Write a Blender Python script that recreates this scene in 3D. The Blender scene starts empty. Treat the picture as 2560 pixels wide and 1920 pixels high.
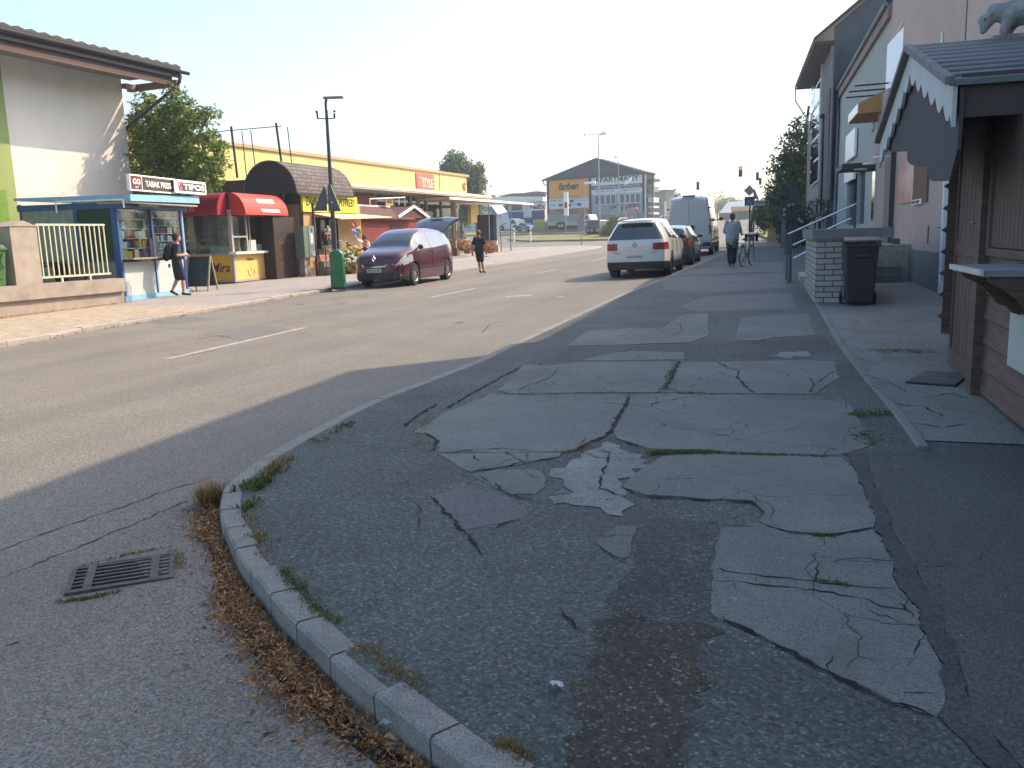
import bpy, bmesh, math, random
import numpy as np
from mathutils import Vector, Matrix, noise
random.seed(7)
RAD=math.radians
sc=bpy.context.scene
# ---------------------------------------------------------------- camera
W0,H0P,FPX=2560,1920,2130.0
S=2560/2212            # pixel positions below are read off a 2212 px wide copy of the photograph
CAMH=1.66
_n=np.array([378,12360.,FPX]); _n/=np.linalg.norm(_n)
_d=np.array([2110-1280,564-960.,FPX]); _d/=np.linalg.norm(_d)
_d=_d-_n*(_d@_n); _d/=np.linalg.norm(_d)
_up=-_n; _X=np.cross(_d,_up); R=np.array([_X,_d,_up])
cam=bpy.data.cameras.new('camera'); camo=bpy.data.objects.new('camera',cam); sc.collection.objects.link(camo)
cam.sensor_width=36; cam.lens=36*FPX/W0; cam.clip_end=3000; cam.clip_start=.05
M=Matrix.Identity(4)
for i in range(3):
    M[i][0]=R[i,0]; M[i][1]=-R[i,1]; M[i][2]=-R[i,2]
M[2][3]=CAMH
camo.matrix_world=M; sc.camera=camo
# ---------------------------------------------------------------- light
SUN_AZ,SUN_EL=46.0,41.5     # azimuth counted from +X towards +Y
w=bpy.data.worlds.new('World'); sc.world=w; w.use_nodes=True
nt=w.node_tree; nt.nodes.clear()
sky=nt.nodes.new('ShaderNodeTexSky'); sky.sky_type='NISHITA'; sky.sun_disc=False
sky.sun_elevation=RAD(SUN_EL); sky.sun_rotation=RAD(90-SUN_AZ); sky.dust_density=2.6; sky.air_density=1.0; sky.ozone_density=0.5
bg=nt.nodes.new('ShaderNodeBackground'); bg.inputs[1].default_value=.15
out=nt.nodes.new('ShaderNodeOutputWorld'); nt.links.new(sky.outputs[0],bg.inputs[0]); nt.links.new(bg.outputs[0],out.inputs[0])
sl=bpy.data.lights.new('sun','SUN'); sl.energy=2.7; sl.angle=RAD(.53); sl.color=(1,.785,.56)
so=bpy.data.objects.new('sun',sl); sc.collection.objects.link(so)
sd=Vector((math.cos(RAD(SUN_AZ))*math.cos(RAD(SUN_EL)),math.sin(RAD(SUN_AZ))*math.cos(RAD(SUN_EL)),math.sin(RAD(SUN_EL))))
so.rotation_euler=(-sd).to_track_quat('-Z','Y').to_euler(); so.location=(20,20,30)
sc.view_settings.view_transform='Standard'; sc.view_settings.look='None'; sc.view_settings.gamma=1
sc.view_settings.exposure=1.24
# ---------------------------------------------------------------- geometry of the place
A,B=.014,.010
def gz(x,y):
    x=max(-60,min(25,x)); return A*min(max(y,-40),190)+B*x+.055*(min(max(y,90),116)-90)
def ray(x,y):
    return R@np.array([x*S-1280,y*S-960,FPX])
def G(x,y,off=0.):
    v=ray(x,y); t=(off-CAMH)/(v[2]-A*v[1]-B*v[0]); return (v[0]*t,v[1]*t,v[2]*t+CAMH)
def Gf(x,y,off=0.):
    """first hit of the sight line with the rising ground, for things beyond the crossing"""
    v=ray(x,y); v=v/v[1]; Y=20.
    while Y<400:
        if v[2]*Y+CAMH<=gz(v[0]*Y,Y)+off: break
        Y+=.05
    return (v[0]*Y,Y,gz(v[0]*Y,Y)+off)
def onX(x,y,X):
    v=ray(x,y)*(X/ray(x,y)[0]); return (v[0],v[1],v[2]+CAMH)
def onY(x,y,Y):
    v=ray(x,y); v=v*(Y/v[1]); return (v[0],v[1],v[2]+CAMH)
def zoom(x0,y0,k):
    return lambda a,b:((x0+a*k)/S,(y0+b*k)/S)
class PL:
    """vertical plane p0->p1; local x runs along it, local y goes into it, local z up (z of the world)"""
    def __init__(s,p0,p1):
        s.p=np.array(p0[:2],float); d=np.array(p1[:2],float)-s.p; s.L=float(np.hypot(*d)); s.d=d/s.L; s.n=np.array([-s.d[1],s.d[0]])
        s.rot=math.atan2(s.d[1],s.d[0])
    def sz(s,x,y,dy=0):
        v=ray(x,y)
        o=s.p+s.n*dy; t=(o@s.n)/(v[:2]@s.n); q=v*t
        return float((q[:2]-s.p)@s.d),float(q[2]+CAMH)
    def at(s,a,dy=0,z=0):
        q=s.p+s.d*a+s.n*dy; return (float(q[0]),float(q[1]),z)
# ---------------------------------------------------------------- materials
def lin(h):
    if isinstance(h,(tuple,list)): return tuple(h)+(1,) if len(h)==3 else h
    h=h.lstrip('#'); r=[int(h[i:i+2],16)/255 for i in (0,2,4)]
    return tuple((c/12.92 if c<=.04045 else ((c+.055)/1.055)**2.4) for c in r)+(1,)
_m={}
def mt(name,col=(.5,.5,.5),rough=.7,metal=0,var=.12,scale=6,bump=0,bscale=60,spec=.5,coat=0,emit=0,stretch=None,col2=None):
    if name in _m: return _m[name]
    m=bpy.data.materials.new(name); m.use_nodes=True; t=m.node_tree; p=t.nodes['Principled BSDF']
    c=lin(col); p.inputs['Roughness'].default_value=rough; p.inputs['Metallic'].default_value=metal
    p.inputs['Specular IOR Level'].default_value=spec; p.inputs['Coat Weight'].default_value=coat; p.inputs['Coat Roughness'].default_value=.05
    tc=t.nodes.new('ShaderNodeTexCoord'); src=tc.outputs['Object']
    if stretch:
        mp=t.nodes.new('ShaderNodeMapping'); mp.inputs['Scale'].default_value=stretch; t.links.new(src,mp.inputs[0]); src=mp.outputs[0]
    n=t.nodes.new('ShaderNodeTexNoise'); n.inputs['Scale'].default_value=scale; n.inputs['Detail'].default_value=6; n.inputs['Roughness'].default_value=.6
    t.links.new(src,n.inputs['Vector'])
    r=t.nodes.new('ShaderNodeValToRGB'); r.color_ramp.elements[0].position=.3; r.color_ramp.elements[1].position=.7
    c2=lin(col2) if col2 else tuple(x*(1-var*1.6) for x in c[:3])+(1,)
    c1=c if col2 else tuple(min(1,x*(1+var)) for x in c[:3])+(1,)
    r.color_ramp.elements[0].color=c2; r.color_ramp.elements[1].color=c1
    t.links.new(n.outputs['Fac'],r.inputs[0]); t.links.new(r.outputs[0],p.inputs['Base Color'])
    if bump:
        n2=t.nodes.new('ShaderNodeTexNoise'); n2.inputs['Scale'].default_value=bscale; n2.inputs['Detail'].default_value=4
        t.links.new(src,n2.inputs['Vector'])
        b=t.nodes.new('ShaderNodeBump'); b.inputs['Strength'].default_value=bump; b.inputs['Distance'].default_value=.02
        t.links.new(n2.outputs['Fac'],b.inputs['Height']); t.links.new(b.outputs[0],p.inputs['Normal'])
    if emit:
        p.inputs['Emission Color'].default_value=c; p.inputs['Emission Strength'].default_value=emit
    _m[name]=m; return m
def asphalt(name,dark,light,stone,cover=.5,fine=150,big=1.2,bump=.6,rough=.85,patch=.25,wear=None,hole=.7,streak=0,crack=None):
    """aggregate in bitumen: stones of voronoi cells with their own tone, broad wear on top"""
    m=bpy.data.materials.new(name); m.use_nodes=True; t=m.node_tree; p=t.nodes['Principled BSDF']; L=t.links.new
    p.inputs['Roughness'].default_value=rough; p.inputs['Specular IOR Level'].default_value=.35
    tc=t.nodes.new('ShaderNodeTexCoord'); src=tc.outputs['Object']
    v=t.nodes.new('ShaderNodeTexVoronoi'); v.inputs['Scale'].default_value=fine; L(src,v.inputs['Vector'])
    hs=t.nodes.new('ShaderNodeSeparateColor'); L(v.outputs['Color'],hs.inputs[0])
    r=t.nodes.new('ShaderNodeValToRGB'); e=r.color_ramp.elements
    e[0].position=0; e[0].color=lin(dark); e[1].position=1; e[1].color=lin(stone)
    x=e.new(cover); x.color=lin(light); x=e.new(min(.98,cover+.4)); x.color=tuple(.5*(a+b) for a,b in zip(lin(light),lin(stone)))
    L(hs.outputs[0],r.inputs[0])
    n=t.nodes.new('ShaderNodeTexNoise'); n.inputs['Scale'].default_value=big; n.inputs['Detail'].default_value=7; n.inputs['Roughness'].default_value=.65; L(src,n.inputs['Vector'])
    mr=t.nodes.new('ShaderNodeMapRange'); mr.inputs[1].default_value=.3; mr.inputs[2].default_value=.7; mr.inputs[3].default_value=1-patch; mr.inputs[4].default_value=1+patch; L(n.outputs['Fac'],mr.inputs[0])
    mx=t.nodes.new('ShaderNodeMix'); mx.data_type='RGBA'; mx.blend_type='MULTIPLY'; mx.inputs[0].default_value=1
    L(r.outputs[0],mx.inputs[6]); L(mr.outputs[0],mx.inputs[7]); res=mx.outputs[2]
    # holes between the stones
    n3=t.nodes.new('ShaderNodeTexNoise'); n3.inputs['Scale'].default_value=fine*.45; n3.inputs['Detail'].default_value=5; n3.inputs['Roughness'].default_value=.7; L(src,n3.inputs['Vector'])
    m3=t.nodes.new('ShaderNodeMapRange'); m3.inputs[1].default_value=.38; m3.inputs[2].default_value=.5; m3.inputs[3].default_value=hole; m3.inputs[4].default_value=1; L(n3.outputs['Fac'],m3.inputs[0])
    mx3=t.nodes.new('ShaderNodeMix'); mx3.data_type='RGBA'; mx3.blend_type='MULTIPLY'; mx3.inputs[0].default_value=1
    L(res,mx3.inputs[6]); L(m3.outputs[0],mx3.inputs[7]); res=mx3.outputs[2]
    if wear:   # pale or dark smears with a shape of their own
        n4=t.nodes.new('ShaderNodeTexNoise'); n4.inputs['Scale'].default_value=wear[1]; n4.inputs['Detail'].default_value=9; n4.inputs['Distortion'].default_value=.6; L(src,n4.inputs['Vector'])
        m4=t.nodes.new('ShaderNodeMapRange'); m4.inputs[1].default_value=.55; m4.inputs[2].default_value=.72; L(n4.outputs['Fac'],m4.inputs[0])
        k=t.nodes.new('ShaderNodeMath'); k.operation='MULTIPLY'; k.inputs[1].default_value=wear[2]; L(m4.outputs[0],k.inputs[0])
        mx4=t.nodes.new('ShaderNodeMix'); mx4.data_type='RGBA'; L(k.outputs[0],mx4.inputs[0]); L(res,mx4.inputs[6]); mx4.inputs[7].default_value=lin(wear[0]); res=mx4.outputs[2]
    if streak:   # lanes polished by tyres, running along the street
        mp=t.nodes.new('ShaderNodeMapping'); mp.inputs['Scale'].default_value=(.9,.035,1); mp.inputs['Rotation'].default_value=(0,0,-.06); L(src,mp.inputs[0])
        n5=t.nodes.new('ShaderNodeTexNoise'); n5.inputs['Scale'].default_value=1; n5.inputs['Detail'].default_value=3; L(mp.outputs[0],n5.inputs['Vector'])
        m5=t.nodes.new('ShaderNodeMapRange'); m5.inputs[1].default_value=.35; m5.inputs[2].default_value=.65; m5.inputs[3].default_value=1-streak; m5.inputs[4].default_value=1+streak; L(n5.outputs['Fac'],m5.inputs[0])
        mx5=t.nodes.new('ShaderNodeMix'); mx5.data_type='RGBA'; mx5.blend_type='MULTIPLY'; mx5.inputs[0].default_value=1; L(res,mx5.inputs[6]); L(m5.outputs[0],mx5.inputs[7]); res=mx5.outputs[2]
    if crack:    # hair cracks between old plates, only in some areas
        nd=t.nodes.new('ShaderNodeTexNoise'); nd.inputs['Scale'].default_value=4; nd.inputs['Detail'].default_value=5; L(src,nd.inputs['Vector'])
        vm=t.nodes.new('ShaderNodeVectorMath'); vm.operation='MULTIPLY_ADD'; L(nd.outputs['Color'],vm.inputs[0]); vm.inputs[1].default_value=(.22,.22,.22); L(src,vm.inputs[2])
        vc=t.nodes.new('ShaderNodeTexVoronoi'); vc.feature='DISTANCE_TO_EDGE'; vc.inputs['Scale'].default_value=crack[0]; L(vm.outputs[0],vc.inputs['Vector'])
        c1=t.nodes.new('ShaderNodeMapRange'); c1.inputs[1].default_value=crack[1]*.3; c1.inputs[2].default_value=crack[1]; c1.inputs[3].default_value=1; c1.inputs[4].default_value=0; L(vc.outputs['Distance'],c1.inputs[0])
        nm=t.nodes.new('ShaderNodeTexNoise'); nm.inputs['Scale'].default_value=crack[3]; nm.inputs['Detail'].default_value=2; L(src,nm.inputs['Vector'])
        c2=t.nodes.new('ShaderNodeMapRange'); c2.inputs[1].default_value=crack[2]; c2.inputs[2].default_value=crack[2]+.05; L(nm.outputs['Fac'],c2.inputs[0])
        c3=t.nodes.new('ShaderNodeMath'); c3.operation='MULTIPLY'; L(c1.outputs[0],c3.inputs[0]); L(c2.outputs[0],c3.inputs[1])
        c4=t.nodes.new('ShaderNodeMath'); c4.operation='MULTIPLY'; c4.inputs[1].default_value=.85; L(c3.outputs[0],c4.inputs[0])
        mx6=t.nodes.new('ShaderNodeMix'); mx6.data_type='RGBA'; L(c4.outputs[0],mx6.inputs[0]); L(res,mx6.inputs[6]); mx6.inputs[7].default_value=(.025,.024,.018,1); res=mx6.outputs[2]
    L(res,p.inputs['Base Color'])
    b=t.nodes.new('ShaderNodeBump'); b.inputs['Strength'].default_value=bump; b.inputs['Distance'].default_value=.006
    ad=t.nodes.new('ShaderNodeMath'); ad.operation='ADD'; L(n3.outputs['Fac'],ad.inputs[0]); L(hs.outputs[1],ad.inputs[1])
    L(ad.outputs[0],b.inputs['Height']); L(b.outputs[0],p.inputs['Normal'])
    _m[name]=m; return m
def brickmat(name,c1,c2,mortar,bw,bh,ms=.01,offset=.5,rot=None,bump=.4,rough=.85,var=.15,axes='XZ'):
    m=bpy.data.materials.new(name); m.use_nodes=True; t=m.node_tree; p=t.nodes['Principled BSDF']; L=t.links.new
    p.inputs['Roughness'].default_value=rough
    tc=t.nodes.new('ShaderNodeTexCoord'); sp=t.nodes.new('ShaderNodeSeparateXYZ'); cb=t.nodes.new('ShaderNodeCombineXYZ'); L(tc.outputs['Object'],sp.inputs[0])
    if axes=='XYZ':
        ad=t.nodes.new('ShaderNodeMath'); L(sp.outputs['X'],ad.inputs[0]); L(sp.outputs['Y'],ad.inputs[1]); L(ad.outputs[0],cb.inputs['X']); L(sp.outputs['Z'],cb.inputs['Y'])
    else:
        L(sp.outputs[axes[0]],cb.inputs['X']); L(sp.outputs[axes[1]],cb.inputs['Y'])
    src=cb.outputs[0]
    if rot:
        mp=t.nodes.new('ShaderNodeMapping'); mp.inputs['Rotation'].default_value=(0,0,rot); L(src,mp.inputs[0]); src=mp.outputs[0]
    b=t.nodes.new('ShaderNodeTexBrick'); b.inputs['Color1'].default_value=lin(c1); b.inputs['Color2'].default_value=lin(c2); b.inputs['Mortar'].default_value=lin(mortar)
    b.inputs['Scale'].default_value=1; b.inputs['Brick Width'].default_value=bw; b.inputs['Row Height'].default_value=bh; b.inputs['Mortar Size'].default_value=ms; b.inputs['Mortar Smooth'].default_value=.2; b.offset=offset
    L(src,b.inputs['Vector'])
    n=t.nodes.new('ShaderNodeTexNoise'); n.inputs['Scale'].default_value=5; n.inputs['Detail'].default_value=8; L(tc.outputs['Object'],n.inputs['Vector'])
    mr=t.nodes.new('ShaderNodeMapRange'); mr.inputs[1].default_value=.3; mr.inputs[2].default_value=.7; mr.inputs[3].default_value=1-var; mr.inputs[4].default_value=1+var; L(n.outputs['Fac'],mr.inputs[0])
    mx=t.nodes.new('ShaderNodeMix'); mx.data_type='RGBA'; mx.blend_type='MULTIPLY'; mx.inputs[0].default_value=1; L(b.outputs[0],mx.inputs[6]); L(mr.outputs[0],mx.inputs[7]); L(mx.outputs[2],p.inputs['Base Color'])
    bp=t.nodes.new('ShaderNodeBump'); bp.inputs['Strength'].default_value=bump; bp.inputs['Distance'].default_value=.01; bp.invert=True; L(b.outputs['Fac'],bp.inputs['Height']); L(bp.outputs[0],p.inputs['Normal'])
    _m[name]=m; return m
def glassmat(name,tint,opac=.35,rough=.03):
    """window glass: part mirror, part see-through"""
    if name in _m: return _m[name]
    m=bpy.data.materials.new(name); m.use_nodes=True; t=m.node_tree; t.nodes.clear(); L=t.links.new
    o=t.nodes.new('ShaderNodeOutputMaterial'); tr=t.nodes.new('ShaderNodeBsdfTransparent'); tr.inputs[0].default_value=lin(tint)
    g=t.nodes.new('ShaderNodeBsdfGlossy'); g.inputs['Roughness'].default_value=rough; g.inputs[0].default_value=(.9,.95,1,1)
    d=t.nodes.new('ShaderNodeBsdfDiffuse'); d.inputs[0].default_value=(.02,.025,.03,1)
    fr=t.nodes.new('ShaderNodeLayerWeight'); pw=t.nodes.new('ShaderNodeMath'); pw.operation='POWER'; pw.inputs[1].default_value=4; L(fr.outputs['Facing'],pw.inputs[0])
    ad=t.nodes.new('ShaderNodeMath'); ad.operation='MULTIPLY_ADD'; ad.use_clamp=True; ad.inputs[1].default_value=.75; ad.inputs[2].default_value=.035; L(pw.outputs[0],ad.inputs[0])
    a=t.nodes.new('ShaderNodeMixShader'); a.inputs[0].default_value=opac; L(tr.outputs[0],a.inputs[1]); L(d.outputs[0],a.inputs[2])
    b=t.nodes.new('ShaderNodeMixShader'); L(ad.outputs[0],b.inputs[0]); L(a.outputs[0],b.inputs[1]); L(g.outputs[0],b.inputs[2]); L(b.outputs[0],o.inputs[0])
    _m[name]=m; return m
def leafmat(name,c1,c2,trans=.35):
    if name in _m: return _m[name]
    m=bpy.data.materials.new(name); m.use_nodes=True; t=m.node_tree; p=t.nodes['Principled BSDF']; L=t.links.new
    p.inputs['Roughness'].default_value=.55
    g=t.nodes.new('ShaderNodeNewGeometry'); r=t.nodes.new('ShaderNodeValToRGB'); r.color_ramp.elements[0].color=lin(c1); r.color_ramp.elements[1].color=lin(c2)
    L(g.outputs['Random Per Island'],r.inputs[0]); L(r.outputs[0],p.inputs['Base Color'])
    tl=t.nodes.new('ShaderNodeBsdfTranslucent'); L(r.outputs[0],tl.inputs[0]); mx=t.nodes.new('ShaderNodeMixShader'); mx.inputs[0].default_value=trans
    o=t.nodes['Material Output']; L(p.outputs[0],mx.inputs[1]); L(tl.outputs[0],mx.inputs[2]); L(mx.outputs[0],o.inputs[0])
    _m[name]=m; return m
# ---------------------------------------------------------------- mesh helpers
class MB:
    def __init__(s): s.v=[]; s.f=[]
    def add(s,vs,fs):
        k=len(s.v); s.v+= [tuple(map(float,q)) for q in vs]; s.f+=[tuple(i+k for i in f) for f in fs]; return s
    def box(s,x0,x1,y0,y1,z0,z1,top=None):
        vs=[(x0,y0,z0),(x1,y0,z0),(x1,y1,z0),(x0,y1,z0),(x0,y0,z1),(x1,y0,z1),(x1,y1,z1),(x0,y1,z1)]
        return s.add(vs,[(0,3,2,1),(4,5,6,7),(0,1,5,4),(1,2,6,5),(2,3,7,6),(3,0,4,7)])
    def obox(s,c,ax,ay,az):
        c,ax,ay,az=map(Vector,(c,ax,ay,az)); vs=[c+ax*i+ay*j+az*k for k in (-1,1) for j,i in ((-1,-1),(-1,1),(1,1),(1,-1))]
        return s.add(vs,[(0,3,2,1),(4,5,6,7),(0,1,5,4),(1,2,6,5),(2,3,7,6),(3,0,4,7)])
    def quad(s,a,b,c,d): return s.add([a,b,c,d],[(0,1,2,3)])
    def prism(s,pts,axis,a0,a1):
        """2-D outline pts extruded along axis from a0 to a1"""
        def P(p,a):
            return {'x':(a,p[0],p[1]),'y':(p[0],a,p[1]),'z':(p[0],p[1],a)}[axis]
        n=len(pts); vs=[P(p,a0) for p in pts]+[P(p,a1) for p in pts]
        return s.add(vs,[tuple(range(n)),tuple(range(2*n-1,n-1,-1))]+[(i,i+n,(i+1)%n+n,(i+1)%n) for i in range(n)])
    def tube(s,pts,r,seg=8,cap=True):
        pts=[Vector(p) for p in pts]; n=len(pts); rs=r if isinstance(r,(list,tuple)) else [r]*n; k=len(s.v); ref=None
        for i,p in enumerate(pts):
            t=(pts[min(i+1,n-1)]-pts[max(i-1,0)]).normalized()
            if ref is None: ref=Vector((0,0,1)) if abs(t.z)<.9 else Vector((1,0,0))
            u=t.cross(ref).normalized(); v2=u.cross(t).normalized(); ref=v2
            for j in range(seg):
                a=2*math.pi*j/seg; q=p+(u*math.cos(a)+v2*math.sin(a))*rs[i]; s.v.append(tuple(q))
        for i in range(n-1):
            for j in range(seg):
                s.f.append((k+i*seg+j,k+i*seg+(j+1)%seg,k+(i+1)*seg+(j+1)%seg,k+(i+1)*seg+j))
        if cap: s.f.append(tuple(k+j for j in range(seg))[::-1]); s.f.append(tuple(k+(n-1)*seg+j for j in range(seg)))
        return s
    def lathe(s,c,prof,seg=20,axis='z',cap=True):
        k=len(s.v); c=Vector(c)
        for r,h in prof:
            for j in range(seg):
                a=2*math.pi*j/seg; x,y=r*math.cos(a),r*math.sin(a)
                d={'z':(x,y,h),'y':(x,h,y),'x':(h,x,y)}[axis]; s.v.append(tuple(c+Vector(d)))
        for i in range(len(prof)-1):
            for j in range(seg): s.f.append((k+i*seg+j,k+i*seg+(j+1)%seg,k+(i+1)*seg+(j+1)%seg,k+(i+1)*seg+j))
        if cap: s.f.append(tuple(k+j for j in range(seg))[::-1]); s.f.append(tuple(k+(len(prof)-1)*seg+j for j in range(seg)))
        return s
    def ball(s,c,r,seg=10,ring=7,rot=None):
        if not isinstance(r,(tuple,list)): r=(r,r,r)
        c=Vector(c); k=len(s.v)
        for i in range(1,ring):
            t=math.pi*i/ring
            for j in range(seg):
                a=2*math.pi*j/seg; q=Vector((r[0]*math.sin(t)*math.cos(a),r[1]*math.sin(t)*math.sin(a),r[2]*math.cos(t)))
                if rot: q=rot@q
                s.v.append(tuple(c+q))
        for e in (1,-1):
            q=Vector((0,0,r[2]*e)); q=rot@q if rot else q; s.v.append(tuple(c+q))
        top=len(s.v)-2; bot=top+1
        for i in range(ring-2):
            for j in range(seg): s.f.append((k+i*seg+j,k+(i+1)*seg+j,k+(i+1)*seg+(j+1)%seg,k+i*seg+(j+1)%seg))
        for j in range(seg):
            s.f.append((top,k+j,k+(j+1)%seg)); b=k+(ring-2)*seg; s.f.append((bot,b+(j+1)%seg,b+j))
        return s
    def limb(s,p,q,r1,r2):
        p,q=Vector(p),Vector(q); n=max(2,int((q-p).length/ (min(r1,r2)*.8))+1); n=min(n,12)
        s.tube([p,q],[r1,r2],10); s.ball(p,r1); s.ball(q,r2); return s
    def holes(s,x0,x1,z0,z1,hs,d=.15,y=0,depth=None):
        """front face in the plane y with rectangular openings hs=(xa,xb,za,zb) and reveals d deep"""
        xs=sorted({x0,x1}|{a for h in hs for a in h[:2] if x0<a<x1}); zs=sorted({z0,z1}|{a for h in hs for a in h[2:] if z0<a<z1})
        for i in range(len(xs)-1):
            for j in range(len(zs)-1):
                cx,cz=(xs[i]+xs[i+1])/2,(zs[j]+zs[j+1])/2
                if any(h[0]<cx<h[1] and h[2]<cz<h[3] for h in hs): continue
                s.quad((xs[i],y,zs[j]),(xs[i+1],y,zs[j]),(xs[i+1],y,zs[j+1]),(xs[i],y,zs[j+1]))
        for a,b,c,e in hs:
            s.quad((a,y,c),(a,y,e),(a,y+d,e),(a,y+d,c)); s.quad((b,y,c),(b,y+d,c),(b,y+d,e),(b,y,e))
            s.quad((a,y,c),(a,y+d,c),(b,y+d,c),(b,y,c)); s.quad((a,y,e),(b,y,e),(b,y+d,e),(a,y+d,e))
        return s
    def build(s,name,mat,parent=None,world=False,smooth=False,angle=None):
        me=bpy.data.meshes.new(name); vs=s.v
        if world and parent is not None:
            t=parent
            while t.parent: t=t.parent
            im=t.matrix_basis.inverted(); vs=[tuple(im@Vector(q)) for q in vs]
        me.from_pydata(vs,[],s.f); me.validate()
        bm=bmesh.new(); bm.from_mesh(me); bmesh.ops.recalc_face_normals(bm,faces=bm.faces) if not getattr(s,'keep',False) else None
        if smooth:
            lim=RAD(angle or 40)
            for e in bm.edges:
                if len(e.link_faces)==2 and e.calc_face_angle(0)>lim: e.smooth=False
            for f in bm.faces: f.smooth=True
        bm.to_mesh(me); bm.free()
        o=bpy.data.objects.new(name,me); sc.collection.objects.link(o)
        if mat: me.materials.append(mat)
        if parent is not None: o.parent=parent
        return o
def tag(o,label=None,cat=None,group=None,kind=None):
    if label: o['label']=label
    if cat: o['category']=cat
    if group: o['group']=group
    if kind: o['kind']=kind
    return o
def thing(name,label,cat,loc=(0,0,0),rz=0,group=None):
    o=bpy.data.objects.new(name,None); sc.collection.objects.link(o); o.empty_display_size=.2
    o.matrix_basis=Matrix.Translation(loc)@Matrix.Rotation(rz,4,'Z'); return tag(o,label,cat,group)
def plthing(name,label,cat,pl,group=None): return thing(name,label,cat,(pl.p[0],pl.p[1],0),pl.rot,group)
def rescale(o,k):
    o.matrix_basis=o.matrix_basis@Matrix.Scale(k,4); return o
def dup(root,loc,rz,label=None,group=None):
    r=root.copy(); sc.collection.objects.link(r); r.matrix_basis=Matrix.Translation(loc)@Matrix.Rotation(rz,4,'Z')
    if label: r['label']=label
    if group: r['group']=group
    for ch in list(root.children):
        c=ch.copy(); sc.collection.objects.link(c); c.parent=r
        for g in ch.children:
            d=g.copy(); sc.collection.objects.link(d); d.parent=c
    return r
def text(parent,s,x,y,z,wid,hei,mat,ext=.004,name='lettering',rot=None,bold=0,shear=0,spacing=1):
    """flat raised letters on a facade as a mesh: lower left corner x,z, in the plane y, facing -y"""
    cu=bpy.data.curves.new(name,'FONT'); cu.body=s; cu.size=1; cu.extrude=ext; cu.offset=bold; cu.shear=shear; cu.space_character=spacing; cu.resolution_u=3
    tmp=bpy.data.objects.new('tmp_text',cu); me=bpy.data.meshes.new_from_object(tmp); bpy.data.objects.remove(tmp)
    n=len(me.vertices); co=np.empty(n*3); me.vertices.foreach_get('co',co); co=co.reshape(-1,3)
    x0,y0=co[:,0].min(),co[:,1].min(); sx=wid/max(.01,co[:,0].max()-x0); sy=hei/max(.01,co[:,1].max()-y0)
    co[:,0]=(co[:,0]-x0)*sx; co[:,1]=(co[:,1]-y0)*sy; me.vertices.foreach_set('co',co.ravel()); me.name=name
    me.materials.clear(); me.materials.append(mat)
    o=bpy.data.objects.new(name,me); sc.collection.objects.link(o); o.parent=parent; o.rotation_euler=rot or (math.pi/2,0,0); o.location=(x,y,z); return o
def catmull(P,n=6):
    P=[np.array(p,float) for p in P]; out=[]
    Q=[2*P[0]-P[1]]+P+[2*P[-1]-P[-2]]
    for i in range(1,len(Q)-2):
        for k in range(n):
            t=k/n; a,b,c,d=Q[i-1:i+3]
            out.append(.5*((2*b)+(c-a)*t+(2*a-5*b+4*c-d)*t*t+(3*b-a-3*c+d)*t**3))
    out.append(P[-1]); return out
def lerp_table(T,x):
    if x<=T[0][0]: return T[0][1]
    for (a,u),(b,v) in zip(T,T[1:]):
        if x<=b: 
            t=(x-a)/(b-a) if b>a else 0; return u+(v-u)*t
    return T[-1][1]
def sm_table(T,x):
    """smooth (monotone-ish cubic) interpolation"""
    n=len(T)
    if x<=T[0][0]: return T[0][1]
    if x>=T[-1][0]: return T[-1][1]
    for i in range(n-1):
        if x<=T[i+1][0]:
            h=T[i+1][0]-T[i][0]; t=(x-T[i][0])/h
            def sl(k):
                if k<=0 or k>=n-1: 
                    return (T[min(k+1,n-1)][1]-T[max(k-1,0)][1])/(T[min(k+1,n-1)][0]-T[max(k-1,0)][0])
                a=(T[k][1]-T[k-1][1])/(T[k][0]-T[k-1][0]); b=(T[k+1][1]-T[k][1])/(T[k+1][0]-T[k][0])
                return 0 if a*b<=0 else 2*a*b/(a+b)
            m0,m1=sl(i),sl(i+1); y0,y1=T[i][1],T[i+1][1]
            return (2*t**3-3*t*t+1)*y0+(t**3-2*t*t+t)*h*m0+(-2*t**3+3*t*t)*y1+(t**3-t*t)*h*m1
# shared materials
DARK=mt('dark_paint','#15181a',.5); BLACK=mt('black_rubber','#0c0d0e',.8); STEEL=mt('galvanised_steel','#8a9094',.45,.7,.15)
WHITE=mt('white_paint','#e8e6e0',.5,0,.06); WPLAST=mt('white_plastic','#eceeee',.35,0,.03); CONC=mt('concrete','#a39c92',.9,0,.18,9,.4,90)
# ================================================================ ground, roads, pavements
A_ROAD=asphalt('road_asphalt',(.11,.105,.093),(.188,.178,.156),(.31,.29,.25),.5,120,.5,.55,patch=.12,wear=((.12,.118,.11),.35,.3),streak=.10)
A_ROUGH=asphalt('coarse_asphalt',(.062,.073,.069),(.102,.119,.112),(.24,.26,.245),.78,90,.8,.8,patch=.28,wear=((.075,.070,.060),.7,.4),hole=.6,crack=(1.1,.006,.58,.5))
A_SLAB=asphalt('smooth_asphalt',(.105,.119,.112),(.143,.160,.150),(.205,.22,.205),.3,170,1.1,.4,patch=.2,wear=((.105,.112,.10),1.6,.5),crack=(1.7,.010,.50,.8))
A_PALE=asphalt('worn_concrete',(.14,.155,.145),(.21,.232,.215),(.30,.32,.30),.4,140,3,.6,patch=.22,wear=((.14,.135,.12),5,.6))
A_DARK=asphalt('fresh_asphalt',(.048,.053,.052),(.085,.095,.092),(.16,.17,.165),.6,160,1.1,.4,patch=.16)
A_SEAM=asphalt('bitumen_seam',(.035,.040,.040),(.062,.070,.068),(.10,.11,.105),.6,120,2,.3,patch=.2)
A_DIRT=asphalt('dirt_patch',(.040,.038,.029),(.064,.060,.048),(.25,.24,.21),.86,95,2.5,.8,patch=.35,hole=.55)
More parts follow.
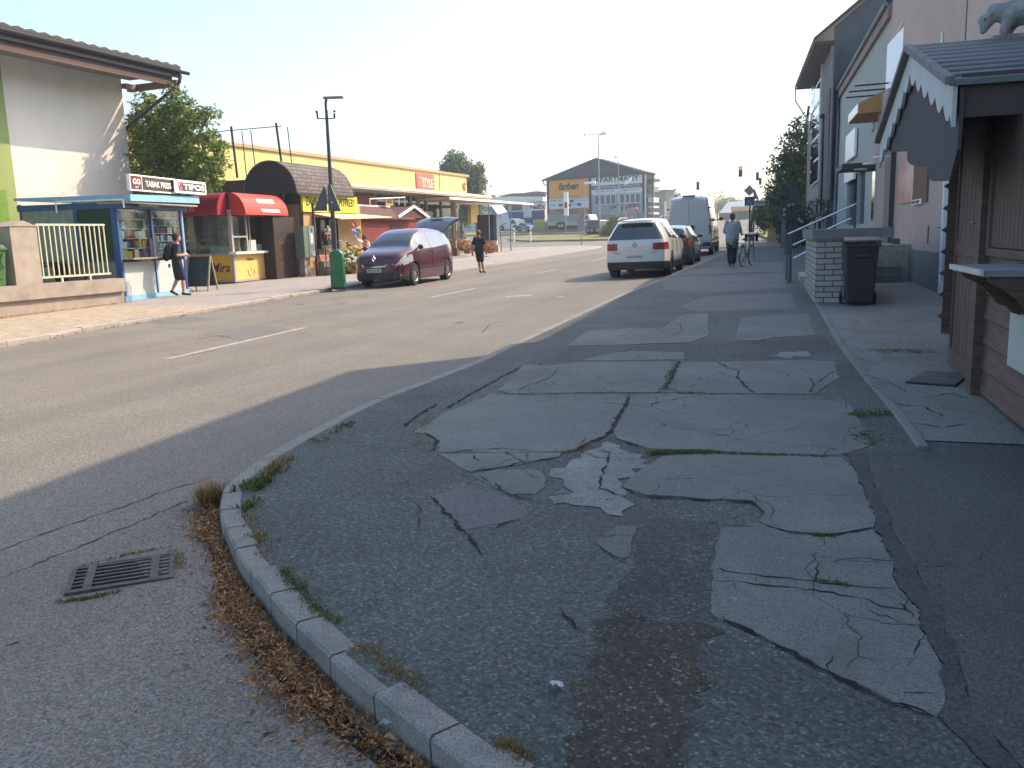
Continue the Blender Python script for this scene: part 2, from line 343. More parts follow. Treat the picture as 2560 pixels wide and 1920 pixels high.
A_STRIP=asphalt('repair_asphalt',(.050,.058,.055),(.080,.094,.088),(.22,.235,.22),.78,85,1.3,.8,patch=.25,wear=((.07,.062,.05),1.5,.5),hole=.5)
A_YARD=asphalt('yard_concrete',(.12,.125,.115),(.195,.20,.182),(.26,.26,.24),.35,130,.9,.45,patch=.2,wear=((.11,.115,.075),1.4,.5),crack=(3.2,.014,.5,.6))
A_LPAV=asphalt('left_pavement_asphalt',(.16,.15,.14),(.30,.28,.26),(.4,.38,.36),.3,110,.8,.4,patch=.12,wear=((.18,.17,.16),.8,.5))
PAV=brickmat('small_pavers','#b3a692','#9d917f','#6b6154',.2,.1,.008,.5,RAD(8),.5,axes='XY',var=.16)
CRACK=mt('crack_dirt','#15140f',.95,0,.3,30); KERBM=asphalt('kerb_concrete',(.15,.153,.142),(.235,.238,.222),(.32,.318,.29),.35,230,6,.45,patch=.12,wear=((.11,.11,.1),4,.5))
GRASSM=mt('verge_grass','#5d6a35',.95,0,.35,3,.8,40,col2='#8a8450')
def sheet(name,polys,off,mat,skirt=.0,parent=None,res=None):
    m=MB()
    for P in polys:
        n=len(P); vs=[(p[0],p[1],gz(p[0],p[1])+off) for p in P]
        if skirt:
            vs+=[(p[0],p[1],gz(p[0],p[1])+off-skirt) for p in P]
            m.add(vs,[tuple(range(n))]+[(i,(i+1)%n,(i+1)%n+n,i+n) for i in range(n)])
        else: m.add(vs,[tuple(range(n))])
    m.keep=not skirt
    o=m.build(name,mat,parent); 
    bm=bmesh.new(); bm.from_mesh(o.data); bmesh.ops.triangulate(bm,faces=bm.faces); 
    for f in bm.faces:
        if f.normal.z<-.3: f.normal_flip()
    bm.to_mesh(o.data); bm.free(); return o
def gridsheet(name,x0,x1,ys,off,mat,xs=None):
    m=MB(); m.keep=True; xs=xs or [x0,x1]
    for y0,y1 in zip(ys,ys[1:]):
        for a,b in zip(xs,xs[1:]): m.quad(*[(x,y,gz(x,y)+off) for x,y in ((a,y0),(b,y0),(b,y1),(a,y1))])
    return m.build(name,mat)
tag(gridsheet('ground',0,0,[-400,-40,0,60,90,116,190,400,1800],-.06,GRASSM,[-900,-60,0,25,900]),kind='structure')
tag(gridsheet('road',0,0,[-30,0,40,90,116,190],0.0,A_ROAD,[-60,0,25]),kind='structure')
# right-hand kerb line, road side top edge, from far to near
z1=zoom(0,1100,.4943); z2=zoom(600,1300,.37366); z3=zoom(1300,1300,.5696); z4=zoom(1000,750,.5877)
KH=.12
kp=[(-5.6,62),(-5.35,50)]+[G(*p,KH)[:2] for p in [(1560,548),(1417,606),(1330,640),(1110,740),(1000,790),(800,865),(680,925),(600,968),(545,1003)]]
kp+=[G(*z1(*p),KH)[:2] for p in [(1150,222),(1117,300),(1115,390),(1160,485),(1217,597),(1300,700)]]
kp+=[G(*z2(*p),KH)[:2] for p in [(130,405),(270,580),(470,780),(725,1025),(1080,1300),(1510,1640),(2060,2010)]]
kp+=[(1.2,.55),(2.6,-.6),(4,-2)]
kc=catmull(kp,8)
def resample(P,step):
    P=[np.array(p[:2],float) for p in P]; out=[P[0]]; acc=0; i=0; cur=P[0]
    for q in P[1:]:
        while np.hypot(*(q-cur))>step-acc:
            d=(q-cur)/np.hypot(*(q-cur)); cur=cur+d*(step-acc); out.append(cur); acc=0
        acc+=np.hypot(*(q-cur)); cur=q
    return out
kc=resample(kc,.05)
def offs(P,d):
    out=[]
    for i,p in enumerate(P):
        t=P[min(i+2,len(P)-1)]-P[max(i-2,0)]; t=t/np.hypot(*t); out.append(p+np.array([-t[1],t[0]])*d)
    return out
KW=.118
kin=offs(kc,KW)
def kerb(name,outer,inner,stones,h,mat,lip=.012,drop=.06,jit=.004):
    m=MB(); rnd=random.Random(3)
    i=0
    while i<len(outer)-2:
        y=outer[i][1]; n=int(stones(outer[i])/.05); j=min(i+n,len(outer)-1)
        dz=rnd.uniform(-jit,jit); g=.006 if True else 0
        idx=list(range(i,j+1)); k0=len(m.v); vs=[]
        for q,a in enumerate(idx):
            o,n2=outer[a].copy(),inner[a].copy()
            if q==0: d=(outer[a+1]-outer[a]); d=d/np.hypot(*d); o+=d*g; n2+=d*g
            if q==len(idx)-1: d=(outer[a]-outer[a-1]); d=d/np.hypot(*d); o-=d*g; n2-=d*g
            e=(n2-o)/np.hypot(*(n2-o)); z=gz(*o)+h+dz
            oz=o+e*lip
            vs+=[(o[0],o[1],gz(*o)-drop),(o[0],o[1],z-lip),(oz[0],oz[1],z),(n2[0]-e[0]*.005,n2[1]-e[1]*.005,z),(n2[0],n2[1],z-.006),(n2[0],n2[1],gz(*o)-drop)]
        fs=[]
        for q in range(len(idx)-1):
            for r in range(5): fs.append((q*6+r,q*6+r+1,(q+1)*6+r+1,(q+1)*6+r))
        fs.append((0,5,4,3,2,1)); L=(len(idx)-1)*6; fs.append((L,L+1,L+2,L+3,L+4,L+5)); m.add(vs,fs); i=j
    return m.build(name,mat)
ko=kerb('kerb',kc,kin,lambda p:.36 if p[1]<4.6 else 1.0,KH,KERBM); tag(ko,kind='structure')
# right pavement: strips from the kerb's inner edge to far right
m=MB(); m.keep=True
kk=offs(kc,KW*.5)[::3]
for a,b in zip(kk,kk[1:]):
    for X0,X1 in ((None,3.2),(3.2,25),):
        pa=(a[0] if X0 is None else max(X0,a[0]),a[1]); pb=(b[0] if X0 is None else max(X0,b[0]),b[1])
        if X1<=pa[0]: continue
        m.quad(*[(x,y,gz(x,y)+KH-.004) for x,y in (pa,(X1,a[1]),(X1,b[1]),pb)])
tag(m.build('right_pavement',A_ROUGH),kind='structure')
def jag(P,amp=.012,step=.09,seed=1):
    """ragged outline"""
    rnd=random.Random(seed); out=[]; n=len(P)
    for i in range(n):
        a=np.array(P[i][:2]); b=np.array(P[(i+1)%n][:2]); L=np.hypot(*(b-a)); k=max(1,int(L/step)); d=(b-a)/max(L,1e-6); nn=np.array([-d[1],d[0]])
        for j in range(k): out.append(a+(b-a)*(j/k)+nn*(rnd.gauss(0,amp) if j else 0)+d*0)
    return out
def gp(L,z): return [G(*z(*p),KH)[:2] for p in L]
ident=lambda a,b:(a,b)
slabs=[
 (z4,[(60,560),(190,478),(390,398),(480,404),(700,398),(962,396),(972,404),(935,480),(905,545),(868,580),(790,610),(740,638),(600,645),(400,648),(160,645),(168,600),(130,572)],.004),
 (z4,[(985,402),(1110,398),(1320,402),(1500,402),(1750,405),(1870,415),(1920,450),(1960,520),(1985,590),(1990,622),(1880,655),(1600,652),(1300,638),(1060,630),(985,605),(925,588),(910,570),(940,500)],.006),
 (z4,[(420,384),(525,275),(650,278),(760,264),(1150,260),(1162,270),(1140,330),(1105,392),(960,392),(700,394),(480,398)],.005),
 (z4,[(1188,264),(1400,262),(1700,256),(1850,262),(1872,330),(1760,400),(1500,398),(1120,392),(1165,330)],.007),
 (z4,[(770,258),(850,235),(990,217),(1205,222),(1212,252),(1000,256)],.004),
 (z4,[(705,195),(800,130),(900,122),(1120,118),(1200,62),(1310,55),(1310,150),(1240,180),(1000,188)],.006),
 (z4,[(1425,172),(1450,75),(1600,62),(1740,60),(1770,150),(1600,158),(1520,172)],.005),
 (z4,[(945,795),(1000,740),(1080,690),(1120,665),(1300,655),(1600,666),(1880,672),(1945,735),(1975,830),(2022,930),(2015,968),(1900,988),(1800,998),(1640,982),(1560,958),(1530,945),(1552,905),(1500,855),(1300,848),(1040,828)],.010),
 (z4,[(310,742),(420,722),(560,720),(600,728),(622,765),(575,825),(470,828),(380,782)],.006),
 (z4,[(158,655),(430,652),(690,650),(670,668),(500,700),(300,732)],.005),
 (z4,[(835,1035),(880,988),(930,960),(1003,962),(1003,990),(978,1092),(940,1098),(870,1060)],.005),
 (z3,[(882,34),(1048,10),(1100,30),(1200,55),(1380,70),(1540,42),(1562,60),(1640,190),(1660,300),(1756,400),(1750,468),(1830,600),(1868,752),(1868,800),(1832,862),(1640,800),(1370,670),(1150,560),(1000,480),(845,418),(850,250),(862,150)],.007),
]
farp=[[(1525,640),(1705,632),(1728,665),(1500,672),(1470,660)],[(1420,600),(1690,590),(1700,622),(1520,632),(1440,625)],[(1560,572),(1690,565),(1692,585),(1440,595)]]
so_=MB()
for k,(z,P,o) in enumerate(slabs):
    Q=jag(jag(gp(P,z),.009,.10,k),.0035,.02,k+50); n=len(Q); h=KH-.001+k*.00025+(.003 if k==7 else 0)
    so_.add([(p[0],p[1],gz(*p)+h) for p in Q]+[(p[0],p[1],gz(*p)+h-.012) for p in Q],[tuple(range(n))]+[(i,(i+1)%n,(i+1)%n+n,i+n) for i in range(n)])
o=so_.build('pavement_slabs',A_SLAB); tag(o,kind='structure')
sheet('pavement_pale_patch',[jag(gp(P,z4),.03,.06,i) for i,P in enumerate([[(640,730),(720,690),(800,640),(880,602),(905,610),(960,640),(1055,682),(1000,735),(945,780),(960,808),(850,880),(740,872),(650,868),(710,800),(690,760)],[(850,880),(950,840),(1000,870),(950,920),(880,910)],[(1590,240),(1620,222),(1740,215),(1755,238),(1640,248)]])],KH+.0002,A_PALE); tag(bpy.data.objects['pavement_pale_patch'],kind='structure')
sheet('pavement_medium_patch',[jag(gp(P,z4),.015,.06,i+5) for i,P in enumerate([[(135,832),(250,792),(430,812),(470,850),(540,900),(528,925),(285,975),(190,900)]])]+[jag(gp(P,ident),.02,.15,30+i) for i,P in enumerate(farp)],KH-.0026,asphalt('medium_asphalt',(.09,.095,.095),(.135,.142,.14),(.2,.205,.2),.5,150,1.2,.4,patch=.14)); tag(bpy.data.objects['pavement_medium_patch'],kind='structure')
sheet('pavement_dirt_patch',[jag(gp([(330,520),(420,385),(560,440),(800,445),(785,560),(775,640),(765,900),(722,1088),(600,1180),(180,1120),(205,850),(290,640)],z3),.05,.06,3)],KH-.0022,A_DIRT); tag(bpy.data.objects['pavement_dirt_patch'],kind='structure')
sheet('pavement_rough_strip',[jag(gp([(740,200),(1000,192),(1240,182),(1420,178),(1600,170),(1800,150),(1860,215),(1720,212),(1600,225),(1400,258),(1205,255),(1200,220),(1000,212),(850,232),(760,258),(520,272),(640,240)],z4),.02,.12,4)],KH-.0034,A_STRIP); tag(bpy.data.objects['pavement_rough_strip'],kind='structure')
sheet('pavement_repair_strip',[jag(gp([(520,40),(600,-10),(870,0),(860,150),(850,420),(800,445),(785,620),(735,1088),(600,1180),(160,1120),(200,850),(290,620),(430,270),(510,200)],z3),.02,.07,13)],KH-.0030,A_STRIP); tag(bpy.data.objects['pavement_repair_strip'],kind='structure')
# fresh asphalt at the lower right, with its bitumen seam
seam=gp([(1828,975),(1845,1010)],ident)+gp([(1990,735),(1975,830),(2022,925),(2020,975)],z4)[:0]
edge=[G(*p,KH)[:2] for p in [(1822,978)]]+gp([(1945,735),(1978,830),(2025,930),(2020,985),(2090,1080)],z4)+gp([(1640,190),(1662,300),(1758,400),(1752,470),(1832,600),(1870,752),(1870,800),(1834,862),(1900,930),(2060,1090),(2150,1200)],z3)
inner=[G(*p,KH)[:2] for p in [(1868,978)]]+gp([(2005,740),(2035,830),(2085,920),(2095,985),(2160,1080)],z4)+gp([(1740,215),(1790,320),(1850,380),(1860,470),(1920,600),(1960,720),(1975,800),(2000,870),(2070,940),(2180,1060),(2290,1190)],z3)
far=[G(2400,975,KH)[:2],(4.5,1.2)]
sheet('pavement_fresh_asphalt',[inner+far[::-1]],KH+.003,A_DARK); tag(bpy.data.objects['pavement_fresh_asphalt'],kind='structure')
sheet('pavement_bitumen_seam',[jag(edge+inner[::-1],.008,.05,8)],KH+.0045,A_SEAM); tag(bpy.data.objects['pavement_bitumen_seam'],kind='structure')
# thin inner kerb towards the kiosk yard
ik=catmull([G(*p,KH)[:2] for p in [(1722,596),(1760,655),(1800,730),(1850,800),(1900,860),(1950,925),(1985,975)]],6)
ik=resample(ik,.05); m=kerb('yard_kerb',[p for p in ik],offs(ik,.07),lambda p:1.0,KH+.022,A_YARD,.008); tag(m,kind='structure')
yk=offs(ik,.07)
m=MB(); m.keep=True
for a,b in zip(yk[::6],yk[6::6]): m.quad(*[(x,y,gz(x,y)+KH+.003) for x,y in ((a[0],a[1]),(9,a[1]),(9,b[1]),(b[0],b[1]))])
tag(m.build('kiosk_yard',A_YARD),kind='structure')
# cracks
def ribbon(m,P,wd,off,seed=0,jit=.012):
    rnd=random.Random(seed); P=resample([np.array(p) for p in P],.035); n=len(P)
    if n<3: return
    Q=[p+np.array([rnd.gauss(0,jit),rnd.gauss(0,jit)])*(.6) for p in P]; k=len(m.v); ph=rnd.random()*9
    for i,q in enumerate(Q):
        t=P[min(i+1,n-1)]-P[max(i-1,0)]; t=t/max(1e-6,np.hypot(*t)); nn=np.array([-t[1],t[0]]); e=min(1,min(i,n-1-i)/4+.15); ww=wd*e*(.55+.45*math.sin(i*.9+ph)+rnd.random()*.5)
        for sg in (-1,1): x,y=q+nn*sg*ww*.5; m.v.append((x,y,gz(x,y)+off))
    for i in range(n-1): m.f.append((k+2*i,k+2*i+1,k+2*i+3,k+2*i+2))
cr=MB(); cr.keep=True
C4=[([(975,405),(965,440),(930,490),(905,545),(870,580),(800,608),(745,638),(680,652)],.05),([(905,585),(950,600),(1020,625),(1060,632)],.04),([(400,395),(560,405),(760,395),(960,397),(1100,394),(1320,402),(1480,400),(1700,404),(1850,408)],.025),
 ([(1190,258),(1160,320),(1130,380)],.05),([(1345,262),(1400,290),(1440,300),(1435,330),(1460,360),(1510,398)],.03),([(1440,300),(1480,278)],.015),([(970,450),(1090,440),(1180,420),(1310,402)],.018),([(680,285),(640,330),(560,360),(500,382),(410,395)],.02),
 ([(160,648),(320,640),(440,632),(600,645)],.02),([(300,655),(350,700)],.02),([(440,640),(480,668),(560,700)],.015),([(540,650),(545,690)],.015),([(280,730),(420,715),(520,690),(690,668)],.02),
 ([(50,562),(110,565),(160,600),(140,640),(80,640)],.03),([(135,832),(190,900),(240,950),(320,1040),(360,1090)],.03),([(285,975),(400,965),(530,925)],.02),
 ([(845,640),(890,650),(880,700),(850,760),(850,800),(940,835),(1030,840)],.025),([(1530,945),(1600,975),(1750,1000),(1830,1000),(1940,985),(2010,970)],.018),
 ([(1380,965),(1520,962)],.012),([(1745,330),(1760,360),(1740,400)],.02),([(1850,300),(1760,360)],.015),([(940,155),(1000,125),(1190,100),(1200,130),(1160,150),(1000,148),(900,152)],.02),([(720,185),(850,180),(1000,188),(1230,182)],.025),([(1430,165),(1520,180),(1600,158),(1700,160)],.02),
 ([(500,380),(640,385)],.01),([(990,222),(1030,250)],.015),([(940,800),(1035,835),(1300,852),(1500,860),(1555,910)],.035),([(1640,860),(1780,900),(1800,888)],.008),([(330,745),(470,830),(620,870)],.02),([(590,265),(600,285)],.02),([(700,315),(740,330)],.012),
 ([(160,440),(60,500),(10,545)],.05),([(520,280),(400,345),(300,400),(180,470)],.04)]
C3=[([(1110,35),(1200,60),(1330,75),(1420,65),(1545,40)],.02),([(860,215),(900,225),(1000,245),(1200,262),(1400,285),(1540,300),(1660,300)],.018),([(860,240),(905,225),(860,190)],.012),([(845,265),(940,272),(1080,290),(1300,310),(1450,335),(1620,390),(1750,405)],.018),
 ([(1290,140),(1300,200),(1310,310)],.012),([(1620,390),(1680,370),(1740,450)],.014),([(1480,370),(1600,430),(1750,465)],.01),([(1640,310),(1680,340),(1700,420)],.012),([(1770,500),(1720,600),(1690,650)],.010),([(1375,600),(1365,665)],.018),
 ([(1440,705),(1470,715),(1460,700),(1520,697)],.014),([(1650,800),(1700,765),(1860,762)],.012),([(1110,70),(1180,85)],.008),([(1200,60),(1240,95)],.01),([(1040,250),(1035,290)],.01),([(1080,255),(1095,285)],.01),([(930,265),(980,340)],.009),([(1210,265),(1215,300)],.01),([(850,300),(900,300),(940,270)],.01),
 ([(150,365),(200,420),(270,490),(320,492)],.02),([(430,420),(500,425),(600,445)],.014),([(345,115),(480,205)],.015),([(1340,85),(1340,140)],.009),([(900,780),(925,820)],.015),([(850,420),(1000,485),(1150,565),(1370,675),(1640,805),(1840,870)],.03),([(1050,10),(1110,35)],.02),([(885,32),(1040,30)],.012),([(1420,70),(1480,80)],.008),([(1200,300),(1260,330)],.006),([(930,120),(945,135)],.012)]
for i,(P,wd) in enumerate(C4): ribbon(cr,gp(P,z4),wd*.62,KH+.0036,i)
for i,(P,wd) in enumerate(C3): ribbon(cr,gp(P,z3),wd*.62,KH+.0036,100+i)
for i,P in enumerate([[(1775,740),(1850,735),(1925,748)],[(1790,790),(1870,800)],[(1850,810),(1920,825),(1960,850)],[(1900,870),(2000,880),(2040,905)],[(1990,860),(2060,850),(2100,870)],[(1930,905),(2030,925),(2100,915)],[(1840,770),(1900,790)],[(2050,700),(1990,690),(1900,700)]]):
    ribbon(cr,gp(P,ident),.012,KH+.006,300+i,.02)
rr=random.Random(55)
for i in range(26):   # hair cracks here and there in the slabs
    x0=rr.uniform(-2.8,.2); y0=rr.uniform(3,12); a=rr.uniform(0,6.28); P=[(x0,y0)]
    for k in range(rr.randint(3,8)): a+=rr.gauss(0,.5); P.append((P[-1][0]+math.cos(a)*.12,P[-1][1]+math.sin(a)*.12))
    ribbon(cr,P,.006,KH+.0036,400+i,.01)
tag(cr.build('pavement_cracks',CRACK),kind='structure')
# road cracks and stains
rc=MB(); rc.keep=True
for i,(P,wd) in enumerate([([(0,1190),(130,1140),(280,1090),(360,1060),(470,1030)],.012),([(360,765),(420,766),(480,755)],.03),([(300,705),(420,712),(560,715),(680,722)],.02),([(560,702),(780,662),(930,637)],.015),([(1090,680),(1140,670)],.02),([(0,1400),(60,1385)],.02)]):
    ribbon(rc,[G(*p,0)[:2] for p in P],wd,.003,500+i,.015)
for i,(P,wd) in enumerate([([(0,1250),(200,1170),(420,1075)],.012),([(420,735),(470,725),(500,730)],.05),([(1040,720),(1060,700),(1100,690)],.02),([(140,905),(420,830),(700,760),(900,716)],.006)]): ribbon(rc,[G(*p,0)[:2] for p in P],wd,.003,540+i,.02)
tag(rc.build('road_cracks',mt('road_crack','#3a3733',.95)),kind='structure')
RT=asphalt('road_wheel_track',(.085,.085,.083),(.15,.147,.14),(.26,.25,.235),.5,120,.5,.4,patch=.14)
def lane(xo,w,y0,y1,seed):
    P=[(xo-.06*(y-8),y) for y in np.arange(y0,y1,.5)]; rr=random.Random(seed)
    L=[(x-w/2+rr.gauss(0,.02),y) for x,y in P]; R2=[(x+w/2+rr.gauss(0,.02),y) for x,y in P]; return L+R2[::-1]
q=[G(*p)[:2] for p in ((440,722),(560,700),(640,712),(520,738))]
sheet('road_patch',[jag(q,.03,.12,2),jag([G(*p)[:2] for p in ((300,692),(420,684),(470,690),(350,702))],.03,.12,5)],.0015,RT); tag(bpy.data.objects['road_patch'],kind='structure')
OIL=mt('oil_stain','#3b3936',.6,0,.3,6); m=MB(); m.keep=True
rr=random.Random(9)
for k in range(16):
    x,y=rr.choice([-7.2,-8.4,-11.5,-12.6])+rr.gauss(0,.25),rr.uniform(5,30); r=rr.uniform(.03,.12); m.add([(x+r*(1+.3*rr.random())*math.cos(a)*.7,y+r*(1+.3*rr.random())*math.sin(a)*1.4,gz(x,y)+.002) for a in [2*math.pi*j/12 for j in range(12)]],[tuple(range(12))])
tag(m.build('oil_stains',OIL),kind='structure')
# lane dashes and worn white marks
MARK=mt('worn_road_paint','#b9b3a6',.8,0,.35,9,col2='#847d72'); m=MB()
def strip(m,a,b,wd,off=.004):
    a,b=np.array(a[:2]),np.array(b[:2]); t=(b-a)/np.hypot(*(b-a)); n=np.array([-t[1],t[0]])*wd/2; k=max(2,int(np.hypot(*(b-a))/.15)); rnd=random.Random(int(a[0]*9)); P=[]
    L=[];Rr=[]
    for i in range(k+1):
        q=a+(b-a)*i/k; L.append(q+n*(1+rnd.uniform(-.12,.08))); Rr.append(q-n*(1+rnd.uniform(-.12,.08)))
    for i in range(k): m.quad(*[(x,y,gz(x,y)+off) for x,y in (Rr[i],Rr[i+1],L[i+1],L[i])])
m.keep=True
for a,b in [((360,776),(657,708)),((930,643),(1027,623)),((1155,591),(1205,582)),((1278,565),(1309,556.5)),((1345,548),(1368,543))]: strip(m,G(*a),G(*b),.12)
for a,b in [((1092,641),(1150,638)),((1205,642),(1215,641))]: strip(m,G(*a),G(*b),.22)
tag(m.build('road_markings',MARK),kind='structure')
# left kerb and pavement
lk=[(-13.2,-8),(-13.5,2),(-13.75,8)]+[G(*p,0)[:2] for p in [(62,741.6),(160,722),(290,700),(412,680.5),(600,647)]]+[(-14.85,23.5),G(974,588)[:2],G(1210,550.5)[:2],G(1290,537)[:2]]
lk+=[(lk[-1][0]-1.5,lk[-1][1]+5),(lk[-1][0]-7,lk[-1][1]+9),(-40,lk[-1][1]+10),(-58,lk[-1][1]+10.5)]
lkc=resample(catmull(lk,6),.05)
lki=offs(lkc,.13)
LH=.10
tag(kerb('left_kerb',lkc[::-1],lki[::-1],lambda p:1.0,LH,asphalt('left_kerb_stone',(.2,.18,.16),(.34,.31,.28),(.42,.4,.37),.35,150,3,.4,patch=.15),.02,jit=.012),kind='structure')
m=MB(); m.keep=True; m2=MB(); m2.keep=True
LL=lki[::8]
for a,b in zip(LL,LL[1:]):
    if b[1]>a[1]:
        t=m2 if a[1]<17.5 else m
        t.quad(*[(x,y,gz(x,y)+LH-.004) for x,y in ((-60,a[1]),(a[0],a[1]),(b[0],b[1]),(-60,b[1]))])
tag(m.build('left_pavement',A_LPAV),kind='structure'); tag(m2.build('left_paver_pavement',PAV),kind='structure')
# pale raised edge of the shop forecourt
m=MB(); fe=resample([np.array(G(*p,LH)[:2]) for p in [(905,574),(974,564.6),(1080,550),(1200,533.4)]],.05); tag(kerb('forecourt_edge',fe,offs(fe,.14),lambda p:1.0,LH+.02,CONC),kind='structure')
# far verges
def verge(name,px,off=.16,mat=GRASSM):
    o=sheet(name,[[Gf(*p,off)[:2] for p in px]],off,mat,.2); tag(o,kind='structure')
verge('grass_verge',[(1000,503),(1066,501.5),(1245,498),(1300,497),(1300,500.5),(1250,502.5),(1066,507),(1000,508)])
verge('grass_island',[(1098,514.5),(1160,511.5),(1250,510.5),(1297,506),(1400,505),(1500,506),(1500,513),(1400,514),(1210,518),(1140,519.5),(1100,517)])
verge('right_grass_verge',[(1636,497),(1660,494),(1700,492),(1745,492),(1760,510),(1700,512),(1655,512),(1640,506)],.2)
sheet('far_plaza',[[Gf(*p,.13)[:2] for p in [(1620,478),(1650,476),(1670,480),(1645,492),(1615,494)]]],.13,A_LPAV); tag(bpy.data.objects['far_plaza'],kind='structure')
# ---------------------------------------------------------------- drain grate in the road
gc=[G(*z1(*p),.0)[:2] for p in [(340,790),(900,695),(865,575),(365,655)]]
gx=(np.array(gc[1])-np.array(gc[0])+np.array(gc[2])-np.array(gc[3]))/2; gy=(np.array(gc[3])-np.array(gc[0])+np.array(gc[2])-np.array(gc[1]))/2
gcen=sum(np.array(p) for p in gc)/4; ga=math.atan2(gx[1],gx[0]); gw,gh=np.hypot(*gx)/2,np.hypot(*gy)/2
t=thing('drain_grate','rusty cast iron gully grate with long slots in the road beside the curved kerb','drain grate',(gcen[0],gcen[1],gz(*gcen)),ga)
IRON=mt('cast_iron','#6b6462',.6,.35,.3,25,.3,120,col2='#4a4340')
f=MB(); fw=.022; zt=.012
for x0,x1,y0,y1 in ((-gw,gw,-gh,-gh+fw),(-gw,gw,gh-fw,gh),(-gw,-gw+fw,-gh+fw,gh-fw),(gw-fw,gw,-gh+fw,gh-fw)): f.box(x0,x1,y0,y1,-.02,zt)
f.build('frame',IRON,t)
f=MB(); nb=7; 
for i in range(nb):
    y=-gh+fw+.012+(2*gh-2*fw-.024)*i/(nb-1); f.box(-gw+fw,gw-fw,y-.009,y+.009,-.015,zt-.002+(i%2)*.0004)
f.build('bars',IRON,t)
f=MB()
for x in (-gw*.62,gw*.62): f.box(x-.02,x+.02,-gh+fw,gh-fw,-.014,zt+.001)
f.build('cross_bars',IRON,t)
f=MB().box(-gw+.004,gw-.004,-gh+.004,gh-.004,-.03,.0015); f.build('pit',mt('pit_dark','#060606',1),t)
rnd=random.Random(11)
# ---------------------------------------------------------------- leaf litter along the kerb
LITTER=leafmat('dead_leaves','#4a3222','#c3935c',.15)
litt=MB(); litt.keep=True; dirtm=MB(); dirtm.keep=True
path=[G(*z1(*p),0)[:2] for p in [(1062,300),(1070,370),(1085,450),(1120,560),(1140,640),(1180,760),(1225,860),(1290,960),(1360,1060)]]+[G(*z2(*p),0)[:2] for p in [(150,830),(370,1050),(600,1260),(850,1460),(1120,1650),(1400,1830)]]
path=resample(catmull(path,6),.01)
kca=np.array(kc)
def leaf(m,x,y,z,L,wd,a,p,q):
    d=Vector((math.cos(a)*math.cos(p),math.sin(a)*math.cos(p),math.sin(p))); sd=Vector((-math.sin(a)*math.cos(q),math.cos(a)*math.cos(q),math.sin(q))); up=d.cross(sd)
    c=Vector((x,y,z)); bend=rnd.uniform(-.3,.5)*L
    P=[c-d*L/2,c-d*L*.15+sd*wd/2+up*bend*.3,c+d*L/2+up*bend*.4,c-d*L*.15-sd*wd/2+up*bend*.3]
    m.add(P,[(0,1,2),(0,2,3)])
PP=[p for p in path if p[1]<4.1][::6]; sheet('gutter_dirt',[jag(offs(PP,.02)+offs(PP,-.06)[::-1],.008,.04,3)],.0015,mt('gutter_dirt','#2c221a',.95,0,.4,14)); tag(bpy.data.objects['gutter_dirt'],kind='structure')
for i in range(24000):
    k=rnd.randrange(2,len(path)-2); t=path[k+2]-path[k-2]; t=t/np.hypot(*t); n=np.array([-t[1],t[0]])
    wv=.075+.03*math.sin(k*.03)+(.02 if k>len(path)*.4 else 0)
    q=path[k]+n*rnd.gauss(-.008,wv*(.45+.35*abs(math.sin(k*.021+1))))
    if rnd.random()<.35*(1+math.sin(k*.06)): continue
    if q[1]>4.12: continue
    h=.045*math.exp(-((np.hypot(*(q-path[k]))/wv)**2))
    L=rnd.choice([rnd.uniform(.006,.015),rnd.uniform(.01,.028),rnd.uniform(.02,.045)]); leaf(litt,q[0],q[1],gz(*q)+.004+rnd.random()*h,L,L*rnd.uniform(.14,.38),rnd.uniform(0,6.28),rnd.gauss(0,.5),rnd.gauss(0,.6))
for i in range(260):
    k=rnd.randrange(2,len(path)-2); q=path[k]+np.array([rnd.gauss(-.1,.16),rnd.gauss(-.1,.16)]); L=rnd.uniform(.015,.035)
    if np.min(np.hypot(kca[:,0]-q[0],kca[:,1]-q[1]))<.13: continue
    leaf(litt,q[0],q[1],gz(*q)+.006,L,L*.35,rnd.uniform(0,6.28),rnd.gauss(0,.2),rnd.gauss(0,.2))
for i in range(90):
    q=(rnd.uniform(-2.4,.6),rnd.uniform(1.9,6)); L=rnd.uniform(.012,.035)
    if q[1]<2.75 and q[0]<-1.2: continue
    leaf(litt,q[0],q[1],gz(*q)+KH+.02,L,L*.35,rnd.uniform(0,6.28),rnd.gauss(0,.15),rnd.gauss(0,.15))
tag(litt.build('dead_leaves',LITTER),'drift of dry brown leaves in the gutter along the curved kerb','leaves',kind='stuff')
# leaves and dust along the left kerb and the low wall
m=MB(); m.keep=True
for i in range(2600):
    k=rnd.randrange(1,len(lkc)-1); p=lkc[k]
    if not 8<p[1]<22: continue
    q=(p[0]+abs(rnd.gauss(0,.05))+.01,p[1]); L=rnd.uniform(.03,.07); leaf(m,q[0],q[1],gz(*q)+.01+rnd.random()*.03,L,L*.45,rnd.uniform(0,6.28),rnd.gauss(0,.4),rnd.gauss(0,.4))
for i in range(700):
    y=rnd.uniform(12,18.6); q=(-18.66+abs(rnd.gauss(0,.04)),y); L=rnd.uniform(.03,.06); leaf(m,q[0],q[1],gz(*q)+LH+.01+rnd.random()*.03,L,L*.45,rnd.uniform(0,6.28),rnd.gauss(0,.4),rnd.gauss(0,.4))
tag(m.build('dry_leaves',leafmat('dry_leaves_far','#5a3318','#a06a38',.1)),'dry leaves blown against the far kerb and low wall','leaves',kind='stuff')
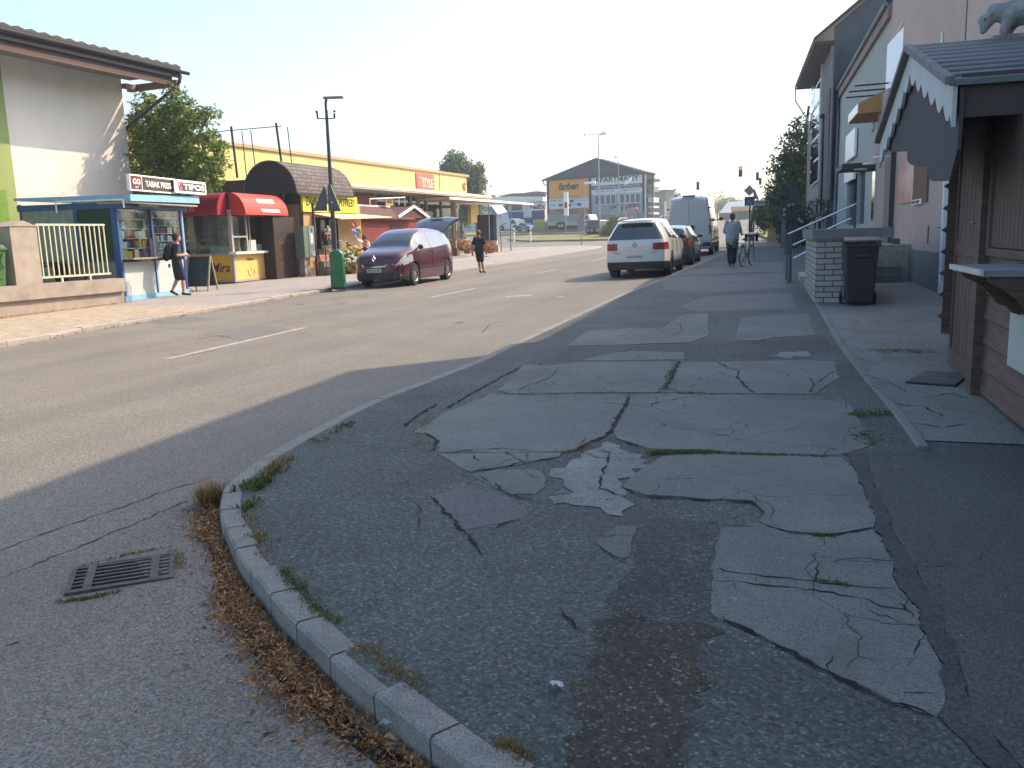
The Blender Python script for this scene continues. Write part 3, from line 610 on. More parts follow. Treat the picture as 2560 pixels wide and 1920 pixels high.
# pale grit, chewing gum and litter
m=MB()
for i in range(520):
    q=(rnd.uniform(-3,1.4),rnd.uniform(1.8,12)); 
    ki=np.argmin(np.abs(kca[:,1]-q[1])); 
    if q[0]<kca[ki,0]+.2: continue
    r=rnd.uniform(.002,.0065); m.ball((q[0],q[1],gz(*q)+KH+.014),(r,r*rnd.uniform(.6,1),r*.5),5,4)
tag(m.build('grit',mt('pale_grit','#8f8f8a',.8,0,.5,40)),'small pale stones scattered over the cracked pavement','grit',kind='stuff')
# ---------------------------------------------------------------- grass and moss
def tuft(m,x,y,z,n,h,r,lean=.5,wd=.003):
    for i in range(n):
        a=rnd.uniform(0,6.28); rr=abs(rnd.gauss(0,r)); bx,by=x+math.cos(a)*rr,y+math.sin(a)*rr; a2=rnd.uniform(0,6.28); l=rnd.uniform(.1,lean)*h; hh=h*rnd.uniform(.4,1)
        dx,dy=math.cos(a2)*l,math.sin(a2)*l; px,py=-math.sin(a2)*wd,math.cos(a2)*wd
        m.add([(bx-px,by-py,z),(bx+px,by+py,z),(bx+dx*.4+px*.8,by+dy*.4+py*.8,z+hh*.7),(bx+dx*.4-px*.8,by+dy*.4-py*.8,z+hh*.7),(bx+dx,by+dy,z+hh)],[(0,1,2,3),(3,2,4)])
gr=MB(); gr.keep=True; dry=MB(); dry.keep=True
def along(m,P,z,n,nb,h,r,spread,base=KH,wd=.003):
    Q=resample([np.array(q) for q in gp(P,z)],.01)
    if len(Q)<2: return
    for i in range(n):
        q=Q[rnd.randrange(len(Q))]; x,y=q[0]+rnd.gauss(0,spread),q[1]+rnd.gauss(0,spread); tuft(m,x,y,gz(x,y)+base+.002,nb,h,r,.7,wd)
along(gr,[(1255,250),(1300,225),(1345,200)],z1,26,16,.055,.02,.045); along(dry,[(1350,190),(1415,120),(1470,100)],z1,30,12,.05,.02,.04)
along(gr,[(1280,300),(1250,360)],z1,20,9,.03,.02,.03); along(dry,[(1260,330),(1290,450),(1350,600)],z1,40,8,.02,.02,.03)
along(gr,[(290,330),(330,400),(400,470),(450,540),(560,620),(640,690)],z2,120,9,.014,.02,.014,wd=.002); along(dry,[(790,840),(860,880),(1000,980),(1150,1090),(1250,1150)],z2,90,8,.012,.018,.016,wd=.002)
along(dry,[(1740,1480),(1850,1540),(1930,1600)],z2,50,8,.012,.02,.014,wd=.002)
along(gr,[(668,962),(705,940),(775,905)],ident,24,10,.03,.02,.04)
along(gr,[(1060,655),(1150,648),(1250,648),(1350,650)],z4,150,10,.014,.022,.02); along(gr,[(1350,652),(1550,658),(1850,668)],z4,90,7,.01,.02,.012)
along(gr,[(1180,392),(1290,398),(1120,380),(1150,300)],z4,30,8,.015,.02,.02); along(gr,[(1930,485),(2070,485)],z4,50,9,.02,.03,.05); along(gr,[(1960,540),(2010,620)],z4,26,7,.015,.02,.04)
along(gr,[(1280,68),(1370,74)],z3,40,7,.008,.01,.01,wd=.0015); along(gr,[(1320,268),(1440,288)],z3,50,7,.008,.01,.01,wd=.0015); along(gr,[(1770,1000),(1830,1002)],z4,20,7,.01,.01,.01)
along(dry,[(330,520),(350,560),(330,590)],z3,8,5,.02,.02,.02,wd=.0012); along(dry,[(690,680),(740,650),(760,700),(780,600)],z3,12,5,.022,.03,.03,wd=.001)
along(gr,[(1900,758),(1960,758),(2010,762)],ident,120,8,.01,.04,.07,base=KH+.003); 
along(dry,[(680,652),(740,645),(830,600)],z4,30,7,.012,.02,.03); along(dry,[(60,520),(110,490),(80,640)],z4,40,7,.012,.02,.03)
tuftc=G(*z1(1060,330),0)
for i in range(40): x,y=tuftc[0]+rnd.gauss(0,.05),tuftc[1]+rnd.gauss(0,.05); tuft(dry,x,y,gz(x,y)+.01,14,.16,.02,.9,.0022)
for P,n in (([(870,540),(900,600),(920,660)],30),([(430,640),(600,590),(840,545)],30),([(290,820),(420,810),(600,770)],46)):
    Q=resample([np.array(G(*z1(*p))[:2]) for p in P],.01)
    for i in range(n): q=Q[rnd.randrange(len(Q))]; x,y=q+np.array([rnd.gauss(0,.012)]*2); tuft(gr if P[0][0]<400 else dry,x,y,gz(x,y)+.002,9,.016,.016,.7,.0018)
tag(gr.build('moss',leafmat('moss_green','#3c4a1c','#6d7a35',.2)),'green moss and short grass in the pavement joints','moss',kind='stuff')
tag(dry.build('dry_grass',leafmat('dry_grass','#6e5a35','#a08a5a',.2)),'dry straw coloured grass tufts along the kerb','grass',kind='stuff')
# paper scraps
for i,(p,lab) in enumerate([(z2(990,1455),'crumpled pale paper scrap lying in the leaf litter'),(z2(2120,1125),'thin torn white paper scrap near the dirt patch')]):
    q=G(*p,0 if i==0 else KH); m=MB(); zz=q[2]+(.06 if i==0 else .02)
    rr=random.Random(i); P=[[ (q[0]+(a-2)*.011+rr.gauss(0,.003),q[1]+(b-1.5)*.009+rr.gauss(0,.003),zz+rr.gauss(0,.004)) for b in range(4)] for a in range(5)]
    for a in range(4):
        for b in range(3): m.quad(P[a][b],P[a+1][b],P[a+1][b+1],P[a][b+1])
    tag(m.build('paper_scrap',mt('scrap_paper','#b9c0c2',.8)),lab,'litter')
# ================================================================ left side of the street
zA=zoom(0,50,.2351); zB=zoom(0,420,.27733); zC=zoom(420,440,.217); zD=zoom(700,440,.24412); zE=zoom(1150,380,.24864); zF=zoom(1450,460,.24864)
zG=zoom(1900,0,.30137); zH=zoom(1900,400,.422); zP=zoom(780,220,.3133); zQ=zoom(1340,380,.15371); zR=zoom(2000,100,.36161); zY=zoom(450,280,.36166)
zS=zoom(1840,400,.13261); zT=zoom(2200,400,.422); z6=zoom(2160,0,.25316); zU=zoom(1900,0,.15674); zV=zoom(1000,420,.18083); zW=zoom(1640,400,.15371); zX=zoom(730,500,.13264)
def rect(pl,z,a,b,dy=0):
    """(x0,x1,z0,z1) on a plane from two opposite corners in a zoom"""
    p,q=pl.sz(*z(*a),dy),pl.sz(*z(*b),dy); return (min(p[0],q[0]),max(p[0],q[0]),min(p[1],q[1]),max(p[1],q[1]))
PLAST=mt('white_plaster','#dbd2c7',.9,0,.04,.8,.3,60,stretch=(1,1,.35)); GREENP=mt('green_plaster','#8f9d62',.9,0,.06,2,.15,120); GREENP2=mt('dark_green_plaster','#6c8f3c',.9,0,.1,3)
BROWNM=mt('brown_metal','#2b2225',.45,.2,.1); WOODL=mt('pale_rafter_wood','#8d6e5e',.8,0,.18,3,.2,30,stretch=(6,.5,6)); TILE=mt('roof_tile','#1f2225',.6,0,.2,5)
# ---- white building
PW=PL((-24,0),(-24,30)); t=plthing('white_house','white plastered house with green corner, dark tiled eaves and long gutter','house',PW)
cx=24.5; wy=.0
m=MB(); m.box(19.75,cx,0,9,-1,7.62); m.build('wall',PLAST,t)
m=MB(); m.box(4,19.75,-.03,9,-1,7.62); m.build('green_wall',GREENP,t)
m=MB(); m.box(4,19.35,-.10,-.032,-.5,3.55); m.build('dark_green_panel',GREENP2,t)
m=MB(); 
ev=-2.0
n=48
for i in range(n):   # wavy tile edge
    x=4+21.3*i/n; m.prism([(x,7.93),(x+.44*.5,7.985),(x+.445,7.93),(x+.445,7.87),(x,7.87)],'y',ev+.02,ev+.35)
vs=[(4,ev+.02,7.86),(25.3,ev+.02,7.86),(25.3,9,9.4),(4,9,9.4),(4,ev+.02,7.78),(25.3,ev+.02,7.78),(25.3,9,9.3),(4,9,9.3)]
m.add(vs,[(0,1,2,3),(7,6,5,4),(0,4,5,1),(1,5,6,2),(2,6,7,3),(3,7,4,0)]); m.build('roof',TILE,t)
m=MB(); P=[(ev-.13+.075*math.cos(a),7.74+.085*math.sin(a)) for a in [math.pi+ math.pi*i/8 for i in range(9)]]
m.prism(P+[(ev-.055+.0,7.76),(ev-.205,7.76)],'x',4,25.5); m.box(4,25.3,ev-.0,ev+.03,7.52,7.78); m.build('gutter',BROWNM,t)
m=MB(); m.box(4,25.0,ev+.14,ev+.24,7.26,7.40); m.build('fascia_board',WOODL,t)
m=MB(); m.box(4,25.0,ev+.17,ev+.4,7.40,7.60);  m.build('soffit_board',mt('soffit','#5d4f52',.8),t)
m=MB()
for x in (25.12,): m.box(x-.09,x+.09,ev+.04,0.3,7.24,7.46)
m.box(24.5,25.2,-.2,.0,7.25,7.42)
m.build('rafter',WOODL,t)
m=MB(); m.box(4,24.9,ev+.24,.0,7.58,7.62); m.build('soffit',mt('soffit_pale','#8c847c',.9),t)
m=MB(); a=PW.sz(*zA(1325,1030),0)
m.tube([(25.05,ev-.13,7.7),(25.02,ev-.13,7.38),(24.95,ev+.0,7.2),(24.62,.05,5.95),(24.60,.4,5.6),(24.60,.4,1.0)],.055,10); m.build('downpipe',mt('blue_grey_pipe','#2a3540',.4,.3),t,smooth=True)
# ---- low wall with pillar, railing and green fence
PLW=PL((-18.72,0),(-18.72,30)); wallm=mt('render_wall','#a69b8f',.9,0,.1,2.2,.25,70,col2='#857c72')
t=plthing('low_wall','pale rendered low wall with a stepped face and square pillar beside the pavers','wall',PLW)
m=MB(); m.box(2,18.42,0,.42,-.5,.50); m.box(2,18.40,-.10,.42,.501,.865) ; m.build('wall_body',wallm,t)
m=MB(); m.box(15.12,15.86,.0,.62,.866,2.28); m.prism([(15.10,2.281),(15.88,2.281),(15.5,2.42)],'y',-.02,.64); m.build('pillar',mt('pillar_render','#9f958a',.9,0,.14,3,.3,60),t)
t=plthing('railing','cream painted steel railing of upright bars on the low wall','railing',PL((-18.82,0),(-18.82,30)))
GALV=mt('cream_paint','#c9c9ae',.5,.1,.1)
m=MB(); m.box(15.92,18.08,-.02,.02,2.30,2.35); m.build('rail',GALV,t); m=MB(); m.box(15.9,18.12,-.02,.02,.985,1.035); m.build('rail',GALV,t)
for i in range(14):
    x=15.99+i*(18.04-15.99)/13; m=MB(); m.box(x-.014,x+.014,-.012,.012,1.02,2.31); m.build('bar',GALV,t)
for x in (16.5,17.4): m=MB(); m.box(x,x+.05,-.02,.02,.83,1.0); m.build('foot',GALV,t)
t=plthing('green_fence','light green board fence behind the grey pillar','fence',PL((-19.6,0),(-19.6,30)))
GF=mt('green_paint','#7fa04a',.6,0,.1)
m=MB(); m.box(12,15.95,0,.05,2.0,2.1); m.box(12,15.95,0,.05,.9,1.0); m.build('rail',GF,t)
for i in range(14): m=MB(); m.box(12.0+i*.28,12.24+i*.28,-.02,.0,.3,2.15); m.build('board',GF,t)
t=thing('waste_bin','green wheeled waste bin with dark scribbles behind the low wall','waste bin',(-18.35,14.62,.15),0)
GB=mt('green_bin_plastic','#3d6b3a',.5,0,.08)
bn=MB(); bn.add([(-.22,-.24,.1),(.22,-.24,.1),(.22,.24,.1),(-.22,.24,.1),(-.27,-.3,.98),(.27,-.3,.98),(.27,.3,.98),(-.27,.3,.98)],[(0,3,2,1),(4,5,6,7),(0,1,5,4),(1,2,6,5),(2,3,7,6),(3,0,4,7)]); 
t.matrix_basis=Matrix.Translation((-18.98,14.62,.75))
bn.build('body',GB,t); m=MB(); m.box(-.31,.31,-.33,.33,.98,1.03); m.prism([(-.3,1.03),(.3,1.03),(.22,1.1),(-.22,1.1)],'y',-.3,.3); m.box(-.33,-.28,-.3,.3,1.05,1.12); m.build('lid',GB,t)
m=MB()
for P in ([(.0,.75),(-.1,.85),(-.02,.92),(.08,.85),(.0,.7),(-.12,.62)],[(.14,.8),(.2,.9),(.12,.7),(.2,.55),(.1,.5)],[(-.15,.5),(-.05,.4),(.08,.45),(.02,.55),(-.1,.35),(.05,.25),(.16,.3)]):
    m.tube([(.235+ .062*(z-.1)/.88+.004-.0*y,y,z) for y,z in P],.011,5)
m.build('graffiti',mt('graffiti_black','#16211a',.7),t)
# ---- blue newspaper kiosk
PK=PL((-19.17,18.89),(-20.0,22.9)); BLUE=mt('blue_paint','#24507f',.5,0,.1); LBLUE=mt('light_blue_paint','#7fb0cf',.5,0,.08); PANEL=mt('kiosk_white_panel','#b4b9b8',.6,0,.05)
KG=glassmat('kiosk_glass','#dfe8ea',.03); DG=glassmat('dark_glass','#9aa8aa',.35); INT=mt('kiosk_interior','#4a4742',.9)
t=plthing('newspaper_kiosk','blue framed newspaper kiosk with white lower panels and magazine shelves behind glass','kiosk',PK)
kl=PK.sz(*zB(1655,700))[0]; b0=.33; zb=1.28; ztp=2.92
m=MB(); m.box(-.02,kl+.2,-.02,3.0,.05,b0); m.build('plinth',LBLUE,t)
m=MB(); m.box(.07,kl/2-.03,.0,.05,b0,zb); m.box(kl/2+.03,kl-.05,.0,.05,b0,zb); m.build('lower_panel',PANEL,t)
for x in (0,kl/2,kl-.04): m=MB(); m.box(x-.05,x+.05,-.03,.06,b0+.001,ztp); m.build('corner_post',BLUE,t)
m=MB(); m.box(-.05,-.049+.08,.061,3.0,b0+.001,ztp); m.build('side_wall',BLUE,t)
m=MB(); m.box(kl-.03,kl+.05,-.035,.03,zb,ztp); m.build('front_post',LBLUE,t); m=MB(); m.box(kl/2-.03,kl/2+.03,-.04,-.031,b0+.001,zb); m.build('front_post',LBLUE,t)
m=MB(); m.box(.05,kl-.05,-.005,.02,zb+.04,ztp-.12); m.build('window_pane',KG,t)
m=MB(); m.box(.03,kl-.03,-.25,.3,ztp-.12,ztp); m.build('head_rail',BLUE,t)
m=MB(); m.box(.05,kl-.05,1.1,1.15,b0,ztp-.1); m.box(.05,kl-.05,.1,1.1,zb-.05,zb-.01); m.build('back_panel',INT,t)
m=MB(); m.add([(-.1,-.55,2.98),(kl+.25,-.55,3.03),(kl+.25,3.1,3.14),(-.1,3.1,3.10),(-.1,-.55,3.16),(kl+.25,-.55,3.24),(kl+.25,3.1,3.22),(-.1,3.1,3.18)],[(0,3,2,1),(4,5,6,7),(0,1,5,4),(1,2,6,5),(2,3,7,6),(3,0,4,7)])
m.build('roof',LBLUE,t)
m=MB(); m.box(-.1,kl+.2,-.5,.5,2.925,2.975); m.build('canopy_soffit',mt('beige_soffit','#9d9787',.8),t)
m=MB(); m.box(.6,1.6,-.35,-.2,2.86,2.92); m.build('awning_tube',STEEL,t)
cs=PK.sz(*zB(1445,820),-.3)
m=MB(); m.box(.05,2.0,-.36,.0,1.355,1.395); m.build('counter',mt('counter_grey','#8c8578',.6),t)
# shelves and magazines
rnd=random.Random(5); shf=MB()
cols=['#8a1f24','#c9c4b8','#2e5f8f','#b9a02e','#3b3b3b','#a8b9bd','#7b2f50','#3d7a4a','#d07030','#e0ddd5','#1f3550','#90a0a8']
mags={c:MB() for c in cols}
for half,x0,x1 in ((0,.1,kl/2-.08),(1,kl/2+.06,kl-.12)):
    for r in range(6 if half else 5):
        z0=1.40+r*(.235 if half else .28)
        shf.box(x0,x1,.08,.16,z0-.018,z0)
        x=x0+.02
        while x<x1-.1:
            wv=rnd.uniform(.08,.15) if half else rnd.uniform(.12,.21); hh=rnd.uniform(.14,.2) if half else rnd.uniform(.18,.26)
            if rnd.random()<.9: 
                c=rnd.choice(cols)
                if half==0 and r in(2,3) and rnd.random()<.5: c=rnd.choice(['#8a1f24','#c9c4b8','#8a1f24'])
                mags[c].box(x,min(x+wv-.01,x1),.06+rnd.random()*.02,.079+.02,z0,z0+hh)
            x+=wv
shf.build('shelf',WHITE,t)
for i,(c,mm) in enumerate(mags.items()):
    if mm.v: o=mm.build('magazines',mt('print_%d'%i,c,.5,0,.35,30),t)
m=MB(); m.box(1.45,1.9,-.02,.03,1.40,1.95); m.build('serving_hatch',DARK,t)
# side facing the camera
PKS=PL(PK.at(0,3.0),PK.at(0)); 
m=MB()
def side(a,b,c,d,y0=-.03,y1=.03):  # x measured along side, from far end; outward = -x of kiosk local
    m.box(-.05+y0,-.05+y1-.03,a,b,c,d)
m=MB(); m.box(-.075,-.05,2.92,3.0,b0+.002,3.0); m.box(-.075,-.05,1.18,1.3,b0+.002,3.0); m.box(-.075,-.05,0,.14,b0+.002,3.0); m.box(-.08,-.05,-.3,3.05,2.80,2.97); m.box(-.078,-.05,0.0,3.0,1.3,1.37); m.build('side_frame',BLUE,t)
m=MB(); m.box(-.06,-.045,.14,1.18,1.37,2.8); m.build('side_window',glassmat('side_glass','#c8cdb8',.25,.02),t)
m=MB(); m.box(-.062,-.045,1.3,2.92,b0,2.8); m.box(-.06,-.045,.14,1.18,b0,1.3); m.build('side_panel',mt('grey_panel','#7e8886',.6),t)
m=MB(); m.tube([(-.14,-.35,3.02),(-.14,1.75,3.03)],.025,6); m.tube([(-.14,1.75,3.03),(-.14,1.75,2.72)],.025,6); m.tube([(-.14,-.35,3.02),(-.14,-.35,2.8)],.025,6); m.build('drain_pipe',WHITE,t,smooth=True)
# signs on the kiosk roof
sg=plthing('tobacconist_sign','dark red TABAK PRESS sign with white border on the kiosk roof','sign',PL(PK.at(0,-.56),PK.at(1,-.56)))
RED=mt('dark_red_print','#5d1f24',.5,0,.05); BRN=mt('brown_print','#44302d',.5,0,.05); WL=mt('white_lettering','#e9e6e0',.5,0,.02); DL=mt('black_lettering','#191a1c',.5,0,.02)
r=rect(PK,zB,(1178,203),(1572,297),-.56); r=(r[0],r[1],3.27,3.72)
m=MB(); m.box(r[0],r[1]+.1,0,.10,r[2],r[3]); m.build('board',WPLAST,sg)
m=MB(); m.box(r[0]+.04,r[0]+.56,-.006,0,r[2]+.04,r[3]-.04); m.build('red_field',RED,sg)
m=MB(); m.box(r[0]+.60,r[1],-.006,0,r[2]+.04,r[3]-.04); m.build('brown_field',BRN,sg)
h_=r[3]-r[2]; text(sg,'GG',r[0]+.12,-.012,r[2]+h_*.40,.36,h_*.34,WL,bold=.03,name='emblem'); text(sg,'GGT',r[0]+.22,-.012,r[2]+h_*.16,.17,h_*.13,WL)
text(sg,'TABAK PRESS',r[0]+.74,-.012,r[2]+(r[3]-r[2])*.30,r[1]-r[0]-.86,(r[3]-r[2])*.38,WL,bold=.02)
sg=plthing('lottery_sign','white light box sign reading TIPOS on the right end of the kiosk roof','sign',PL(PK.at(0,-.66),PK.at(1,-.66)))
r=rect(PK,zB,(1578,222),(1868,300),-.66); r=(r[0],r[1],3.30,3.70)
m=MB(); m.prism([(r[0]+.05,r[2]),(r[1]-.05,r[2]),(r[1],r[2]+.05),(r[1],r[3]-.05),(r[1]-.05,r[3]),(r[0]+.05,r[3]),(r[0],r[3]-.05),(r[0],r[2]+.05)],'y',0,.2); m.build('light_box',WPLAST,sg)
m=MB(); m.box(r[0]-.001,r[0]+.03,.02,.18,r[2]+.03,r[3]-.03); m.build('side_trim',mt('navy_print','#1c2f66',.5),sg)
m=MB(); m.box(r[0]+.22,r[0]+.42,-.006,0,r[2]+.07,r[3]-.07); m.build('red_emblem',mt('red_print','#a03038',.5),sg)
m=MB(); m.tube([(r[0]+.25,-.01,r[2]+.22),(r[0]+.32,-.01,r[2]+.30),(r[0]+.39,-.01,r[2]+.22),(r[0]+.32,-.01,r[2]+.17),(r[0]+.25,-.01,r[2]+.22)],.01,4); m.tube([(r[0]+.32,-.01,r[2]+.17),(r[0]+.32,-.01,r[2]+.10)],.014,4); m.build('emblem_lines',WL,sg)
m=MB(); m.box(r[0]+.44,r[1]-.08,-.006,0,r[2]+.07,r[3]-.07); m.build('dark_field',mt('charcoal_print','#3a3a3c',.5),sg)
text(sg,'TIPOS',r[0]+.49,-.012,r[2]+(r[3]-r[2])*.28,r[1]-r[0]-.62,(r[3]-r[2])*.44,WL,bold=.035)
# things behind the railing: dark table, black crates
t=thing('garden_table','dark outdoor table standing behind the railing beside the kiosk','table',(-20.2,17.3,.3),.1)
m=MB(); m.box(-.5,.5,-.9,.9,.95,1.0); m.build('table_top',DARK,t)
for sx in(-.45,.45):
    for sy in(-.85,.85): m=MB(); m.box(sx-.03,sx+.03,sy-.03,sy+.03,0,.95); m.build('leg',DARK,t)
t=thing('rubbish_bin','black wheeled bin behind the railing under the kiosk window','waste bin',(-19.6,17.45,.2),0)
m=MB(); m.add([(-.2,-.22,.05),(.2,-.22,.05),(.2,.22,.05),(-.2,.22,.05),(-.26,-.28,1.1),(.26,-.28,1.1),(.26,.28,1.1),(-.26,.28,1.1)],[(0,3,2,1),(4,5,6,7),(0,1,5,4),(1,2,6,5),(2,3,7,6),(3,0,4,7)]); m.build('body',BLACK,t); m=MB(); m.box(-.29,.29,-.31,.31,1.1,1.16); m.build('lid',BLACK,t)
# ---- A-frame board
t=thing('sandwich_board','dark A frame pavement board with pale wooden edges beside the blue kiosk','sign board',(*G(421,629,LH)[:2],gz(-19.7,22.5)+LH),0)
bp=Vector(G(421,630,LH)); bq=Vector(G(453,625.5,LH)); t.matrix_basis=Matrix.Translation(((bp+bq)/2))@Matrix.Rotation(math.atan2(bq.y-bp.y,bq.x-bp.x)+.0,4,'Z')
AW=mt('pale_wood_edge','#a79c88',.7)
Lx=.30
for sgn,nm in ((-1,'front_board'),(1,'rear_board')):
    for a,b in ((-.42,-.37),(.37,.42)):
        m=MB()
        m.add([(sgn*Lx-.015,a,0),(sgn*Lx+.015,a,0),(sgn*Lx+.015,b,0),(sgn*Lx-.015,b,0),(-.015,a,1.15),(.015,a,1.15),(.015,b,1.15),(-.015,b,1.15)],[(0,3,2,1),(4,5,6,7),(0,1,5,4),(1,2,6,5),(2,3,7,6),(3,0,4,7)])
        m.build('edge_frame',AW,t)
    m=MB(); k=.13; m.add([(sgn*Lx*(1-k)-.01,-.37,1.15*k),(sgn*Lx*(1-k)+.01,-.37,1.15*k),(sgn*Lx*(1-k)+.01,.37,1.15*k),(sgn*Lx*(1-k)-.01,.37,1.15*k),(-.01+sgn*.012,-.37,1.12),(.01+sgn*.012,-.37,1.12),(.01+sgn*.012,.37,1.12),(-.01+sgn*.012,.37,1.12)],[(0,3,2,1),(4,5,6,7),(0,1,5,4),(1,2,6,5),(2,3,7,6),(3,0,4,7)]); m.build(nm,mt('chalk_board','#3e454c',.7,0,.35,6,col2='#1e2530'),t)
# ---- red and yellow kiosk
C0=np.array(G(509,612,LH)[:2]); C1=np.array(G(582,603.3,LH)[:2]); dF=(C1-C0)/np.hypot(*(C1-C0))
C1=C0+np.array([-.10,1])*2.25; PF=PL(C0,C1)
Cl=C0-np.array([.93,.26])*0; PS=PL(C0+PF.n*2.3-PF.d*.25,C0)
YEL=mt('yellow_panel_shaded','#d9aa3c',.55,0,.06); YEL2=mt('yellow_panel_lit','#dcb56a',.6,0,.08); REDA=mt('red_awning_lit','#c23a2c',.6,0,.06); REDA2=mt('red_awning_shaded','#8e1f30',.6,0,.06); GRM=mt('grey_frame','#a59f98',.5,.2,.1)  # sun and shade put into colour: lit tones in front, shaded tones on the side
t=plthing('snack_kiosk','yellow kiosk with two rounded red awnings, one awning on each side of its corner','kiosk',PF)
g0=gz(*C0)+LH
rF=lambda a,b,dy=0:rect(PF,zC,a,b,dy)
zl=PF.sz(*zC(780,895))[1]; zt0=PF.sz(*zC(760,450))[1]; L=PF.L
m=MB(); m.box(.06,L-.06,.0,.06,g0+.12,zl-.03); m.build('front_panel',YEL2,t)
m=MB()
for x in (0,L): m.box(x-.06,x+.06,-.04,.08,g0+.06,zt0+.2)
m.box(-.06,L+.06,-.03,.05,g0+.04,g0+.12)
m.build('post',GRM,t)
m=MB(); m.box(-.12,L+.12,-.22,.1,zl-.02,zl+.07); m.build('counter',WHITE,t)
m=MB(); m.box(.06,L-.06,.0,.02,zl+.08,zt0); m.build('window_pane',KG,t)
m=MB(); m.box(L*.42,L*.46,-.03,.03,zl+.07,zt0); m.box(.05,L*.42,-.03,.02,zl+.6,zl+.66); m.box(L*.53,L*.55,-.02,.02,zl+.07,zt0); m.build('mullion',GRM,t)
m=MB(); m.box(L*.5,L*.72,-.0,.02+.2,zl+.08,zl+.5); m.box(L*.76,L*.94,.05,.2,zl+.08,zl+.34); m.build('price_card',WHITE,t)
def awning(name,parent,x0,x1,y,z0,z1,out,mat,inv=False):
    m=MB(); P=[]; n=10
    for i in range(n+1):
        a=math.pi/2*i/n; P.append((y-out*math.sin(a),z0+(z1-z0)*math.cos(a)))
    Q=[(y-out,z0-.03)]+[(y,z0-.03)]
    m.prism(P+Q,'x',x0,x1); return m.build(name,mat,parent,smooth=True,angle=30)
za=PF.sz(*zC(800,205))[1]; zlow=PF.sz(*zC(800,455),-.6)[1]
awning('awning',t,.02,L+.85,.0,2.82,3.62,.66,REDA)
m=MB(); m.add([(L*.46,-.50,3.40),(L*.98,-.50,3.40),(L*1.1,-.68,2.90),(L*.52,-.68,2.90)],[(0,1,2,3)]); m.build('awning_label',WHITE,t)
m=MB(); m.box(0,L,.08,2.2,3.52,3.6); m.box(.06,L-.06,1.6,1.64,g0,3.5); m.box(0,L,0,.05,2.75,3.5); m.build('roof',BROWNM,t)
# left wing of that kiosk (in its own plane)
PS=PL(C0+np.array([-2.35,-.25]),C0)
def onS(a,b,c,d,y0,y1,m):   # box in PS coordinates -> kiosk coordinates handled by world build
    for_=[]
    vs=[]
    for z in (c,d):
        for (x,y) in ((a,y0),(b,y0),(b,y1),(a,y1)):
            q=PS.at(x,y); vs.append((q[0],q[1],z))
    m.add(vs,[(0,3,2,1),(4,5,6,7),(0,1,5,4),(1,2,6,5),(2,3,7,6),(3,0,4,7)])
Ls=PS.L
m=MB(); onS(0,Ls-.06,g0+.12,zl-.03,0,.06,m); m.build('side_front_panel',YEL,t,world=True)  # side takes the deeper yellow painted for its weaker light
m=MB(); onS(0,Ls-.06,zl-.03,zl+.03,-.05,.07,m); onS(0,.06,g0+.05,3.2,-.03,.06,m); onS(0,Ls,g0+.04,g0+.12,-.03,.05,m); m.build('side_sill',GRM,t,world=True)
m=MB(); onS(.06,Ls-.06,zl+.03,2.82,0,.02,m); m.build('side_window',KG,t,world=True)
m=MB()
for k,(a,b,c,d) in enumerate([(.1,Ls*.6,1.55,1.7),(.1,Ls*.55,1.85,1.95),(.1,Ls*.75,2.1,2.2),(.1,Ls*.7,2.35,2.42),(Ls*.5,Ls*.9,zl+.05,zl+.25)]): onS(a,b,c,d,.3+.1*k,.5+.1*k,m)
m.build('lightened_goods',mt('lightened_goods','#ddd3b2',.8,0,.3,14),t,world=True)  # goods coloured near white to imitate sunlight inside the bay
m=MB(); onS(.06,Ls-.1,zl,2.8,.62,.66,m); m.build('bright_backing',mt('bright_backing_tone','#c9c2ae',.9,0,.2,3),t,world=True)  # pale backing added close behind the glass to brighten the bay
m=MB(); onS(Ls*.58,Ls*.95,zl+.05,zl+.28,.03,.06,m); m.build('notice',WHITE,t,world=True)
m=MB(); P=[]
n=10; prof=[(-.62*math.sin(math.pi/2*i/n),2.84+.78*math.cos(math.pi/2*i/n)) for i in range(n+1)]+[(-.62,2.79),(0,2.79)]
k=len(prof); vs=[]
for x in (-.6,Ls-.12):
    for y,z in prof: q=PS.at(x,y); vs.append((q[0],q[1],z))
m.add(vs,[tuple(range(k)),tuple(range(2*k-1,k-1,-1))]+[(i,i+k,(i+1)%k+k,(i+1)%k) for i in range(k)]); m.build('side_awning',REDA2,t,world=True,smooth=True,angle=30)  # same red as the front awning, darkened in colour for its shaded side
def textS(s,x,y,z,wd,h,mat,pl,**k):
    q=pl.at(x,y,z); r=thing0=None
    rot=(math.pi/2,0,pl.rot-PF.rot); im=t.matrix_basis.inverted(); p=im@Vector(q)
    return text(t,s,p.x,p.y,p.z,wd,h,mat,rot=rot,**k)
TXB=mt('brown_lettering','#6b2c20',.6); TXP=mt('pale_pink_lettering','#c9a0a0',.6)
textS('Mira',Ls*.58,-.012,g0+.42,Ls*.34,.36,TXB,PS,shear=.3,bold=.01); textS('EN',Ls*.34,-.012,g0+.42,.28,.2,TXB,PS); textS('PEKÁREŇ',.15,-.66,2.92,1.15,.19,TXP,PS)
text(t,'MIRA',L*.38,-.012,g0+.82,.5,.09,TXB); m=MB(); cxx=L*.5
m.tube([(cxx-.24,-.006,g0+.46),(cxx-.2,-.006,g0+.3),(cxx-.1,-.006,g0+.22)],.012,4); m.tube([(cxx+.24,-.006,g0+.46),(cxx+.2,-.006,g0+.3),(cxx+.1,-.006,g0+.22)],.012,4); m.tube([(cxx,-.006,g0+.5),(cxx+.05,-.006,g0+.42),(cxx,-.006,g0+.36),(cxx-.05,-.006,g0+.42),(cxx,-.006,g0+.5)],.008,4); m.build('wreath_emblem',TXB,t)
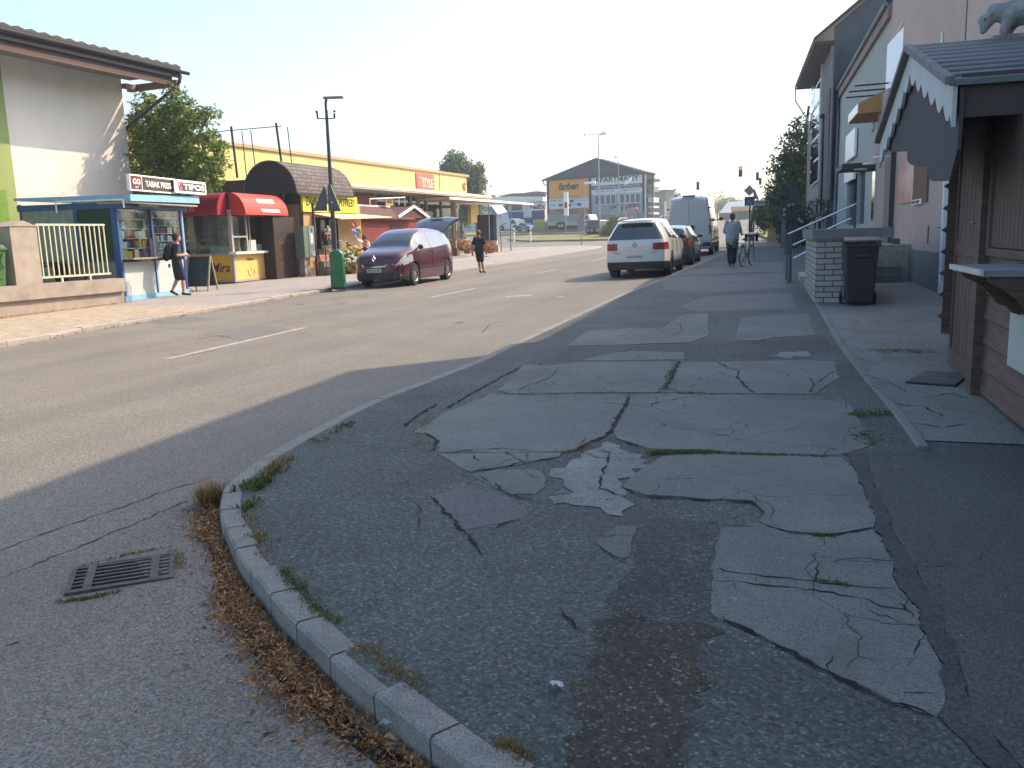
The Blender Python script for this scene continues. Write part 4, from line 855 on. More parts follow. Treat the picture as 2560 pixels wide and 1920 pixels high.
# ---- dark brown shop with barrel roof
PB=PL((-21.35,28.45),(-21.35,30.3)); DBR=mt('dark_brown_render','#3a302c',.85,0,.15,2,.2,60); 
t=thing('brown_shop','dark brown shop with a barrel roof of grey shingles and a scribbled side wall','shop',(-21.35,28.3,0),0)
def W(m,x0,x1,y0,y1,z0,z1): m.box(x0+21.35,x1+21.35,y0-28.3,y1-28.3,z0,z1)
# wall between kiosk and cabinet (faces the street)
zt1=onX(631,462,-21.0)[2]
m=MB(); W(m,-21.9,-21.05,28.6,30.0,.1,2.75); m.build('scribbled_wall',mt('brown_plywood','#33241f',.7,0,.12,3),t)
m=MB(); rr=random.Random(4)
for k in range(9):
    y0=.5+rr.random()*.8; z0=.9+rr.random()*1.3; P=[(.306,y0,z0)]
    for j in range(5): P.append((.306,min(1.6,max(.35,P[-1][1]+rr.uniform(-.18,.22))),P[-1][2]+rr.uniform(-.15,.15)))
    m.tube(P,.008,4)
m.build('scribble',mt('chalk_scribble','#7a6a62',.8),t)
ztop=onX(620,380,-22.2)[2]; 
def xs_(x,X): return onX(x,400,X)[1]
m=MB(); W(m,-31,-22.0,30.05,30.4,0,4.35); W(m,-22.35,-22.0,30.4,36.2,0,3.9); m.build('wall',DBR,t)
m=MB(); W(m,-22.0,-21.9,30.2,30.35,.2,3.0); W(m,-21.95,-21.85,30.36,30.46,.2,3.9); m.build('corner_trim',mt('dark_trim','#231d1b',.7),t)
m=MB(); vs=[onX(*zC(1330,60),-21.98),onX(*zC(1420,30),-21.98),onX(*zC(1385,280),-21.98),onX(*zC(1360,270),-21.98)]
m.add([(v[0]+21.35+.0,v[1]-28.3-.3,v[2]) for v in vs]+[(v[0]+21.35-.08,v[1]-28.3-.3,v[2]) for v in vs],[(0,1,2,3),(7,6,5,4),(0,4,5,1),(1,5,6,2),(2,6,7,3),(3,7,4,0)]); m.build('torn_board',mt('torn_board','#a89a88',.8),t)
# barrel vault running along the street, boarded end towards the camera
SH=brickmat('shingles','#6e6662','#57504d','#332f2d',.34,.16,.02,.5,None,.5,.85,.2,axes='YZ')
P=[(-22.1+1.27*math.cos(math.pi*k/20),3.7+1.3*math.sin(math.pi*k/20)) for k in range(21)]
m=MB(); m.prism([(x+21.35,z) for x,z in P],'y',1.72,1.80); m.build('vault_end',mt('vault_end_boards','#262423',.8,0,.2,9,stretch=(8,1,.4)),t)
m=MB(); Q=[(-22.1+1.33*math.cos(math.pi*k/24),3.70+1.36*math.sin(math.pi*k/24)) for k in range(25)]+[(x,z) for x,z in P[::-1]]
m.prism([(x+21.35,z) for x,z in Q],'y',1.66,6.0); m.build('vault_roof',SH,t,smooth=True,angle=35)
m=MB(); W(m,-20.85,-20.75,30.0,34.3,3.62,3.72); m.build('vault_gutter',BROWNM,t)
# frame of poles standing on that roof
t=thing('roof_frame','tall thin steel frame of dark poles standing on the flat roof behind the red awnings','frame',(-24,30.5,4.2),0)
fr=lambda x,y:onY(*zY(x,y),30.9)
for P in ([(353,100),(397,455)],[(663,75),(713,430)]):
    m=MB(); m.tube([tuple(np.array(fr(*p))) for p in P],.05,8); m.build('pole',DARK,t,world=True)
for P in ([(447,120),(483,410)],[(703,97),(738,400)],[(385,125),(420,450)],[(205,140),(235,440)],[(122,150),(150,430)]):
    m=MB(); m.tube([tuple(np.array(fr(*p))+np.array([0,.4,0])) for p in P],.022,6); m.build('strut',DARK,t,world=True)
m=MB(); m.tube([fr(122,150),fr(205,140),fr(703,97)],.02,6); m.build('top_rail',DARK,t,world=True)
# ---- electricity cabinet
t=thing('electric_cabinet','grey green electricity cabinet on a short post in front of the brown wall','cabinet',(-20.55,30.1,gz(-20.5,30)+LH),0)
cab=mt('grey_green_metal','#67736a',.5,.2,.12)
c0=onX(*zC(1435,930),-20.6); c1=onX(*zC(1590,600),-20.6)
hz0,hz1=c0[2]-.42,c1[2]-.42
m=MB(); m.box(-.28,.12,-.38,.36,.78,2.05); m.build('housing',cab,t)
m=MB(); m.box(.12,.14,-.05,.34,1.22,2.02); m.box(.12,.14,-.05,.34,.8,1.19); m.build('door',mt('grey_green_door','#7d8a80',.5,.2,.1),t)
m=MB(); m.box(.14,.146,.08,.2,1.35,1.75); m.build('label',WHITE,t); m=MB(); m.box(.14,.15,.12,.2,1.82,1.95); m.build('lock',DARK,t); m=MB(); m.box(.14,.146,.12,.33,.82,1.05); m.build('paper_notice',WHITE,t)
m=MB(); m.box(-.22,.02,-.30,.1,-.05,.78); m.build('base',mt('torn_insulation','#8f857a',.9,0,.3,6,.5,20),t)
m=MB(); m.tube([(.05,.5,-.05),(.05,.5,3.0)],.06,8); m.tube([(.1,.62,-.05),(.08,.62,1.0),(.2,.75,.1)],.03,6); m.build('pipe',mt('rust_pipe','#4a332b',.7),t,smooth=True)
# ---- garden shop
PG=PL((-21.1,30.75),(-21.1,36.2)); t=plthing('garden_shop','small yellow garden shop with a barred window and cream awning behind the street lamp','shop',PG)
YW=mt('yellow_render','#b8956a',.9,0,.08,2,.2,80); CRM=mt('cream_canvas','#e6d29a',.7,0,.04)
wn=rect(PG,zX,(365,320),(610,950)); wn2=rect(PG,zX,(615,330),(1030,900))
g1=.3
W1=(wn[0],wn2[1]-.6,wn[2],2.75)
m=MB(); m.holes(0,4.6,.2,3.3,[W1],.2); m.box(0,4.6,.21,3.0,.2,3.3); m.build('wall',YW,t)
m=MB(); m.box(W1[0],W1[1],.12,.16,W1[2],W1[3]); m.build('window_pane',DG,t)
m=MB()
for k in range(4): x=W1[0]+(W1[1]-W1[0])*k/3; m.box(x-.04,x+.04,.02,.1,W1[2],W1[3])
m.box(W1[0],W1[1],.03,.1,W1[2],W1[2]+.06); m.box(W1[0]-.1,W1[1]+.1,-.1,.05,W1[2]-.06,W1[2]); m.build('window_frame',DARK,t)
m=MB(); rr=random.Random(8)
for r_ in range(9):
    z=W1[2]+.12+r_*.18; m.box(W1[0]+.05,W1[1],.17,.19,z,z+.02)
m.build('shelf',mt('shelf_grey','#8f8a80',.7),t)
m=MB()
for r_ in range(9):
    x=W1[0]+.08
    while x<W1[1]-.1: 
        if rr.random()<.8: z=W1[2]+.14+r_*.18; m.box(x,x+rr.uniform(.04,.09),.165,.18,z,z+rr.uniform(.06,.14))
        x+=.12
m.build('goods',mt('goods_mixed','#b5b0a4',.7,0,.6,25),t)
m=MB(); aw=[PG.sz(*zX(*p),-.9) for p in ((340,258),(815,318),(1560,292),(1240,225))]
m.add([(.55,-.02,2.93),(4.6,-.02,2.93),(5.6,-1.1,2.78),(1.2,-1.1,2.66),(.55,-.02,2.90),(4.6,-.02,2.90),(5.6,-1.1,2.75),(1.2,-1.1,2.63)],[(0,1,2,3),(7,6,5,4),(0,4,5,1),(1,5,6,2),(2,6,7,3),(3,7,4,0)]); m.build('awning',CRM,t)
m=MB(); r_=rect(PG,zX,(285,1085),(500,1200)); 
sg=plthing('yellow_shop_sign','bright yellow sign with dark green capitals above the garden shop awning','sign',PL(PG.at(0,-.12),PG.at(1,-.12)))
a=PL(PG.at(0,-.12),PG.at(1,-.12)); q0=a.sz(*zX(205,0)); q1=a.sz(*zX(240,240)); q2=a.sz(*zX(1240,215)); q3=a.sz(*zY(1222,580)); q4=a.sz(*zY(845,568))
s0,s1,zz0,zz1=q4[0],q3[0],q1[1],q4[1]
m=MB(); m.box(s0,s1,0,.10,zz0+.05,zz1); m.build('board',mt('bright_yellow','#e3df3c',.55,0,.03),sg)
text(sg,'ZÁHRADKÁRSKE POTREBY',s0+.2,-.01,zz0+.30,s1-s0-.4,.46,mt('olive_lettering','#33340c',.6),bold=.012)
# ---- red log hut
PR=PL((-21.9,36.5),(-21.9,44)); RW=mt('red_boards','#7a2a20',.75,0,.14,2,.0,stretch=(1,1,9)); RWD=mt('dark_red_boards','#54231f',.8,0,.15,3)
t=plthing('garden_hut','red timber garden hut with a brown roof and white gable boards','hut',PR)
hA=PR.sz(*zD(720,440)); 
def gg(z,a,b,dy=0): return PR.sz(*z(a,b),dy)
w0=gg(zD,725,430)[0]; w1=gg(zD,1520,440)[0]; ze=gg(zD,1060,425)[1]
m=MB(); nb=14
for k in range(nb):
    z0=1.35+(ze-1.35)*k/nb; m.prism([(0,z0),(-.03,z0+.01),(-.03,z0+(ze-1.35)/nb-.015),(0,z0+(ze-1.35)/nb)],'x',w0,w1)
m.box(w0,w1,0,2.6,1.35,ze); m.build('wall',RW,t)
m=MB(); m.box(w0,w1,-.05,2.6,.2,1.35); m.build('base_wall',mt('beige_base','#b39a78',.9,0,.1),t)
gx=gg(zD,1365,310,-.25); gl=gg(zD,1205,420,-.25); grr=gg(zD,1525,430,-.25)
m=MB(); m.prism([(gl[0],ze),(grr[0],ze),(gx[0],gx[1]-.15)],'y',-.22,.0); m.build('gable',RWD,t)
for a_,b_ in ((gl,gx),(gx,grr)):
    m=MB(); d=Vector((b_[0]-a_[0],b_[1]-a_[1])).normalized(); n_=Vector((-d.y,d.x))*.07
    P=[(a_[0]-n_.x,a_[1]-n_.y),(b_[0]-n_.x,b_[1]-n_.y),(b_[0]+n_.x,b_[1]+n_.y),(a_[0]+n_.x,a_[1]+n_.y)]; m.prism(P,'y',-.33,-.27); m.build('gable_board',WHITE,t)
rt=gg(zD,800,325,.9)
m=MB(); m.add([(w0-1.6,-.35,ze-.02),(gx[0],-.35,ze-.02),(gx[0],1.2,gx[1]),(w0-1.6,1.2,gx[1]+.05)],[(0,1,2,3)]); m.add([(w0-1.6,-.35,ze-.1),(gx[0],-.35,ze-.1),(gx[0],1.2,gx[1]-.08),(w0-1.6,1.2,gx[1]-.03)],[(3,2,1,0)]); m.quad((w0-1.6,-.35,ze-.1),(gx[0],-.35,ze-.1),(gx[0],-.35,ze-.02),(w0-1.6,-.35,ze-.02)); 
m.add([(gl[0],-.3,ze),(gx[0],-.3,gx[1]),(gx[0],2.6,gx[1]),(gl[0],2.6,ze)],[(0,1,2,3)]); m.add([(grr[0],-.3,ze),(gx[0],-.3,gx[1]),(gx[0],2.6,gx[1]),(grr[0],2.6,ze)],[(0,1,2,3)])
m.build('roof',mt('brown_felt','#5d403a',.9,0,.1),t)
m=MB(); m.box(w0-1.6,gx[0],1.15,1.25,gx[1]+.0,gx[1]+.08); m.build('ridge_board',WHITE,t)
r_=rect(PR,zD,(1130,495),(1270,570),-.03); m=MB(); m.box(r_[0],r_[1],-.06,-.03,r_[2],r_[3]); m.build('shutter',mt('brown_shutter','#3f2420',.8),t)
m=MB()
for k in range(6): x=r_[0]+(r_[1]-r_[0])*(k+.5)/6; m.box(x-.02,x+.02,-.075,-.06,r_[2]+.02,r_[3]-.05)
m.build('shutter_bar',RWD,t)
# ---- large yellow store
PY=PL((-29,0),(-29,80)); YS=mt('store_yellow','#d0c081',.9,0,.07,.35,.15,60,stretch=(1.6,1,.25)); t=plthing('yellow_store','long yellow supermarket with a pale canopy and glazed front behind the huts','supermarket',PY)
m=MB(); m.box(28,65.6,0,18,4.9,6.62); m.build('fascia_wall',YS,t)
m=MB(); m.box(28,65.9,-.12,18,6.621,6.80); m.build('parapet',mt('parapet_beige','#a8946a',.8,0,.06),t)
m=MB(); m.box(28,65.6,.8,1.0,.2,4.9); m.build('glass_front_wall',DG,t)
m=MB(); m.box(28,64.8,1.6,1.7,.2,4.9); m.build('interior',mt('store_interior','#5f6a62',.9,0,.5,.8),t)
for x in list(np.arange(44,66,2.6)): m=MB(); m.box(x-.09,x+.09,.7,.82,.2,4.9); m.build('mullion',mt('grey_mullion','#8a8578',.6),t)
m=MB(); m.box(40,52,.66,.78,3.9,4.7); m.build('red_band',mt('red_band','#8a3c34',.7,0,.1),t)
rr=random.Random(2); m=MB(); m.box(40,66.1,-2.0,0,4.78,4.88); m.build('canopy',mt('canopy_under','#a59c8c',.8),t)
m=MB()
for x in np.arange(40,66,.62): h=rr.uniform(.14,.17); m.box(x,x+.60,-2.02-rr.random()*.02,-1.96,4.89,4.89+h)
m.build('canopy_edge',mt('canopy_edge','#e9dcbc',.8,0,.05),t)
m=MB(); m.box(54.5,71.5,-3.6,-1.0,4.42,4.5); m.build('front_canopy',mt('tan_canopy','#b39a74',.8),t)
m=MB(); m.box(54.4,71.6,-3.66,-3.6,4.36,4.52); m.build('canopy_rail',WHITE,t)
for x in (54.6,60.3,65.0): m=MB(); m.box(x-.12,x+.12,-1.2,-1.0,.3,4.42); m.build('column',mt('column_tan','#8d7a5c',.8),t)
m=MB(); m.box(63.3,64.9,-1.3,-1.0,2.9,4.4); m.build('pillar_cladding',mt('yellow_cladding','#d9b95c',.7),t)
m=MB(); m.box(57.5,60.2,.55,.7,.4,3.8); m.build('green_poster',mt('green_poster','#4f9a5a',.5,0,.3,.6,col2='#c9dcc8'),t)
m=MB(); m.box(60.8,62.6,.3,.45,.4,2.2); m.build('entrance_door',DARK,t)
r_=rect(PY,zV,(210,55),(460,225)); r_=(r_[0],r_[1],5.15,6.45); m=MB(); m.box(r_[0],r_[1],-.08,-.0,r_[2],r_[3]); pink=mt('faded_red_board','#c9605a',.7,0,.08); sg=plthing('store_sign','faded red sign with pale letters STYLE on the yellow store','sign',PY); m.build('board',pink,sg)
PL_=mt('pale_lettering','#ecd9c0',.6); text(sg,'STYLE',r_[0]+(r_[1]-r_[0])*.33,-.09,r_[2]+.32,(r_[1]-r_[0])*.57,.66,PL_,bold=.02)
m=MB()
for k in range(3): m.tube([(r_[0]+.35+k*.28,-.09,r_[2]+.32),(r_[0]+.35+k*.28,-.09,r_[2]+.78)],.05,4); m.ball((r_[0]+.35+k*.28,-.09,r_[2]+.95),.09,6,5)
m.build('emblem',PL_,sg)
r_=rect(PY,zV,(845,190),(925,325)); m=MB(); m.prism([(r_[0]+.1,r_[2]+.5),(r_[0]+.5,r_[2]),(r_[0]+.8,r_[2]+.15),(r_[0]+.55,r_[2]+.6),(r_[0]+.9,r_[3]-.2),(r_[0]+.6,r_[3])],'y',-.06,0); m.build('bird_emblem',mt('brown_emblem','#8a5a20',.7),t)
m=MB(); m.box(PY.sz(*zV(540,80))[0]-.03,PY.sz(*zV(540,80))[0]+.03,-.03,0,4.95,6.6); m.build('seam',mt('seam_dark','#7a6a44',.8),t)
# ABB style board frame above the hut
t=plthing('roof_sign_frame','thin white frame with a dark letter board above the brown hut roof','sign frame',PL((-22.8,0),(-22.8,60)))
P_=PL((-22.8,0),(-22.8,60)); c=[P_.sz(*zD(*p)) for p in ((920,235),(1278,220),(1278,300),(920,300))]; m=MB(); 
m.tube([(c[0][0],0,c[0][1]),(c[1][0],0,c[1][1]),(c[1][0],0,c[2][1])],.035,5); m.tube([(c[0][0],0,c[0][1]),(c[0][0],0,c[3][1])],.035,5); m.tube([((c[1][0]-.7),0,c[1][1]),((c[1][0]-.7),0,c[2][1])],.03,5); m.build('frame',WHITE,t)
r_=rect(P_,zD,(1075,235),(1150,305)); m=MB(); m.box(r_[0],r_[1],-.05,.02,r_[2],r_[3]); m.build('letter_board',mt('tan_board','#a98c58',.6),t); text(t,'BB',r_[0]+.1,-.06,r_[2]+.12,(r_[1]-r_[0])*.75,(r_[3]-r_[2])*.7,DL,bold=.03)
# ================================================================ right side of the street
DX=-.09
def RWX(y): return 1.68+DX*(y-18.15)
ORW=mt('salmon_plaster','#b8a398',.9,0,.05,1.5,.12,90); GRP=mt('grey_plaster','#9ca6a2',.9,0,.06,1.2,.15,90); PLN=mt('grey_plinth','#6f7672',.9,0,.12,3,.3,50)
WSH=glassmat('shop_glass','#7f8a8c',.45,.04); BKM=brickmat('grey_bricks','#6c6763','#575350','#3b3a39',.25,.08,.012,.5,axes='XYZ')
# ---- salmon building
PO=PL((RWX(25.8),25.8),(RWX(2),2)); t=plthing('salmon_building','salmon plastered building with grey plinth and white door beside the wooden kiosk','building',PO)
xo=lambda y:(25.8-y)*math.sqrt(1+DX*DX)
dr=[PO.sz(*zT(368,130))[0],PO.sz(*zT(330,785))[0]]
d0=PO.sz(*zT(350,790)); dtop=d0[1]+2.55
m=MB(); m.box(0,d0[0],0,6,.2,7.45); m.box(d0[0]+.001,d0[0]+1.05,0,6,dtop,7.44); m.box(d0[0]+1.05,xo(16.9),.0,6,.2,7.45); m.build('wall',ORW,t)
m=MB(); m.box(xo(16.9)+.001,xo(-6),.0,8,-.5,9.65); m.build('tall_wall',mt('salmon_plaster_pale','#bbaaa0',.9,0,.05,1.5),t)
zp=PO.sz(*zT(100,517))[1]
m=MB(); m.box(0,d0[0]-.02,-.035,-.001,.2,zp); m.build('plinth',PLN,t)
dy=.0; WD=mt('white_door_frame','#e3ebee',.4,0,.04)
m=MB(); x0=d0[0]; m.box(x0,x0+.09,-.03,.08,.35,dtop); m.box(x0+.95,x0+1.04,-.03,.08,.35,dtop); m.box(x0+.09,x0+.95,-.03,.08,.35,.6); m.box(x0+.09,x0+.95,-.03,.08,dtop-.45,dtop-.36); m.box(x0+.09,x0+.95,-.03,.08,dtop-.06,dtop); m.build('door_frame',WD,t)
m=MB(); m.box(x0+.09,x0+.95,.0,.03,.6,dtop-.06); m.build('door_glass',mt('door_panel','#a9b8c0',.3,0,.05),t)
m=MB(); m.tube([(x0-.03,-.03,1.6),(x0-.03,-.1,1.6),(x0+.08,-.1,1.6)],.015,6); m.build('door_handle',STEEL,t)
r_=rect(PO,zT,(120,40),(212,245)); m=MB(); m.box(max(.15,r_[0]),r_[1],-.03,-.002,r_[2],r_[3]); 
o=m.build('poster',mt('pink_poster','#b5505a',.35,0,.2,1.6,col2='#d8b8a8'),t)
r2=rect(PO,zT,(212,40),(285,245)); m=MB(); m.box(r2[0],r2[1],-.04,-.002,r2[2],r2[3]+.05); m.build('wood_panel',mt('brown_panel','#73523f',.8,0,.1,3),t)
r3=rect(PO,zT,(203,238),(257,258)); m=MB(); m.box(r3[0],r3[1],-.05,-.002,r3[2],r3[3]); m.build('name_plate',WHITE,t); text(t,'VSTUP',r3[0]+.04,-.056,r3[2]+.02,(r3[1]-r3[0])*.8,(r3[3]-r3[2])*.6,DL)
m=MB(); a=PO.sz(*z6(790,320)); b=PO.sz(*z6(790,440)); m.tube([(a[0],-.03,a[1]),(b[0],-.03,b[1]-.3)],.025,6); m.build('vent_pipe',WHITE,t)
m=MB(); a=PO.sz(*zT(290,390)); m.box(a[0]-.03,a[0]+.03,-.02,0,a[1]-.35,a[1]); m.build('wall_socket',mt('grey_socket','#6a5a55',.7),t)
# ---- grey building
PGm=PL((RWX(40.7),40.7),(RWX(25.8),25.8)); t=plthing('grey_building','grey plastered building with shop windows, long gutter and downpipe between the salmon and tall buildings','building',PGm)
Lg=PGm.L; ze=7.42
rg=lambda a,b:rect(PGm,zR,a,b)
w1=rg((330,960),(385,1280)); w2=rg((400,920),(440,1270)); w3=rg((515,885),(550,1285)); 
hs=[(a,b,max(c,1.5),min(d,4.9)) for a,b,c,d in (w1,w2,w3)]
m=MB(); m.holes(0,Lg,.4,ze,hs,.2); m.box(0,Lg,.21,6,.4,ze); m.build('wall',GRP,t)
m=MB()
for a,b,c,d in hs[:2]: m.box(a,b,.12,.16,c,d)
m.build('shop_window',WSH,t)
a,b,c,d=hs[2]; m=MB(); m.box(a,b,-.05,.0,c,d); m.build('mirror_window',mt('silver_glass','#c8d4d8',.08,1,.02),t)
m=MB(); m.box(b+.02,b+.5,-.03,-.002,1.0,d); m.build('dark_door',DARK,t)
m=MB(); pp=rg((595,780),(640,1390)); m.box(pp[0],pp[1],-.25,-.002,1.1,5.0); m.build('pilaster',mt('pale_pilaster','#a09a92',.9,0,.05),t)
m=MB(); m.box(pp[1],Lg-.02,-.12,-.003,.9,5.0); m.build('dark_recess',mt('dark_recess','#4b4c4b',.8),t)
m=MB(); P=[(-.12+.09*math.cos(a),ze+.02+.09*math.sin(a)) for a in [math.pi+math.pi*i/8 for i in range(9)]]; m.prism(P,'x',-.2,Lg); m.build('gutter',mt('grey_zinc','#6f7a7f',.5,.5,.15),t,smooth=True)
m=MB(); m.prism([(-.15,ze+.03),(.6,ze+.03),(6,ze+3.4),(6,ze+3.5),(-.15,ze+.1)],'x',.0,Lg-.01); m.build('roof',TILE,t)
m=MB(); m.box(0,Lg,-.10,-.002,ze-.35,ze+.02); m.build('cornice',mt('pink_cornice','#8d7f7a',.9),t)
m=MB(); m.tube([(.1,-.12,ze),(.12,-.1,ze-.4),(.35,-.08,ze-1.0),(.4,-.08,ze-1.3),(.4,-.08,.6)],.07,10); m.build('downpipe',mt('grey_zinc','#6f7a7f'),t,smooth=True)
# awning and signs hung on it
A1=PL(PGm.at(0,-.02),PGm.at(1,-.02))
aw=[PGm.sz(*zG(*p),-1.2) for p in ((750,965),(760,1030),(1050,1010))]
OCH=mt('ochre_canvas','#a87f52',.8,0,.05)
am=thing('orange_awning','ochre box awning projecting from the wall beside the red light box','awning',(0,0,0),RAD(0))
m=MB(); m.add([(.26,25,4.59),(1.3,25,4.59),(1.3,25,5.3),(.26,25,4.85),(.04,27.4,4.59),(1.3,27.4,4.59),(1.3,27.4,5.3),(.04,27.4,4.85)],[(0,1,2,3),(7,6,5,4),(0,4,5,1),(1,5,6,2),(2,6,7,3),(3,7,4,0)]); m.build('canvas',OCH,am)
m=MB(); m.add([(.25,25.02,4.61),(.03,27.38,4.61),(.03,27.38,4.84),(.25,25.02,4.84),(.23,25.02,4.61),(.01,27.38,4.61),(.01,27.38,4.84),(.23,25.02,4.84)],[(0,1,2,3),(7,6,5,4),(0,4,5,1),(1,5,6,2),(2,6,7,3),(3,7,4,0)]); m.build('end_panel',WPLAST,am)
for (x0,x1,Y) in ((.14,1.1,25.3),(.0,1.0,26.3),(-.07,.9,27.4)): m=MB(); m.tube([(x0,Y,5.33),(x1,Y,5.33)],.022,5); m.build('strut',DARK,am)
sg=thing('blank_white_sign','tall blank white sign board on the wall above the ochre awning','sign',(0,0,0),0)
m=MB(); m.add([(.91,25.75,5.18),(1.18,23.6,5.18),(1.23,23.61,5.18),(.96,25.76,5.18),(.91,25.75,6.36),(1.18,23.6,6.36),(1.23,23.61,6.36),(.96,25.76,6.36)],[(0,3,2,1),(4,5,6,7),(0,1,5,4),(1,2,6,5),(2,3,7,6),(3,0,4,7)]); m.build('board',mt('sign_white','#dfe9ee',.4,0,.02),sg)
m=MB(); m.tube([(1.1,24.2,6.38),(1.17,23.7,6.50)],.03,6); m.build('lamp_tube',WPLAST,sg)
sg=thing('red_lightbox','small red light box at the wall end of the ochre awning','sign',(0,0,0),0)
m=MB(); m.box(.95,1.2,24.9,24.98,4.70,5.12); m.build('box',mt('signal_red','#9a2c2e',.5),sg); m=MB(); m.box(.92,.949,24.88,24.99,4.68,5.14); m.build('white_edge',WHITE,sg)
sg=plthing('hanging_white_sign','small pale sign board hung between the downpipe and the dark canopy','sign',PGm)
r_=rect(PGm,zR,(340,650),(396,860)); m=MB(); m.box(r_[0],r_[1],-.12,-.04,r_[2]+.3,r_[3]-.1); m.build('board',WPLAST,sg); m=MB(); m.box(r_[0],r_[0]+.05,-.04,0,r_[3]-.4,r_[3]-.3); m.build('bracket',DARK,sg)
dc=plthing('dark_canopy','flat dark canopy with round lamps over the grey building windows','canopy',PGm)
r_=PGm.sz(*zR(275,920),-1.0); r1_=PGm.sz(*zR(585,805),-1.0); m=MB(); m.box(r_[0],Lg,-1.1,0,r_[1],r_[1]+.14); m.build('slab',mt('canopy_dark','#2c3335',.6),dc)
for k in range(4): x=r_[0]+1.6+k*2.1; m=MB(); m.lathe((x,-.6,r_[1]-.03),[(.18,0),(.18,.03)],14); m.build('lamp',WPLAST,dc)
r_=rg((325,905),(388,960)); m=MB(); m.box(r_[0],r_[1],-.1,-.02,r_[2],r_[3]); wl=plthing('window_sign','small white board under the dark canopy','sign',PGm); m.build('board',WPLAST,wl)
text(plthing('wall_clock_graffiti','painted curl and figure on the grey wall under the awning','graffiti',PGm),'5',PGm.sz(*zR(500,640))[0],-.01,PGm.sz(*zR(500,640))[1],.5,.5,mt('graffiti_grey','#4a5254',.8),name='figure')
# ---- tall building
yN,yF=40.9,52.7; xN,xF=-.66,-1.97
PT=PL((xF,yF),(xN,yN)); t=plthing('tall_building','tall grey building with steep dark gable, dark eaves and bay windows behind the grey building','building',PT); Lt=PT.L; et=9.5
BG=mt('beige_grey_plaster','#8f8a83',.9,0,.05,1.5); SL=mt('dark_slate','#4a585f',.75,0,.1,4)
m=MB(); 
def rt_(a,b): return rect(PT,zR,a,b)
hs=[]; 
for a,b in (((95,360),(112,640)),((92,720),(106,1000))): r_=rt_(a,b); hs.append(r_)
m=MB(); m.box(0,Lt,0,8,.6,et); m.build('wall',BG,t)
for a,b,nm in (((80,560),(118,640),0),): pass
# bay window strips, white framed
for (a,b) in (((118,215),(152,560)),((104,560),(140,975)),((92,360),(116,600)),((92,720),(106,1000))):
    r_=rt_(a,b); x0,x1,z0,z1=r_
    m=MB(); m.box(x0,x1,-.12,-.002,z0,z1); fo=m.build('window',WD,t)
    m=MB(); n=3
    for k in range(n): m.box(x0+.08,x1-.08,-.135,-.121,z0+(z1-z0)*k/n+.06,z0+(z1-z0)*(k+1)/n-.06)
    m.build('pane',WSH,fo)
for (a,b) in (((160,195),(212,1100)),((170,800),(205,1100))):
    r_=rt_(a,b); m=MB(); m.box(r_[0],r_[1],-.06 if a[1]<500 else -.09,-.003,r_[2],r_[3]); m.build('recess_strip',mt('strip_grey','#4d5456',.7),t)
m=MB(); m.box(Lt-1.6,Lt+.01,-.10,-.004,.6,7.6); m.build('brick_strip',BKM,t)
m=MB(); m.tube([(Lt-2.2,-.14,6.8),(Lt-2.2,-.14,1.0)],.05,6); m.ball((Lt-2.2,-.2,6.7),.12,8,6); m.build('cable_pipe',DARK,t)
m=MB(); m.tube([(-.1,-.85,et+.0),(-.12,-.83,et-.7),(-.02,-.1,et-1.9),(0,-.06,et-2.3),(0,-.06,.6)],.045,8); m.build('downpipe',mt('pale_zinc','#8f989c',.5,.4),t,smooth=True)
# roof: eave overhang and steep gable
m=MB(); m.add([(-.3,-.86,et+.0),(Lt+.4,-.86,et+.0),(Lt+.4,2.2,et+2.35),(-.3,2.2,et+2.35),(-.3,-.86,et+.14),(Lt+.4,-.86,et+.14),(Lt+.4,2.2,et+2.55),(-.3,2.2,et+2.55)],[(0,3,2,1),(4,5,6,7),(0,1,5,4),(1,2,6,5),(2,3,7,6),(3,0,4,7)]); m.build('roof',TILE,t)
m=MB(); m.box(-.28,Lt+.38,-.8,-.002,et-.10,et-.02)
for k in range(9): m.box(-.28,Lt+.38,-.7+k*.078,-.66+k*.078,et-.13,et-.101)
m.build('soffit',mt('soffit_dark','#353c3f',.8),t)
m=MB(); m.box(-.3,Lt+.4,-.86,-.86,et-.02,et+.12); m.build('gutter',DARK,t)
m=MB(); m.prism([(.0,.6),(6,.6),(4.4,et+.7),(2.2,et+2.33),(0,et+.58)],'x',Lt+.001,Lt+.06); m.build('gable_wall',SL,t)
r_=PL(PT.at(Lt+.08),(PT.at(Lt+.08)[0]+PT.n[0],PT.at(Lt+.08)[1]+PT.n[1])); a=r_.sz(*zR(225,60)); b=r_.sz(*zR(238,290)); m=MB(); m.box(Lt+.061,Lt+.12,a[0]-.05,a[0]+.12,b[1],a[1]+.1); m.build('gable_vent',mt('pale_board','#9aa5a8',.6),t)
